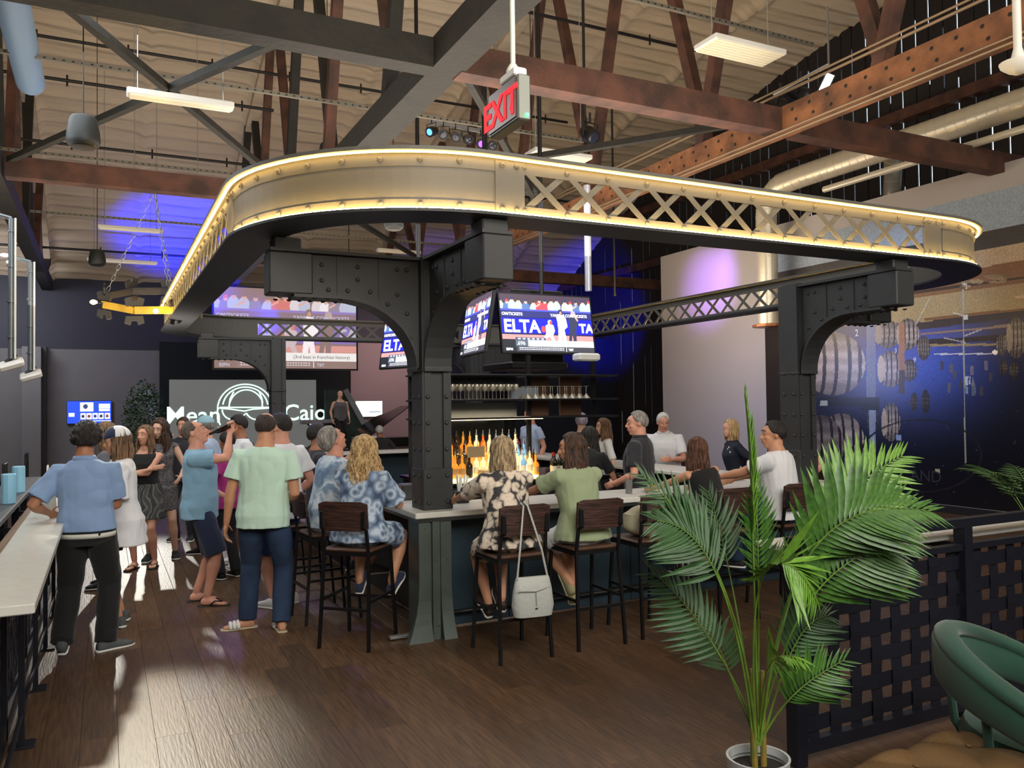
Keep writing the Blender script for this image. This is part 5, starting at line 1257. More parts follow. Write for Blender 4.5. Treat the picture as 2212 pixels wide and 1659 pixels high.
    if bottom:
        C = MB(); kind = bottom['kind']; off = bottom.get('off', .010)
        rows = [r_ for r_ in T if r_[0] <= .03]
        rg = [ellring(tp(0, yo, zz), rt, fw, (rx_*b+off)*s, (ry_*b+off)*s) for zz, rx_, ry_, yo in rows]; rg.append(ellring(tp(0, 0, .055), rt, fw, (T[3][1]*b+off*.8)*s, (T[3][2]*b+off*.8)*s)); C.loft(rg)
        lr = (.5+.5*b)
        if kind == 'skirt':
            C = MB(); rg = []
            for zz, k_ in ((bottom.get('len', -.36), .05), (-.2, .03), (-.05, .01), (.08, -.008)): rg.append(ellring(P+V((0, 0, zz))*s, rt, fw, (.172*b+off+k_)*s, (.128*b+off+k_)*s))
            C.loft(rg)
        else:
            for nm in ('r', 'l'):
                hp, K_, A_ = LG[nm]; q = 1 if nm == 'r' else -1
                hp2 = hp+V((0, 0, .02*s))
                if kind == 'shorts':
                    L_ = bottom.get('len', .88); e = hp.lerp(K_, L_) if L_ <= 1 else K_.lerp(A_, L_-1)
                    C.tube([hp2, hp.lerp(K_, .35), e], [(.088*lr+off)*s, (.088*lr+off*1.2)*s, (.075*lr+off*1.5+.008)*s], 16)
                else:
                    C.tube([hp2, hp.lerp(K_, .4), K_, K_.lerp(A_, .5), A_+V((0, -.005, -.02))*s], [(.090*lr+off)*s, (.084*lr+off)*s, (.064*lr+off)*s, (.060*lr+off)*s, (.056*lr+off+bottom.get('cuff', 0))*s], 16)
        addmesh(bottom.get('name', {'skirt': 'skirt', 'shorts': 'shorts'}.get(kind, 'trousers')), remesh(C, vox*1.0, 3, bottom.get('wr', .005), seed+3), bottom['mat'], bottom.get('label'))
        if bottom.get('belt'):
            C = MB(); band_ = []
            for (dz, oo) in ((-.062, .0), (-.062, .024), (-.028, .024), (-.028, 0)): band_.append(ellring(tp(0, -.006, dz), rt, fw, (T[2][1]*b+oo)*s, (T[2][2]*b+oo)*s, 28))
            C.loft(band_); addmb('belt', C, bottom['belt'])
    # shoes
    if shoes and sh_k != 'bare':
        for nm in ('r', 'l'):
            Q = FM[nm]; Rn = Q.to_3x3().normalized(); X_, Z_ = Rn @ rt, Rn @ up
            if sh_k in ('sneaker', 'loafer'):
                C = MB(); hh = 1.0 if sh_k == 'sneaker' else .8
                C.loft([ellring(Q @ V(c), X_, Z_, rx_*s, rz_*s*hh, 16, 2.6) for c, rx_, rz_ in (((0, -.068, -.052), .028, .030), ((0, -.045, -.040), .038, .046), ((0, .02, -.036), .040, .048), ((0, .07, -.046), .044, .036), ((.003, .12, -.056), .049, .026), ((.002, .17, -.062), .044, .020), ((0, .20, -.066), .026, .013))]); addmb('shoe', C, shoes['mat'])
                C = MB(); C.loft([ellring(Q @ V((0, yy_, -.080)), X_, Z_, w_*s, .010*s, 16, 3) for yy_, w_ in ((-.078, .024), (-.06, .038), (.0, .040), (.06, .044), (.12, .052), (.17, .047), (.208, .026))]); addmb('sole', C, shoes.get('sole', M_white))
            else:
                C = MB(); C.loft([ellring(Q @ V((0, yy_, -.083)), X_, Z_, w_*s, .008*s, 16, 3) for yy_, w_ in ((-.078, .028), (-.06, .038), (.0, .038), (.06, .042), (.12, .050), (.17, .046), (.205, .028))]); addmb('sole', C, shoes.get('sole', M_black))
                C = MB()
                if sh_k == 'flipflop': C.tube([Q @ V((.042, .04, -.07)), Q @ V((.035, .08, -.035)), Q @ V((.012, .135, -.044)), Q @ V((-.035, .08, -.035)), Q @ V((-.042, .04, -.07))], .008*s, 6)
                else:
                    for yy_ in (.07, .10, .13): C.tube([Q @ V((.046, yy_, -.075)), Q @ V((.035, yy_, -.045+.004*(yy_ < .1))), Q @ V((0, yy_, -.026-.12*(yy_-.07))), Q @ V((-.035, yy_, -.045)), Q @ V((-.046, yy_, -.075))], .015*s, 6)
                addmb('strap', C, shoes['mat'])
    # face details
    if face:
        for q in (-1, 1):
            C = MB(); C.ell((q*.030, .0735, .014), (.0125, .0125, .0085), M=HM, n=10, m=8); addmb('eye', C, mat('eye_white', (225, 220, 214), .2))
            C = MB(); C.ell((q*.030, .0835, .0135), (.0055, .0035, .0060), M=HM, n=8, m=6); addmb('iris', C, mat('iris_dark', (48, 34, 26), .2))
            C = MB(); C.tube([Hq((q*.014, .0985, .036)), Hq((q*.030, .0935, .0415)), Hq((q*.048, .078, .036))], [.003*s, .0035*s, .002*s], 6); addmb('eyebrow', C, (hair or {}).get('mat', M_black) if hair else M_black)
        C = MB(); C.ell((0, .0935, -.0595), (.021, .0085, .0045), M=HM, n=12, m=6); C.ell((0, .0925, -.068), (.018, .008, .005), M=HM, n=12, m=6); addmb('lips', C, mat('lips', (168, 92, 84), .4))
    # hair
    if hair: do_hair(hair, HM, addmb, addmesh, seed, tp, s, hc)
    if extra: extra(dict(J=J, HM=HM, tp=tp, s=s, P=P, addmb=addmb, addmesh=addmesh, LG=LG, M=M, t=t))
    return dict(t=t, J=J, HM=HM, M=M, tp=tp, LG=LG)
def do_hair(hair, HM, addmb, addmesh, seed, tp, s, hc):
    kind = hair['kind']; mt = hair['mat']; th = hair.get('th', .012)
    rs_ = random.Random(seed)
    ph = [rs_.uniform(0, 6) for _ in range(6)]
    def hairline(d):
        """>0 where hair grows; d unit direction in head space"""
        az = math.atan2(abs(d.x), d.y)                 # 0 front .. pi back
        el = d.z
        lim = .62 if az < .5 else (.62-(az-.5)*1.05 if az < 1.1 else (-.02-(az-1.1)*.55))
        lim = max(lim, -.62); g_ = el-lim
        if kind == 'bald': g_ = min(g_, (.55+.30*min(1, max(0, (az-1.4)/1.0)))-el)
        if kind == 'receding' and az < .9: g_ = min(g_, el-.86)
        return g_
    def fn(d):
        g_ = hairline(d); k = max(0, min(1, g_*7+.3)); n_ = .016*math.sin(d.x*23+ph[0])*math.sin(d.z*19+ph[1])+.012*math.sin(d.y*31+ph[2]+d.x*17)
        if kind == 'bushy': n_ = .10*math.sin(d.x*11+ph[0])*math.sin(d.z*12+ph[1])*math.cos(d.y*10+ph[3])+.06*math.sin(d.x*27+d.z*21+ph[2])
        return .86*(1-k)+(1.0+th/.085+n_)*k
    C = MB(); C.ell((0, -.014, .026), (.078, .096, .098), M=HM, n=44, m=34, fn=fn); addmb('hair', C, mt)
    if kind in ('long', 'wavy', 'curly', 'bob'):
        L = hair.get('len', .35); N = hair.get('n', 230); C = MB(); wv = {'long': .004, 'wavy': .014, 'curly': .020, 'bob': .004}[kind]; vol = hair.get('vol', 1.0)
        dn = HM.to_3x3().inverted() @ V((0, 0, -1)); dn.normalize()
        for i in range(N):
            az = rs_.uniform(-1, 1)*2.25; el = rs_.uniform(.05, 1.2) if i % 3 else rs_.uniform(-.5, .6)
            d0 = V((math.sin(az)*math.cos(el), -math.cos(az)*math.cos(el), math.sin(el)))
            if d0.y > .45 and el < 1.0: continue
            p = V((d0.x*.082, d0.y*.100-.014, d0.z*.102+.026)); pts = [p]; ll = L*rs_.uniform(.78, 1.05)+max(0, p.z); n_ = 15; st = ll/n_; v = V((d0.x, d0.y, 0)); v = v.normalized() if v.length > .01 else V((0, -1, 0))
            pa, pb, fq = rs_.uniform(0, 6), rs_.uniform(0, 6), rs_.uniform(34, 52) if kind == 'curly' else rs_.uniform(14, 24)
            for k in range(n_):
                dd = p-V((0, -.014, .026)); e = (dd.x/.084)**2+(dd.y/.104)**2+(dd.z/.106)**2
                dirn = dn.copy()
                if dd.dot(dn) < .03:
                    nn = V((dd.x/.084**2, dd.y/.104**2, dd.z/.106**2)).normalized(); tg = (dn-nn*dn.dot(nn))
                    if tg.length < .25: tg = v
                    dirn = tg.normalized()+nn*(.25 if e < 1.05 else -.05)
                else: dirn = dn+v*(.16*vol if k < n_*.6 else -.08)
                p = p+dirn.normalized()*st; q = k/n_
                w_ = wv*min(1, q*3)
                pts.append(p+V((math.sin(p.z*fq+pa)*w_, math.sin(p.z*fq*1.1+pb)*w_, 0)))
            r_ = hair.get('r', .0075)*rs_.uniform(.75, 1.25)
            C.tube([HM @ q for q in pts], [r_*s*(1.0 if k < n_*.7 else 1.0-.7*(k-n_*.7)/(n_*.3+1)) for k in range(len(pts))], 5)
        addmb('hair_strands', C, hair.get('mat2', mt))
        # mass under the strands
        C = MB(); w0 = .074*vol
        c0 = V((0, -.03, .0)); bt = c0+dn*(L*.82)
        C.tube([HM @ (c0+V((0, -.005, .05))), HM @ c0.lerp(bt, .3)+V((0, 0, 0)), HM @ (c0.lerp(bt, .65)+V((0, -.012, 0))), HM @ (bt+V((0, -.014, 0)))], [.070*s, w0*s, w0*.92*s, .030*s], 14)
        addmb('hair_mass', C, mt)
def cap(mcrown, mbill, mback=None):
    def f(c):
        HM = c['HM']; C = MB(); C.ell((0, -.014, .030), (.097, .116, .112), M=HM, n=28, m=20, fn=lambda d: 1.0 if d.z > .12 else .80); c['addmb']('cap_crown', C, mback or mcrown)
        if mback: C = MB(); C.ell((0, -.010, .031), (.0975, .116, .1125), M=HM, n=28, m=20, fn=lambda d: 1.0 if (d.z > .12 and d.y > .15) else .78); c['addmb']('cap_front', C, mcrown)
        C = MB(); rg = []
        for i in range(7):
            x_ = -.07+.14*i/6; yf = .085+.085*math.sqrt(max(0, 1-(x_/.078)**2)); rg.append([HM @ V((x_, .06, .052)), HM @ V((x_, yf, .040)), HM @ V((x_, yf, .045)), HM @ V((x_, .06, .058))])
        C.loft(rg); c['addmb']('cap_bill', C, mbill)
    return f
def LW(x, y, a, h, p):
    """world point -> figure's local units"""
    s = h/1.75; q = (Matrix.Translation((x, y, 0)) @ Matrix.Rotation(-R(a), 4, 'Z')).inverted() @ V(p); return tuple(q/s)
H_dark = hairmat('near_black', (34, 26, 24), (16, 13, 12)); H_brown = hairmat('brown', (84, 58, 42), (40, 28, 22)); H_blond = hairmat('blonde', (206, 176, 126), (140, 108, 70)); H_ash = hairmat('ash_blonde', (190, 168, 130), (110, 84, 60))
H_grey = hairmat('grey', (158, 152, 144), (96, 92, 88)); H_white = hairmat('white', (225, 224, 222), (180, 180, 182)); H_dbl = hairmat('dark_blonde', (140, 108, 78), (84, 62, 46))
def cloth(n, c, **k): return mat('cloth_'+n, c, .9, bump=.25, bscale=14, sheen=.15, **k)
C_polo = cloth('blue_polo', (128, 156, 196)); C_blk = cloth('black', (18, 18, 20)); C_white = cloth('white', (222, 224, 228)); C_mint = cloth('mint', (194, 224, 206)); C_sky = cloth('sky', (126, 166, 190))
C_navyc = cloth('navy', (34, 44, 72)); C_blue = cloth('royal_navy', (36, 56, 108)); C_jean = mat('denim', (44, 66, 96), .9, bump=.4, bscale=120, var=.35, vscale=3, vcol=(28, 44, 70)); C_sage = cloth('sage', (150, 164, 128)); C_pants = cloth('charcoal', (40, 40, 46))
C_floral = rampmat('cloth_floral', 'voronoi', 17, [(0, (216, 186, 166)), (.28, (230, 216, 198)), (.50, (206, 192, 172)), (.60, (150, 140, 130)), (.66, (56, 54, 58))], distort=.10)
C_tie = rampmat('cloth_tie_dye', 'noise', 9, [(.32, (96, 120, 148)), (.46, (150, 170, 190)), (.56, (206, 216, 224)), (.70, (120, 144, 170))], distort=.25)
C_tile = rampmat('cloth_blue_tile', 'voronoi', 13, [(0, (60, 76, 100)), (.20, (110, 134, 162)), (.42, (186, 200, 216)), (.62, (120, 142, 170)), (.85, (64, 80, 106))])
C_leo = rampmat('cloth_animal_print', 'noise', 36, [(.40, (40, 40, 46)), (.50, (120, 116, 118)), (.60, (58, 58, 66))], stretch=(1, 1, 2.6))
C_smoke = rampmat('cloth_smoky', 'wave', 5, [(.2, (52, 56, 58)), (.5, (120, 120, 112)), (.8, (70, 74, 74))], distort=.2)
C_navyfl = rampmat('cloth_navy_flower', 'voronoi', 10, [(0, (230, 226, 222)), (.13, (190, 180, 180)), (.16, (22, 28, 48)), (1, (18, 22, 40))])
C_pink = cloth('raspberry', (190, 52, 90)); C_light = cloth('pale_blue', (170, 186, 214)); C_gray = cloth('mid_grey', (92, 92, 100))
M_belt = mat('white_belt', (206, 206, 200), .5)
SN_w = {'kind': 'sneaker', 'mat': mat('white_canvas', (220, 220, 216), .7)}; SN_g = {'kind': 'sneaker', 'mat': mat('grey_knit', (84, 88, 90), .85, bump=.4, bscale=90)}; SN_k = {'kind': 'sneaker', 'mat': mat('black_canvas', (28, 28, 30), .7)}

# --- standing group on the left
x, y, a, h = -.12, 6.95, 12, 1.74
human('man in a light blue polo and white belt leaning on the white ledge, back turned', x, y, a, h, twist=6, lean=4, side=-3, head=(-8, -8, 4), build=1.06, face=False, skin='brown', vox=.009,
      lh=LW(x, y, a, h, (-.38, 7.20, 1.03)), le=(-.5, -1, -.2), rh=(.12, .30, 1.10), re=(.35, -1, -.5), rf=(.13, .02, .085), lf=(-.13, -.16, .15), foot_tilt={'l': -42}, fa=(45, 10),
      top={'mat': C_polo, 'collar': True, 'sleeve': .80, 'cuff': .014, 'off': .020, 'hem': -.03, 'flare': .06, 'wr': .009, 'name': 'polo_shirt'}, bottom={'kind': 'long', 'mat': C_blk, 'off': .022, 'belt': M_belt, 'wr': .007}, shoes=SN_g, hair={'kind': 'bushy', 'mat': H_dark, 'th': .030})
x, y, a, h = .12, 7.72, -85, 1.70
human('woman in a navy cap and loose white tee behind the man in blue polo', x, y, a, h, True, head=(-10, -6, 0), skin='tan', vox=.010, rh=(.10, .26, 1.12), lh=(-.12, .24, 1.08),
      top={'mat': C_white, 'sleeve': .95, 'cuff': .03, 'off': .03, 'hem': -.24, 'flare': .14, 'wr': .011, 'name': 'tee_shirt'}, bottom={'kind': 'shorts', 'mat': C_blk, 'len': .55}, shoes=SN_g, fa=(10, 70), hair={'kind': 'long', 'mat': H_dbl, 'len': .22, 'n': 110},
      extra=cap(C_navyc, C_navyc, C_white))
human('blonde person partly seen between the man in the polo and the capped woman', .02, 9.4, -80, 1.72, True, vox=.014, skin='tan', top={'mat': C_gray}, bottom={'kind': 'long', 'mat': C_pants}, shoes=SN_k, hair={'kind': 'long', 'mat': H_dbl, 'len': .24, 'n': 90})
human('woman in a black tank top and smoky skirt with her arms crossed', .42, 10.3, 205, 1.66, True, head=(12, 2, 0), build=1.06, vox=.0105, skin='fair', rh=(-.16, .20, 1.20), lh=(.16, .23, 1.16), re=(1, .1, -.8), le=(-1, .1, -.8), rf=(.10, .08, .085), lf=(-.10, -.02, .085),
      top={'mat': C_blk, 'kind': 'tank', 'hem': -.02, 'flare': .02, 'name': 'tank_top'}, bottom={'kind': 'skirt', 'mat': C_smoke, 'len': -.34, 'wr': .01}, shoes={'kind': 'flipflop', 'mat': M_black}, hair={'kind': 'long', 'mat': H_dbl, 'len': .27, 'n': 150})
human('tall woman in a short animal-print dress looking down, next to the woman with crossed arms', .60, 10.75, 190, 1.74, True, head=(20, -14, -6), vox=.0105, skin='pale', rh=(.30, .16, .95), lh=(-.24, .22, 1.0), rf=(.12, .05, .085), lf=(-.16, -.06, .085), curl=.2,
      top={'mat': C_leo, 'kind': 'dress', 'sleeve': .02, 'name': 'dress', 'off': .010}, shoes=SN_k, hair={'kind': 'wavy', 'mat': H_brown, 'len': .36, 'n': 170})
x, y, a, h = .80, 8.15, 104, 1.74
def bottle_up(c):
    Q = c['J']['r'][3]; C = MB(); p0 = Q @ V((0, .035, .03)); mo = c['HM'] @ V((0, .11, -.062)); d = (mo-p0).normalized()
    q = d.to_track_quat('Z', 'Y').to_matrix().to_4x4(); q.translation = mo-d*.21
    C.lathe([(.026, 0), (.030, .006), (.030, .12), (.013, .16), (.012, .21)], M=q, n=12); c['addmb']('beer_bottle', C, mat('brown_glass', (40, 24, 16), .1))
human('man in a light blue tee, navy shorts and black flip-flops drinking from a bottle', x, y, a, h, head=(6, 24, 0), lean=-3, build=1.12, skin='pink', vox=.009, rh=(.06, .27, 1.58), re=(.6, .6, -1), lh=(-.20, .18, .98), curl=1.15,
      rf=(.11, .07, .085), lf=(-.11, -.06, .085), top={'mat': C_sky, 'off': .020, 'hem': -.13, 'sleeve': .62, 'cuff': .02, 'wr': .009, 'name': 'tee_shirt'}, bottom={'kind': 'shorts', 'mat': C_navyc, 'len': 1.06, 'off': .010}, shoes={'kind': 'flipflop', 'mat': M_black}, hair={'kind': 'receding', 'mat': hairmat('cropped_grey', (104, 90, 80), (70, 60, 54)), 'th': .004}, extra=bottle_up)
x, y, a, h = 1.16, 6.92, 22, 1.81
human('balding man in a mint tee and blue jeans with white slides, back turned', x, y, a, h, head=(10, -4, 0), build=1.06, face=False, skin='tan', vox=.009, rh=(.16, .20, .98), lh=(-.29, .02, .84), rf=(.14, -.02, .085), lf=(-.15, .10, .085), fa=(-30, -100), side=2,
      top={'mat': C_mint, 'off': .020, 'hem': -.12, 'sleeve': .62, 'cuff': .018, 'wr': .008, 'name': 'tee_shirt'}, bottom={'kind': 'long', 'mat': C_jean, 'off': .016, 'name': 'jeans', 'wr': .006}, shoes={'kind': 'slide', 'mat': mat('white_canvas', (220, 220, 216), .7), 'sole': mat('tan_sole', (190, 176, 150), .7)}, hair={'kind': 'bald', 'mat': hairmat('cropped_dark', (62, 48, 40), (40, 30, 26)), 'th': .004})
x, y, a, h = 1.46, 7.72, -25, 1.79
human('black-haired man in a white tee and navy shorts, right of the man in mint', x, y, a, h, head=(-35, 0, 0), build=1.02, skin='pink', vox=.009, rh=(.24, .14, .95), lh=(-.20, .16, .84), rf=(.13, .02, .085), lf=(-.12, -.04, .085),
      top={'mat': C_white, 'off': .020, 'hem': -.16, 'sleeve': .66, 'cuff': .018, 'wr': .008, 'name': 'tee_shirt'}, bottom={'kind': 'shorts', 'mat': C_blue, 'len': 1.0, 'off': .02}, shoes=SN_w, hair={'kind': 'short', 'mat': H_dark, 'th': .008})
def strap(c):
    C = MB(); tp, s = c['tp'], c['s']; C.tube([tp(-.14, -.09, .46), tp(-.02, -.13, .30), tp(.14, -.11, .08)], .012*s, 6); c['addmb']('bag_strap', C, M_black)
    C = MB(); tp_ = tp; C.tube([tp(-.07, -.04, .50), tp(0, -.075, .52), tp(.07, -.04, .50), tp(.05, .04, .49), tp(-.05, .04, .49)], .022*s, 8); c['addmb']('blue_collar', C, C_blue)
human('dark-haired man in white with a blue collar and dark shoulder strap, talking to the left', 1.42, 10.0, -105, 1.76, head=(0, -6, 0), vox=.012, skin='brown', rh=(.2, .2, 1.05), lh=(-.14, .22, 1.1), top={'mat': C_white}, bottom={'kind': 'shorts', 'mat': C_blk}, shoes=SN_w, hair={'kind': 'short', 'mat': H_dark}, extra=strap)
human('person in a pale blue cap beyond the drinking man', 1.15, 11.0, -60, 1.74, vox=.014, skin='fair', top={'mat': C_light}, bottom={'kind': 'long', 'mat': C_pants}, shoes=SN_k, hair={'kind': 'short', 'mat': H_grey}, extra=cap(mat('cloth_pale_cap', (150, 186, 196), .9), mat('cloth_pale_cap', (150, 186, 196), .9)))
human('woman in a magenta top mostly hidden behind the drinking man', 1.18, 9.2, -30, 1.60, True, vox=.014, skin='brown', top={'mat': mat('cloth_magenta', (170, 50, 130), .9)}, bottom={'kind': 'long', 'mat': C_pants}, shoes=SN_k, hair={'kind': 'short', 'mat': H_dark})
def phone_hand(c):
    Q = c['J']['r'][3]; C = MB(); C.rbox((-.036, .0, .018), (.036, .14, .026), .003, Q); c['addmb']('phone', C, M_phone); C = MB(); C.box((-.032, .006, .0265), (.032, .134, .0275), Q); c['addmb']('phone_screen', C, glow('phone_lit', (150, 190, 255), 1.5))
human('bearded man filming with a lit phone, far left of the stage screen', .98, 12.2, 205, 1.72, vox=.014, skin='fair', rh=(.12, .40, 1.42), top={'mat': C_pants}, bottom={'kind': 'long', 'mat': C_pants}, shoes=SN_k, hair={'kind': 'short', 'mat': H_brown}, extra=phone_hand)

# --- seated along the bar
def stripes(c):
    C = MB(); tp, s = c['tp'], c['s']
    for k in range(3): C.tube([tp(.07+.02*k, -.05, .515-.012*k), tp(.10+.02*k, .0, .512-.014*k), tp(.12+.02*k, .06, .475-.014*k)], .006*s, 5)
    c['addmb']('red_stripes', C, mat('red_stripe', (214, 72, 70), .8))
x, y, a, h = 1.77, 7.12, 82, 1.78
human('grey-haired man in a blue tie-dye shirt sitting and looking up at the televisions', x, y, a, h, seat=SEAT, lean=8, head=(-4, 34, 0), build=1.12, skin='pink', vox=.009, rh=LW(x, y, a, h, (2.28, 6.95, 1.03)), lh=LW(x, y, a, h, (2.26, 7.35, 1.03)), re=(1, -.3, -1), le=(-1, -.3, -1), rf=(.12, .30, .42), lf=(-.12, .26, .42),
      top={'mat': C_tie, 'off': .022, 'sleeve': .72, 'cuff': .02, 'wr': .009, 'name': 'shirt'}, bottom={'kind': 'shorts', 'mat': C_white, 'len': .8, 'off': .02}, shoes=SN_g, hair={'kind': 'short', 'mat': H_grey, 'th': .014}, extra=stripes)
x, y, a, h = 1.80, 6.27, 40, 1.66
human('woman with long curly blonde hair in a blue tile-print top at the bar corner', x, y, a, h, True, seat=SEAT, lean=8, head=(-6, -4, 0), build=1.12, face=False, skin='tan', vox=.009, rh=LW(x, y, a, h, (2.17, 6.44, 1.03)), lh=LW(x, y, a, h, (2.25, 6.80, 1.03)), rf=(.17, .20, .42), lf=(-.12, .20, .42), foot_tilt=-38,
      top={'mat': C_tile, 'off': .024, 'sleeve': .85, 'cuff': .035, 'wr': .009, 'flare': .12, 'name': 'tunic'}, bottom={'kind': 'shorts', 'mat': C_tile, 'len': .75, 'off': .018}, shoes={'kind': 'loafer', 'mat': C_navyc}, hair={'kind': 'curly', 'mat': H_blond, 'mat2': H_blond, 'len': .46, 'n': 340, 'vol': 1.45, 'r': .0075})
x, y, a, h = 2.67, 5.47, 2, 1.64
human('woman with straight blonde shoulder-length hair in a floral blouse, sitting at the bar', x, y, a, h, True, seat=SEAT, lean=9, head=(4, -4, 0), build=1.14, face=False, skin='tan', vox=.009, rh=LW(x, y, a, h, (2.88, 6.08, 1.03)), lh=LW(x, y, a, h, (2.46, 6.10, 1.03)), rf=(.02, .16, .36), lf=(-.05, .26, .30), foot_tilt=-40,
      top={'mat': C_floral, 'off': .026, 'sleeve': 1.05, 'cuff': .02, 'wr': .009, 'flare': .14, 'name': 'blouse'}, bottom={'kind': 'shorts', 'mat': C_floral, 'len': .7, 'off': .016}, shoes={'kind': 'loafer', 'mat': mat('dark_loafer', (52, 36, 32), .6)}, hair={'kind': 'bob', 'mat': H_ash, 'mat2': H_ash, 'len': .24, 'n': 300, 'vol': 1.15, 'r': .008})
x, y, a, h = 3.30, 5.47, -2, 1.66
human('brown-haired woman in a sage green top and white shorts, head turned left', x, y, a, h, True, seat=SEAT, lean=9, head=(-62, -6, 0), build=1.12, skin='tan', vox=.009, rh=LW(x, y, a, h, (3.50, 6.10, 1.03)), lh=LW(x, y, a, h, (3.02, 6.05, 1.03)), le=(-1, -.4, -.6), rf=(.0, .10, .34), lf=(-.04, .06, .42), foot_tilt=-62,
      top={'mat': C_sage, 'off': .020, 'sleeve': .72, 'cuff': .02, 'wr': .008, 'flare': .12, 'name': 'top'}, bottom={'kind': 'shorts', 'mat': C_white, 'len': .6, 'off': .018}, shoes={'kind': 'sneaker', 'mat': mat('olive_canvas', (150, 146, 108), .8), 'sole': mat('olive_sole', (170, 164, 128), .8)}, hair={'kind': 'long', 'mat': H_brown, 'mat2': H_brown, 'len': .33, 'n': 300, 'vol': 1.1, 'r': .0075})
x, y, a, h = 4.70, 5.52, 0, 1.60
human('woman in a black sleeveless top with auburn hair leaning on the bar', x, y, a, h, True, seat=SEAT, lean=26, side=-6, head=(0, 12, 0), face=False, skin='tan', vox=.010, rh=LW(x, y, a, h, (4.95, 6.12, 1.03)), lh=LW(x, y, a, h, (4.44, 6.12, 1.03)), le=(-1, .1, -.6), re=(1, .1, -.6),
      top={'mat': C_blk, 'kind': 'tank', 'off': .012, 'name': 'tank_top'}, bottom={'kind': 'long', 'mat': mat('cloth_stone', (150, 146, 132), .9)}, shoes=SN_k, hair={'kind': 'long', 'mat': hairmat('auburn', (108, 68, 44), (54, 32, 24)), 'len': .30, 'n': 220, 'vol': 1.1})
x, y, a, h = 5.40, 5.50, -24, 1.74
human('dark-haired man in a white tee sitting at the bar behind the palm', x, y, a, h, seat=SEAT, lean=6, head=(-40, 2, 0), build=1.12, skin='tan', vox=.0095, rh=LW(x, y, a, h, (5.30, 6.15, 1.03)), lh=LW(x, y, a, h, (4.95, 6.18, 1.03)),
      top={'mat': C_white, 'off': .020, 'wr': .008, 'sleeve': .62, 'name': 'tee_shirt'}, bottom={'kind': 'long', 'mat': C_jean}, shoes=SN_k, hair={'kind': 'short', 'mat': H_dark, 'th': .010})
x, y, a, h = 7.15, 7.05, -80, 1.82
human('grey-haired man in a mint green tee beyond the dark-haired man in white', x, y, a, h, seat=SEAT, lean=6, head=(-30, -4, 0), skin='pink', vox=.011, top={'mat': C_mint, 'sleeve': .62}, bottom={'kind': 'long', 'mat': C_navyc}, shoes=SN_k, hair={'kind': 'short', 'mat': H_grey, 'th': .016})
x, y, a, h = 7.10, 8.0, -70, 1.66
human('short-haired blonde woman in a navy cardigan with white flowers, right end of the bar', x, y, a, h, True, seat=SEAT, lean=6, head=(-10, 0, 0), face=False, skin='fair', vox=.012, top={'mat': C_navyfl, 'sleeve': 1.7, 'name': 'cardigan'}, bottom={'kind': 'long', 'mat': C_navyc}, shoes=SN_k, hair={'kind': 'bob', 'mat': H_blond, 'len': .17, 'n': 120, 'vol': 1.1})
x, y, a, h = 7.05, 9.35, -125, 1.82
human('white-haired man in a white polo shirt sitting across the bar, facing this way', x, y, a, h, seat=SEAT, lean=10, head=(-28, -10, 0), build=1.15, skin='pink', vox=.010, rh=(.18, .34, 1.02/1.03), lh=(-.2, .34, 1.0), top={'mat': C_white, 'collar': True, 'sleeve': .75, 'off': .02, 'name': 'polo_shirt'}, bottom={'kind': 'long', 'mat': C_pants}, shoes=SN_k, hair={'kind': 'short', 'mat': H_white, 'th': .010})
# --- inside and beyond the bar
human('grey-haired man in a black polo standing behind the front counter', 4.92, 6.95, -38, 1.76, head=(-30, 0, 0), build=1.1, skin='pink', vox=.0095, rh=(.24, .22, 1.0), lh=(-.22, .2, 1.0), top={'mat': C_pants, 'collar': True, 'off': .02, 'sleeve': .75, 'hem': -.16, 'name': 'polo_shirt'}, bottom={'kind': 'long', 'mat': C_blk}, shoes=SN_k, hair={'kind': 'short', 'mat': H_grey, 'th': .008})
human('dark-haired woman in a black tee bending forward behind the front counter', 4.52, 7.35, 40, 1.64, True, lean=22, head=(20, -14, 0), face=False, skin='tan', vox=.0105, rh=(.26, .42, 1.0), lh=(-.2, .4, 1.0), top={'mat': C_blk, 'sleeve': .7}, bottom={'kind': 'long', 'mat': C_blk}, shoes=SN_k, hair={'kind': 'long', 'mat': H_dark, 'len': .30, 'n': 160})
human('wavy-haired woman in a white top beyond the bar, turned left', 6.15, 9.5, -70, 1.64, True, head=(-8, -4, 0), skin='pale', vox=.012, top={'mat': C_white, 'sleeve': .9}, bottom={'kind': 'long', 'mat': C_jean}, shoes=SN_k, hair={'kind': 'wavy', 'mat': H_dbl, 'len': .30, 'n': 150, 'vol': 1.1})
human('person with grey-violet short hair left of the wavy-haired woman', 6.15, 10.1, 20, 1.70, face=False, skin='pale', vox=.014, top={'mat': C_navyc}, bottom={'kind': 'long', 'mat': C_blk}, shoes=SN_k, hair={'kind': 'short', 'mat': hairmat('grey_violet', (176, 166, 184), (120, 112, 130)), 'th': .014})
human('man in a pale blue short-sleeved shirt walking beyond the glass rack', 6.32, 12.0, -100, 1.78, head=(-6, 0, 0), skin='pink', vox=.013, top={'mat': C_light, 'hem': -.2}, bottom={'kind': 'long', 'mat': C_pants}, shoes=SN_k, hair={'kind': 'short', 'mat': H_brown})
human('woman in a raspberry top seen through the glass rack', 5.95, 12.2, 10, 1.62, True, face=False, skin='tan', vox=.014, top={'mat': C_pink}, bottom={'kind': 'long', 'mat': C_blk}, shoes=SN_k, hair={'kind': 'bob', 'mat': H_dark, 'len': .2, 'n': 90})
human('tall man standing behind the woman in the raspberry top', 6.20, 12.9, 190, 1.82, skin='tan', vox=.015, top={'mat': C_gray}, bottom={'kind': 'long', 'mat': C_blk}, shoes=SN_k, hair={'kind': 'short', 'mat': H_brown})
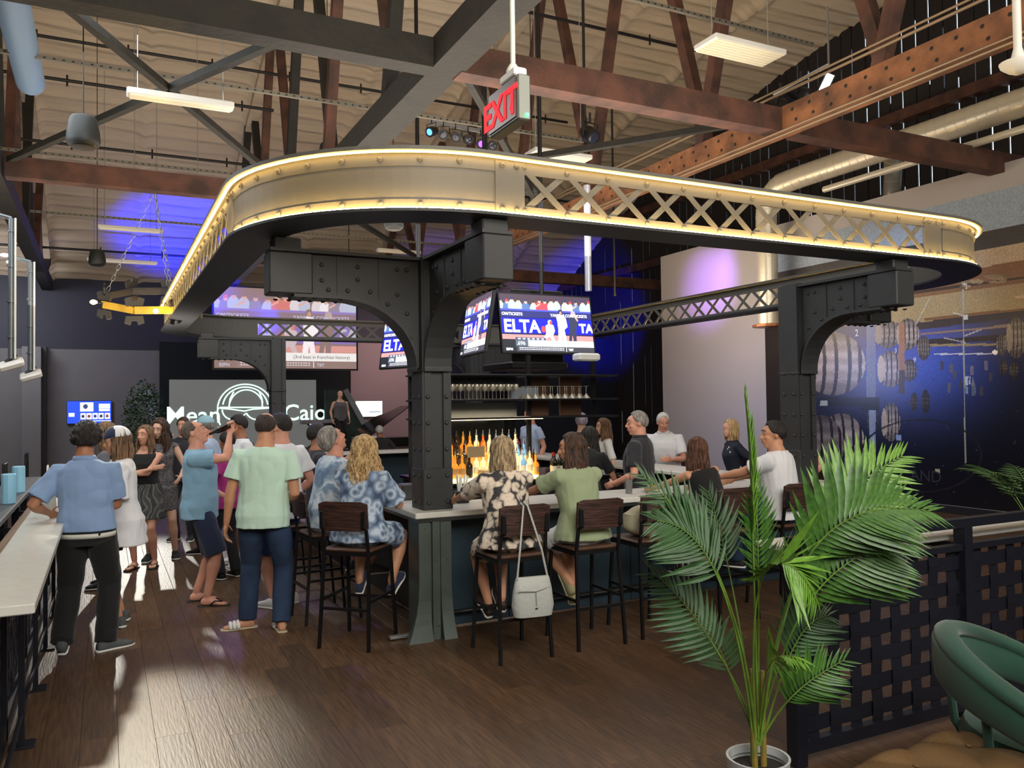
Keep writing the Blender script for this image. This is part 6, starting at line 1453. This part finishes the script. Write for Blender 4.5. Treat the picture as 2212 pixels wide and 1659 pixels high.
human('seated person in dark clothes and a white knit cap by the piano', 5.5, 17.6, 0, 1.72, seat=.5, lean=14, face=False, skin='brown', vox=.016, top={'mat': C_pants, 'sleeve': 1.8}, bottom={'kind': 'long', 'mat': C_blk}, shoes=SN_k, hair={'kind': 'short', 'mat': H_white, 'th': .012})
human('bald performer in a grey vest singing on the stage', 6.15, 23.6, 175, 1.74, z0=.57, skin='pale', vox=.018, top={'mat': C_gray, 'kind': 'tank'}, bottom={'kind': 'long', 'mat': C_blk}, shoes=SN_k, hair=None, face=True)
human('man with a phone and flat silver case beyond the tie-dye man', 2.02, 8.55, 100, 1.74, seat=SEAT, head=(0, 6, 0), skin='brown', vox=.012, rh=(.1, .40, 1.36), top={'mat': C_pants, 'sleeve': .7}, bottom={'kind': 'long', 'mat': C_blk}, shoes=SN_k, hair={'kind': 'short', 'mat': H_dark}, extra=phone_hand)
# grey tote bag on the stool
t = thing('tote_bag', 'pale grey leather tote bag hanging from the back of a bar stool by its strap', 'bag', (2.66, 5.08, .33)); m = MB()
bx, by = 2.67, 5.075; rings = []
for z, hw, hd in ((.335, .10, .03), (.345, .135, .05), (.42, .150, .055), (.52, .140, .042), (.60, .125, .025), (.615, .12, .012)):
    rings.append(ellring(V((bx, by, z)), V((1, -.12, 0)), V((0, 1, 0)), hw, hd, 22, 3.2))
m.loft(rings); m.build('bag_body', mat('pale_leather', (176, 180, 174), .5, bump=.3, bscale=30), t, smooth=True)
m = MB(); m.tube([(bx-.12, by, .60), (bx-.10, by-.01, .80), (2.64, 5.14, 1.10), (2.645, 5.19, 1.115), (2.66, 5.22, 1.08)], .007, 6, flat=1); m.tube([(bx+.12, by, .60), (bx+.07, by-.01, .80), (2.67, 5.135, 1.10), (2.67, 5.19, 1.12)], .008, 6); m.build('strap', mat('pale_leather', (176, 180, 174), .5), t)
m = MB(); m.box((bx-.01, by-.060, .40), (bx+.01, by-.054, .41)); m.build('clasp', M_chrome, t)
m = MB(); m.tube([(bx-.13, by-.035, .53), (bx-.05, by-.05, .525), (bx, by-.052, .52), (bx+.06, by-.05, .53), (bx+.12, by-.04, .54)], .003, 5); m.tube([(bx, by-.052, .52), (bx, by-.058, .42)], .003, 5); m.build('seam', mat('leather_seam', (130, 134, 130), .6), t)

# ------------------------------------------------------------------ right lattice railing
M_rail = mat('navy_iron', (22, 25, 36), .45, .2)
def slat_panel(root, o, ax, L, z0, z1, nx, nz, w=.078, th=.004):
    """basket-woven flat strips; o origin, ax direction along the panel"""
    o = V(o); ax = V(ax); nrm_ = ax.cross(V((0, 0, 1))); px_ = L/nx; pz_ = (z1-z0)/nz
    def strip(p, dr, wd, n, step, ph):
        m = MB(); rg = []
        for i in range(n*2+1):
            q = p+dr*(i*step/2); off = nrm_*(.006*(1 if (i+ph) % 4 == 1 else (-1 if (i+ph) % 4 == 3 else 0)))
            rg.append([q+off-wd-nrm_*th/2, q+off+wd-nrm_*th/2, q+off+wd+nrm_*th/2, q+off-wd+nrm_*th/2])
        m.loft(rg); m.build('slat', M_rail, root)
    for i in range(nx): strip(o+ax*(px_*(i+.5))+V((0, 0, z0)), V((0, 0, 1)), ax*(w/2), nz, pz_, 0 if i % 2 else 2)
    for k in range(nz): strip(o+V((0, 0, z0+pz_*(k+.5))), ax, V((0, 0, w/2)), nx, px_, 2 if k % 2 else 0)
RY = 3.06
t = thing('lattice_railing', 'dark blue railing of woven flat strips on the right, in front of the barrel mural', 'railing', (5, RY, 0))
for z0, z1, y0_, y1_ in ((1.085, 1.135, RY-.03, RY+.03), (.955, .99, RY-.025, RY+.025), (.055, .12, RY-.025, RY+.025)):
    m = MB(); m.box((3.06, y0_, z0), (9.5, y1_, z1)); m.build('rail', M_rail, t)
for x in (3.09, 4.40, 5.71, 7.02, 8.3, 9.47):
    m = MB(); m.box((x-.035, RY-.035, 0), (x+.035, RY+.035, 1.09)); m.build('post', M_rail, t)
for x0 in (3.125, 4.435, 5.745): slat_panel(t, (x0, RY+.0, 0), (1, 0, 0), 1.24, .12, .955, 8, 6)
t = thing('white_ledge', 'white drink ledge behind the lattice railing on the right', 'ledge', (6, 3.4, .9))
m = MB(); m.rbox((3.3, RY+.08, .995), (9.5, RY+.50, 1.03), .006); m.build('ledge_top', M_concrete, t)
for x in (4.40, 5.71, 7.02): m = MB(); m.box((x-.02, RY+.035, .95), (x+.02, RY+.38, .985)); m.build('ledge_bracket', M_rail, t)

# left ledge and partition
t = thing('left_partition', 'dark half-height partition of woven strips running along the left aisle', 'partition', (-.7, 6, 0))
m = MB(); m.rbox((-.90, 2.6, 1.05), (-.61, 10.2, 1.10), .01); m.build('top_rail', mat('charcoal_rail', (60, 64, 70), .55), t)
m = MB(); m.box((-.60, 2.6, .955), (-.55, 8.9, .975)); m.build('wood_strip', mat('raw_wood_strip', (130, 104, 82), .7), t)
for y in (2.7, 4.0, 5.3, 6.6, 7.9, 9.2, 10.1): m = MB(); m.box((-.54, y-.03, 0), (-.48, y+.03, .94)); m.build('post', M_rail, t); m = MB(); m.box((-.80, y-.03, 0), (-.74, y+.03, 1.05)); m.build('post', M_rail, t)
for y0_ in (2.74, 4.04, 5.34, 6.64, 7.94): slat_panel(t, (-.51, y0_, 0), (0, 1, 0), 1.22, .12, .93, 8, 6)
m = MB(); m.box((-.54, 2.6, .0), (-.48, 10.1, .12)); m.build('bottom_rail', M_rail, t)
t = thing('white_ledge', 'long white quartz drink ledge running along the left aisle', 'ledge', (-.4, 6.4, .9))
m = MB(); m.rbox((-.55, 4.10, .94), (-.27, 8.9, .985), .005); m.build('ledge_top', M_concrete, t)
for y in (5.2, 6.2, 7.2, 8.3):
    m = MB(); m.box((-.72, y-.015, .90), (-.30, y+.015, .94)); m.build('ledge_bracket', M_rail, t)
    m = MB(); m.box((-.42, y-.015, .0), (-.39, y+.015, .90)); m.build('leg', M_rail, t)
    m = MB(); m.rbox((-.46, y-.06, 0), (-.34, y+.06, .012), .002); m.build('foot', M_rail, t)
m = MB(); m.tube([(-.405, 4.3, .17), (-.405, 8.8, .17)], .012, 6); m.build('foot_rail', M_rail, t)
# dispensers and handbag
for (yy_, x_, lab) in ((7.40, -.665, 'nearer light blue ribbed dispenser on the left partition'), (8.35, -.675, 'farther light blue ribbed dispenser on the left partition')):
    m = MB(); pr = []
    n = 20; rg = []
    for z, k in ((1.10, .92), (1.105, 1), (1.30, 1.0), (1.325, .97), (1.33, .85)):
        rg.append([V((x_+math.cos(2*PI*j/n)*.050*k*(1+.04*(j % 2)), yy_+math.sin(2*PI*j/n)*.050*k*(1+.04*(j % 2)), z)) for j in range(n)])
    m.loft(rg); m.build('cup_dispenser', mat('sky_plastic', (140, 196, 224), .45), smooth=False, label=lab, cat='dispenser')
t = thing('handbag', 'white leather handbag standing at the far end of the left ledge', 'bag', (-.42, 7.75, .985)); m = MB()
m.loft([ellring(V((-.42, 7.75, z)), V((0, 1, 0)), V((1, 0, 0)), hw, hd, 20, 3) for z, hw, hd in ((.987, .12, .05), (.995, .15, .065), (1.10, .15, .055), (1.22, .11, .03), (1.26, .08, .015))]); m.build('bag_body', mat('white_leather', (206, 208, 200), .4), t, smooth=True)
m = MB(); m.tube([V((-.42+.0, 7.75+.08*math.cos(q), 1.24+.12*math.sin(q))) for q in [PI*i/10 for i in range(11)]], .008, 6); m.build('handle', mat('white_leather', (206, 208, 200), .4), t)
m = MB(); m.tube([V((-.355, 7.70+.02*math.cos(q), 1.12+.02*math.sin(q))) for q in [2*PI*i/10 for i in range(11)]], .004, 6); m.build('ring', M_chrome, t)

# tables and chairs in the far left
def hightable(x, y, z, label):
    t = thing('pub_table', label, 'table', (x, y, 0)); m = MB(); m.rbox((x-.38, y-.38, z-.04), (x+.38, y+.38, z), .008); m.build('tabletop', mat('pale_wood_top', (170, 160, 130), .4), t)
    m = MB(); m.cyl((x, y, .02), (x, y, z-.04), .035, 12); m.build('pedestal', M_blackm, t); m = MB(); m.rbox((x-.25, y-.25, 0), (x+.25, y+.25, .03), .01); m.build('foot_plate', M_blackm, t)
def pubchair(x, y, a, label):
    M = Matrix.Translation((x, y, 0)) @ Matrix.Rotation(-R(a), 4, 'Z'); t = thing('pub_chair', label, 'chair', M=M)
    def b(nm, lo, hi): m = MB(); m.rbox(lo, hi, .008, M); m.build(nm, M_black, t)
    b('seat', (-.2, -.2, .72), (.2, .2, .76)); b('backrest', (-.19, -.21, 1.0), (.19, -.18, 1.14)); b('backrest_rail', (-.19, -.21, .86), (.19, -.19, .90))
    for sx in (-1, 1):
        b('leg', (sx*.19-.014, -.21, 0), (sx*.19+.014, -.18, 1.14)); b('leg', (sx*.19-.014, .17, 0), (sx*.19+.014, .20, .72))
    b('stretcher', (-.19, .17, .28), (.19, .19, .30)); b('stretcher', (-.19, -.2, .34), (.19, -.18, .36))
hightable(-2.0, 12.3, 1.08, 'square high table with a white menu stand, far left'); hightable(-1.9, 9.6, 1.06, 'square high table nearer the left partition'); hightable(-1.9, 15.2, 1.05, 'farthest high table on the left side')
m = MB(); m.rbox((-2.05, 12.15, 1.08), (-1.93, 12.2, 1.24), .005); m.build('menu_stand', lW, label='small white menu stand on the far left high table', cat='menu')
for x, y, a, lab in ((-1.35, 12.4, -90, 'black high chair right of the table with the menu stand'), (-1.95, 11.5, 0, 'black high chair on the near side of the table with the menu stand'), (-1.25, 9.75, -90, 'black high chair right of the nearer high table'), (-1.8, 8.8, 0, 'black high chair on the near side of the nearer high table'), (-1.3, 15.0, -90, 'black high chair at the farthest high table'), (-1.9, 7.6, 0, 'black high chair behind the blue dispensers')):
    pubchair(x, y, a, lab)
# tables and chairs beyond the bar
for i, (u, v, w, lab) in enumerate(((850, 985, 16.5, 'dark low table beyond the curly-haired woman'), (790, 975, 19, 'dark table nearer the stage'), (880, 960, 21, 'far dark table near the piano'))):
    p = AT(u, v, w); t = thing('lounge_table', lab, 'table', (p.x, p.y, 0)); m = MB(); m.rbox((p.x-.6, p.y-.4, .72), (p.x+.6, p.y+.4, .76), .01); m.build('tabletop', mat('dark_table_top', (70, 52, 46), .4), t); m = MB(); m.cyl((p.x, p.y, 0), (p.x, p.y, .72), .05, 10); m.rbox((p.x-.3, p.y-.2, 0), (p.x+.3, p.y+.2, .03), .01); m.build('pedestal', M_black, t)
# piano
p = V((6.1, 20.6, 0)); t = thing('grand_piano', 'black grand piano with its lid raised, in front of the pink wall', 'piano', p)
m = MB(); out = [(0, 0), (1.4, 0), (1.4, .7), (1.1, 1.1), (.9, 1.7), (.45, 1.9), (0, 1.6)]; m.prism([(p.x+a_, p.y+b_) for a_, b_ in out], .65, .98); m.build('case', mat('piano_black', (14, 14, 16), .15), t)
m = MB(); Ml = Matrix.Translation((p.x, p.y, .99)) @ Matrix.Rotation(R(-35), 4, 'Y'); m.prism([(a_, b_) for a_, b_ in out], 0, .02, 'z', Ml); m.build('lid', mat('piano_black', (14, 14, 16), .15), t)
for a_, b_ in ((.1, .15), (1.3, .15), (.5, 1.6)): m = MB(); m.cyl((p.x+a_, p.y+b_, 0), (p.x+a_, p.y+b_, .65), .05, 10); m.build('leg', mat('piano_black', (14, 14, 16), .15), t)
# microphone stand + keyboard on stage, side stage column lamp
p = AT(700, 930, 24.6); t = thing('keyboard_stand', 'stage keyboard on a stand in front of the singer', 'keyboard', (p.x, p.y, .56)); m = MB(); m.rbox((p.x-.7, p.y-.15, 1.3), (p.x+.6, p.y+.15, 1.42), .02); m.build('keyboard', mat('silver_plastic', (130, 132, 140), .4), t)
m = MB(); m.bar((p.x-.5, p.y, .58), (p.x+.4, p.y, 1.3), .04, .04); m.bar((p.x+.4, p.y, .58), (p.x-.5, p.y, 1.3), .04, .04); m.build('stand', M_black, t)
a = OY(343, 842, 25.0); b = OY(352, 905, 25.0); t = thing('light_panel', 'tall leaning pale blue metal panel left of the stage screen', 'panel', (a.x, 25, .6)); m = MB(); m.bar((a.x, 25.0, .56), (a.x-.25, 25.1, a.z), .22, .05, up=(0, 1, 0)); m.build('panel', mat('pale_blue_metal', (150, 160, 190), .35, .4), t)
a = OY(745, 842, 24.6); b = OY(796, 935, 24.6); t = thing('stair_rail', 'grey sloping stair side at the right of the stage', 'stair rail', (b.x, 24.6, .56)); m = MB(); m.prism([(a.x-.6, .56), (a.x-.6, a.z), (a.x, a.z), (b.x, b.z), (b.x, .56)], 24.6, 24.75, 'y'); m.build('side_panel', mat('stair_green', (30, 52, 50), .7), t); m = MB(); m.bar((a.x, 24.59, a.z), (b.x, 24.59, b.z), .10, .16); m.build('stringer', mat('stringer_grey', (110, 120, 126), .6), t)
# small lit exit sign on the mural wall
p = OX(1684, 692, MX-.06); t = thing('exit_sign', 'small washed-out exit sign high on the barrel mural, beside the column', 'exit sign', p)
m = MB(); m.rbox((MX-.07, p.y-.17, p.z-.12), (MX-.02, p.y+.17, p.z+.12), .01); m.build('housing', mat('sign_pink', (220, 190, 180), .5, emit=(255, 190, 170), estr=.55), t)
text_mb('EXIT', .17, frame((0, -1, 0), (0, 0, 1), (MX-.073, p.y, p.z-.06)), .001).build('lettering', glow('exit_pale', (255, 120, 110), .9), t)

# ------------------------------------------------------------------ potted palm
G1 = mat('palm_green', (72, 116, 42), .45, var=.3, vscale=8, vcol=(48, 86, 32)); G2 = mat('palm_green_light', (104, 150, 50), .45, var=.25, vscale=8); G3 = mat('palm_green_dark', (50, 84, 44), .45, var=.25, vscale=8)
G_stem = mat('palm_stem', (104, 142, 50), .4, var=.3, vscale=6, vcol=(80, 104, 36))
def leaflet_mesh(mt):
    """unit leaflet along +Y, slightly folded and drooping"""
    b = MB(); n = 5; W_ = (.16, .8, 1, .78, .4, .02)
    for i in range(n+1):
        t_ = i/n; w = W_[i]*.060; z = -.10*t_*t_
        b.v += [(-w, t_, z+.012*W_[i]), (0, t_, z-.010*W_[i]), (w, t_, z+.012*W_[i])]
    for i in range(n):
        k = i*3; b.f += [(k, k+3, k+4, k+1), (k+1, k+4, k+5, k+2)]; b.mi += [0, 0]
    return b.mesh('leaflet', mt, smooth=True)
LFM = {0: leaflet_mesh(G1), 1: leaflet_mesh(G2), 2: leaflet_mesh(G3)}
def bez(P, t):
    P = [V(p) for p in P]
    while len(P) > 1: P = [P[i].lerp(P[i+1], t) for i in range(len(P)-1)]
    return P[0]
def frond(root, P, t0, ll, col, n=24, sw=58, indiv=True, up=(0, 0, 1), droop=.2, r=.006, wid=1.0):
    N = 26; pts = [bez(P, i/N) for i in range(N+1)]
    m = MB(); m.tube(pts, [r*(1-.75*i/N) for i in range(N+1)], 6); st = m.build('frond_stem', G_stem, root, smooth=True); st['_'] = 0; del st['_']
    js = MB() if not indiv else None
    for i in range(n):
        t_ = t0+(1-t0)*(i+.5)/n; p = bez(P, t_); d = (bez(P, min(1, t_+.02))-bez(P, t_-.02)).normalized()
        q = (t_-t0)/(1-t0); L = ll*(.55+.45*math.sin(PI*min(1, q*1.15+.12)))*(1-.35*q*q)
        u_ = V(up); u_ = (u_-d*u_.dot(d)).normalized(); sd = d.cross(u_)
        ang = R(sw*(1-.45*q)+random.uniform(-5, 5))
        for s in (-1, 1):
            y_ = (d*math.cos(ang)+sd*s*math.sin(ang)+u_*(.22-droop)+V((0, 0, -droop*.5))).normalized(); z_ = (u_-y_*u_.dot(y_)).normalized(); x_ = y_.cross(z_)
            LL = L*random.uniform(.9, 1.08); Wd = LL*wid*1.0
            Mq = Matrix(((x_.x*Wd, y_.x*LL, z_.x*LL, p.x), (x_.y*Wd, y_.y*LL, z_.y*LL, p.y), (x_.z*Wd, y_.z*LL, z_.z*LL, p.z), (0, 0, 0, 1)))
            if indiv: inst('leaflet', LFM[col], Mq, st)
            else:
                me_ = LFM[col]; js.add([Mq @ v.co for v in me_.vertices], [tuple(f.vertices) for f in me_.polygons])
    if js: js.build('leaflets', (G1, G2, G3)[col], st, smooth=True, kind='stuff')
pp = AT(1639, 1700, 3.62); PX, PY = pp.x, pp.y
t = thing('potted_palm', 'tall potted palm with feathery green fronds in a grey pot before the railing', 'potted palm', (PX, PY, 0))
m = MB(); m.lathe([(.105, 0), (.118, .02), (.136, .23), (.139, .245), (.128, .245), (.124, .21)], (PX, PY, 0), 28, cap=False); m.lathe([(.001, .003), (.105, .003)], (PX, PY, 0), 28, cap=False); m.build('pot', mat('grey_ceramic_pot', (176, 180, 178), .4), t, smooth=True)
m = MB(); m.lathe([(.001, .20), (.06, .205), (.125, .195)], (PX, PY, 0), 20, cap=False); m.build('soil', mat('potting_soil', (26, 22, 20), .95, bump=.6), t)
m = MB()
for dx, dy in ((-.02, .0), (.022, -.01), (.0, .03)): m.tube([(PX+dx, PY+dy, .19), (PX+dx*1.1, PY+dy, .42), (PX+dx*1.2, PY+dy, .62)], [.014, .012, .009], 8)
m.build('cane', mat('palm_cane', (146, 116, 50), .5, var=.4, vscale=10, vcol=(90, 110, 44)), t, smooth=True)
def PP(u, v, dw=0): return AT(u, v, 3.62+dw)
def FR(path, t0, ll, col, n, **k):
    ll *= 1.14
    P = [V((PX+random.uniform(-.02, .02), PY+random.uniform(-.02, .02), .30))]+[PP(*q) for q in path]
    frond(t, P, t0, ll, col, n, **k)
# (u, v, depth offset) control points read off the plant's silhouette
FR([(1628, 1300, .0), (1628, 1020, .02), (1608, 850, .05)], .52, .17, 1, 30, sw=20, droop=0, up=(.5, -.8, 0))
FR([(1640, 1330, .05), (1640, 1180, .06), (1632, 1030, .10)], .55, .20, 0, 20, sw=66, droop=.1, up=(.3, -.9, .1))
FR([(1690, 1330, .1), (1730, 1110, .2), (1860, 1030, .3), (1950, 985, .3)], .55, .26, 1, 20, sw=60, up=(.2, -.6, .7), droop=.1)
FR([(1680, 1300, .0), (1720, 1130, -.05), (1860, 1070, -.1), (2010, 1105, -.1)], .48, .30, 0, 24, sw=60, up=(.2, -.7, .6), droop=.12, wid=1.1)
FR([(1690, 1400, .05), (1720, 1270, .0), (1840, 1180, -.05), (1960, 1170, -.05)], .50, .30, 0, 22, sw=62, up=(.2, -.7, .6), droop=.25)
FR([(1632, 1340, -.1), (1600, 1150, -.2), (1720, 1180, -.3), (1765, 1300, -.3)], .50, .25, 1, 26, sw=66, up=(.40, -.90, .05), droop=.42)
FR([(1620, 1400, -.05), (1560, 1180, -.1), (1480, 1110, -.1), (1385, 1025, -.1)], .55, .20, 2, 22, sw=56, up=(-.2, -.7, .6), indiv=True)
FR([(1610, 1400, -.1), (1560, 1200, -.15), (1500, 1130, -.2), (1420, 1125, -.2)], .52, .24, 2, 22, sw=60, up=(-.2, -.7, .6), indiv=False, droop=.3)
FR([(1610, 1500, .0), (1540, 1380, .0), (1480, 1290, .0), (1408, 1235, .0)], .45, .20, 2, 20, sw=60, up=(-.2, -.7, .6), indiv=False, droop=.3)
FR([(1600, 1350, .2), (1570, 1180, .3), (1530, 1060, .3)], .62, .18, 2, 16, sw=50, up=(-.2, -.7, .6), indiv=False)
FR([(1680, 1530, .0), (1720, 1480, -.1), (1825, 1425, -.1)], .45, .18, 0, 18, sw=58, up=(.2, -.7, .6), indiv=False, droop=.2)
FR([(1650, 1480, -.1), (1640, 1380, -.2), (1740, 1430, -.3)], .5, .15, 1, 16, sw=60, up=(.2, -.7, .6), indiv=False, droop=.3)
FR([(1680, 1480, .15), (1720, 1330, .2), (1790, 1330, .2)], .5, .20, 2, 16, sw=60, up=(.2, -.7, .6), indiv=False, droop=.2)
FR([(1590, 1500, .1), (1560, 1400, .2), (1520, 1330, .3)], .5, .18, 2, 14, sw=60, up=(-.2, -.7, .6), indiv=False, droop=.2)
def bushy(name, label, x, y, z, H_, rad, n, pot=True, mt=G3):
    t = thing(name, label, 'plant', (x, y, z))
    m = MB(); m.lathe([(.14, 0), (.18, .3), (.17, .3), (.16, .26)], (x, y, z), 16); m.build('pot', M_black, t)
    m = MB(); m.tube([(x, y, z+.2), (x+.02, y, z+H_*.6)], [.03, .015], 8); m.build('trunk', mat('trunk_brown', (70, 54, 40), .8), t)
    m = MB()
    for i in range(n):
        a, e, r_ = random.uniform(0, 2*PI), random.uniform(-.9, 1), random.uniform(.3, 1)**.5
        c = V((x+math.cos(a)*rad*r_*math.sqrt(1-e*e), y+math.sin(a)*rad*r_*math.sqrt(1-e*e), z+H_*.62+e*r_*H_*.38)); d = V((random.gauss(0, 1), random.gauss(0, 1), random.gauss(0, .6))).normalized(); s_ = d.cross(V((random.gauss(0, 1), random.gauss(0, 1), random.gauss(0, 1)))).normalized()
        L = random.uniform(.07, .12); m.add([c, c+d*L*.5+s_*L*.22, c+d*L, c+d*L*.5-s_*L*.22], [(0, 1, 2, 3)])
    m.build('foliage', mt, t, kind='stuff')
q = OY(310, 960, 24.5); bushy('ficus_tree', 'dark leafy artificial ficus standing left of the stage screen', q.x, 24.5, 0, 2.6, .52, 1500)
# second palm by the mural
x_, y_ = 6.7, 3.95
t = thing('potted_palm', 'dim small palm at the right edge, beyond the railing', 'potted palm', (x_, y_, 0))
m = MB(); m.lathe([(.13, 0), (.17, .35), (.15, .35), (.14, .3)], (x_, y_, 0), 16); m.build('pot', M_black, t)
for k in range(9):
    a = 2*PI*k/9+.3; d = V((math.cos(a), math.sin(a), 0)); P = [V((x_, y_, .3)), V((x_, y_, .9))+d*.08, V((x_, y_, 1.25))+d*.28, V((x_, y_, 1.25))+d*.62]
    frond(t, P, .5, .2, 2, 16, indiv=False, droop=.25)

# ------------------------------------------------------------------ green velvet chair and tan ottoman, bottom right
M_velvet = mat('green_velvet', (16, 66, 50), .8, var=.25, vscale=3, sheen=.25); M_leather = mat('tan_leather', (100, 76, 48), .42, bump=.12, bscale=40, var=.25, vscale=4)
cc = V((3.52, 2.04, 0)); CA = R(122)      # chair opens toward +X, slightly toward the camera
t = thing('tub_chair', 'green velvet tub chair with a curved open back, at the lower right corner', 'chair', (cc.x, cc.y, 0))
m = MB(); rings = []; n = 30
for i in range(n+1):
    a = CA+(i/n-.5)*2*R(122); q = abs(i/n-.5)*2
    zt = .82-.36*q**1.7; zb = zt-.24+.10*q
    rr_ = .40+.02*math.cos(q*2); d = V((math.cos(a), math.sin(a), 0)); th_ = .048*(1-.15*q)
    prof = []
    for j in range(14):
        b = 2*PI*j/14; prof.append(cc+d*(rr_+th_*math.cos(b)*(1 if abs(math.sin(b)) < .95 else .6)+.05*(zt-.6)*math.sin(b))+V((0, 0, (zt+zb)/2+(zt-zb)/2*math.copysign(abs(math.sin(b))**.55, math.sin(b)))))
    rings.append(prof)
m.loft(rings); m.build('backrest', M_velvet, t, smooth=True)
m = MB(); m.lathe([(.001, .30), (.30, .30), (.36, .33), (.375, .40), (.35, .455), (.28, .475), (.001, .48)], cc, 32); m.build('seat', M_velvet, t, smooth=True)
m = MB(); m.lathe([(.24, .22), (.33, .26), (.36, .31), (.2, .31)], cc, 28)
m.build('seat_base', mat('green_velvet', (22, 84, 66)), t, smooth=True)
m = MB(); rings = []
for i in range(n+1):
    a = CA+(i/n-.5)*2*R(122); q = abs(i/n-.5)*2; d = V((math.cos(a), math.sin(a), 0)); zt = .82-.36*q**1.7
    rings.append(ellring(cc+d*(.41)+V((0, 0, zt-.02)), d, V((0, 0, 1)), .050, .036, 12))
m.loft(rings); m.build('rolled_rim', M_velvet, t, smooth=True)
for k in range(3):
    a = CA+R(-50+50*k)
    m = MB(); d = V((math.cos(a), math.sin(a), 0)); m.tube([cc+d*.31+V((0, 0, .30)), cc+d*.385+V((0, 0, .42)), cc+d*.40+V((0, 0, .56))], .018, 8); m.build('back_support', M_velvet, t, smooth=True)
for k in range(4):
    a = R(45+90*k); d = V((math.cos(a), math.sin(a), 0)); m = MB(); m.cyl(cc+d*.24+V((0, 0, .24)), cc+d*.33, .014, 10, .010); m.build('leg', M_black, t)
a_ = OZ(1770, 1700, .44); b_ = OZ(2190, 1600, .44)
O0 = V((2.74, 1.62, 0)); OW, OD = .86, .86
t = thing('tufted_ottoman', 'tan leather tufted ottoman at the bottom edge beside the green chair', 'ottoman', O0)
Mo = Matrix.Translation((2.86, 1.88, 0)) @ Matrix.Rotation(R(4), 4, 'Z')
N_ = 48; vs = []; fs = []
for j in range(N_+1):
    for i in range(N_+1):
        u = (i/N_-.5)*2; v = (j/N_-.5)*2
        e = max(abs(u), abs(v)); z = .44-.05*max(0, (e-.8)/.2)**2
        gx_, gy_ = (u+1)*2.5, (v+1)*2.5
        puff = abs(math.sin(PI*(gx_+gy_)/2))**.5*abs(math.sin(PI*(gx_-gy_)/2))**.5
        z += .032*(puff-.6)
        vs.append(Mo @ V((u*OW/2, v*OD/2, z)))
fs = [(j*(N_+1)+i, j*(N_+1)+i+1, (j+1)*(N_+1)+i+1, (j+1)*(N_+1)+i) for j in range(N_) for i in range(N_)]
m = MB(); m.add(vs, fs); m.build('tufted_top', M_leather, t, smooth=True)
m = MB(); m.rbox((-OW/2+.005, -OD/2+.005, .10), (OW/2-.005, OD/2-.005, .39), .03, Mo); m.build('base', M_leather, t)
m = MB()
for i in range(1, 5):
    for j in range(1, 5):
        if (i+j) % 2 == 0: m.ell(Mo @ V(((i/2.5-1)*OW/2, (j/2.5-1)*OD/2, .428)), (.012, .012, .006), n=8, m=6)
m.build('buttons', M_leather, t, kind='stuff')
for sx in (-1, 1):
    for sy in (-1, 1): m = MB(); m.cyl(Mo @ V((sx*.36, sy*.36, .11)), Mo @ V((sx*.36, sy*.36, 0)), .022, 10, .015); m.build('leg', M_black, t)
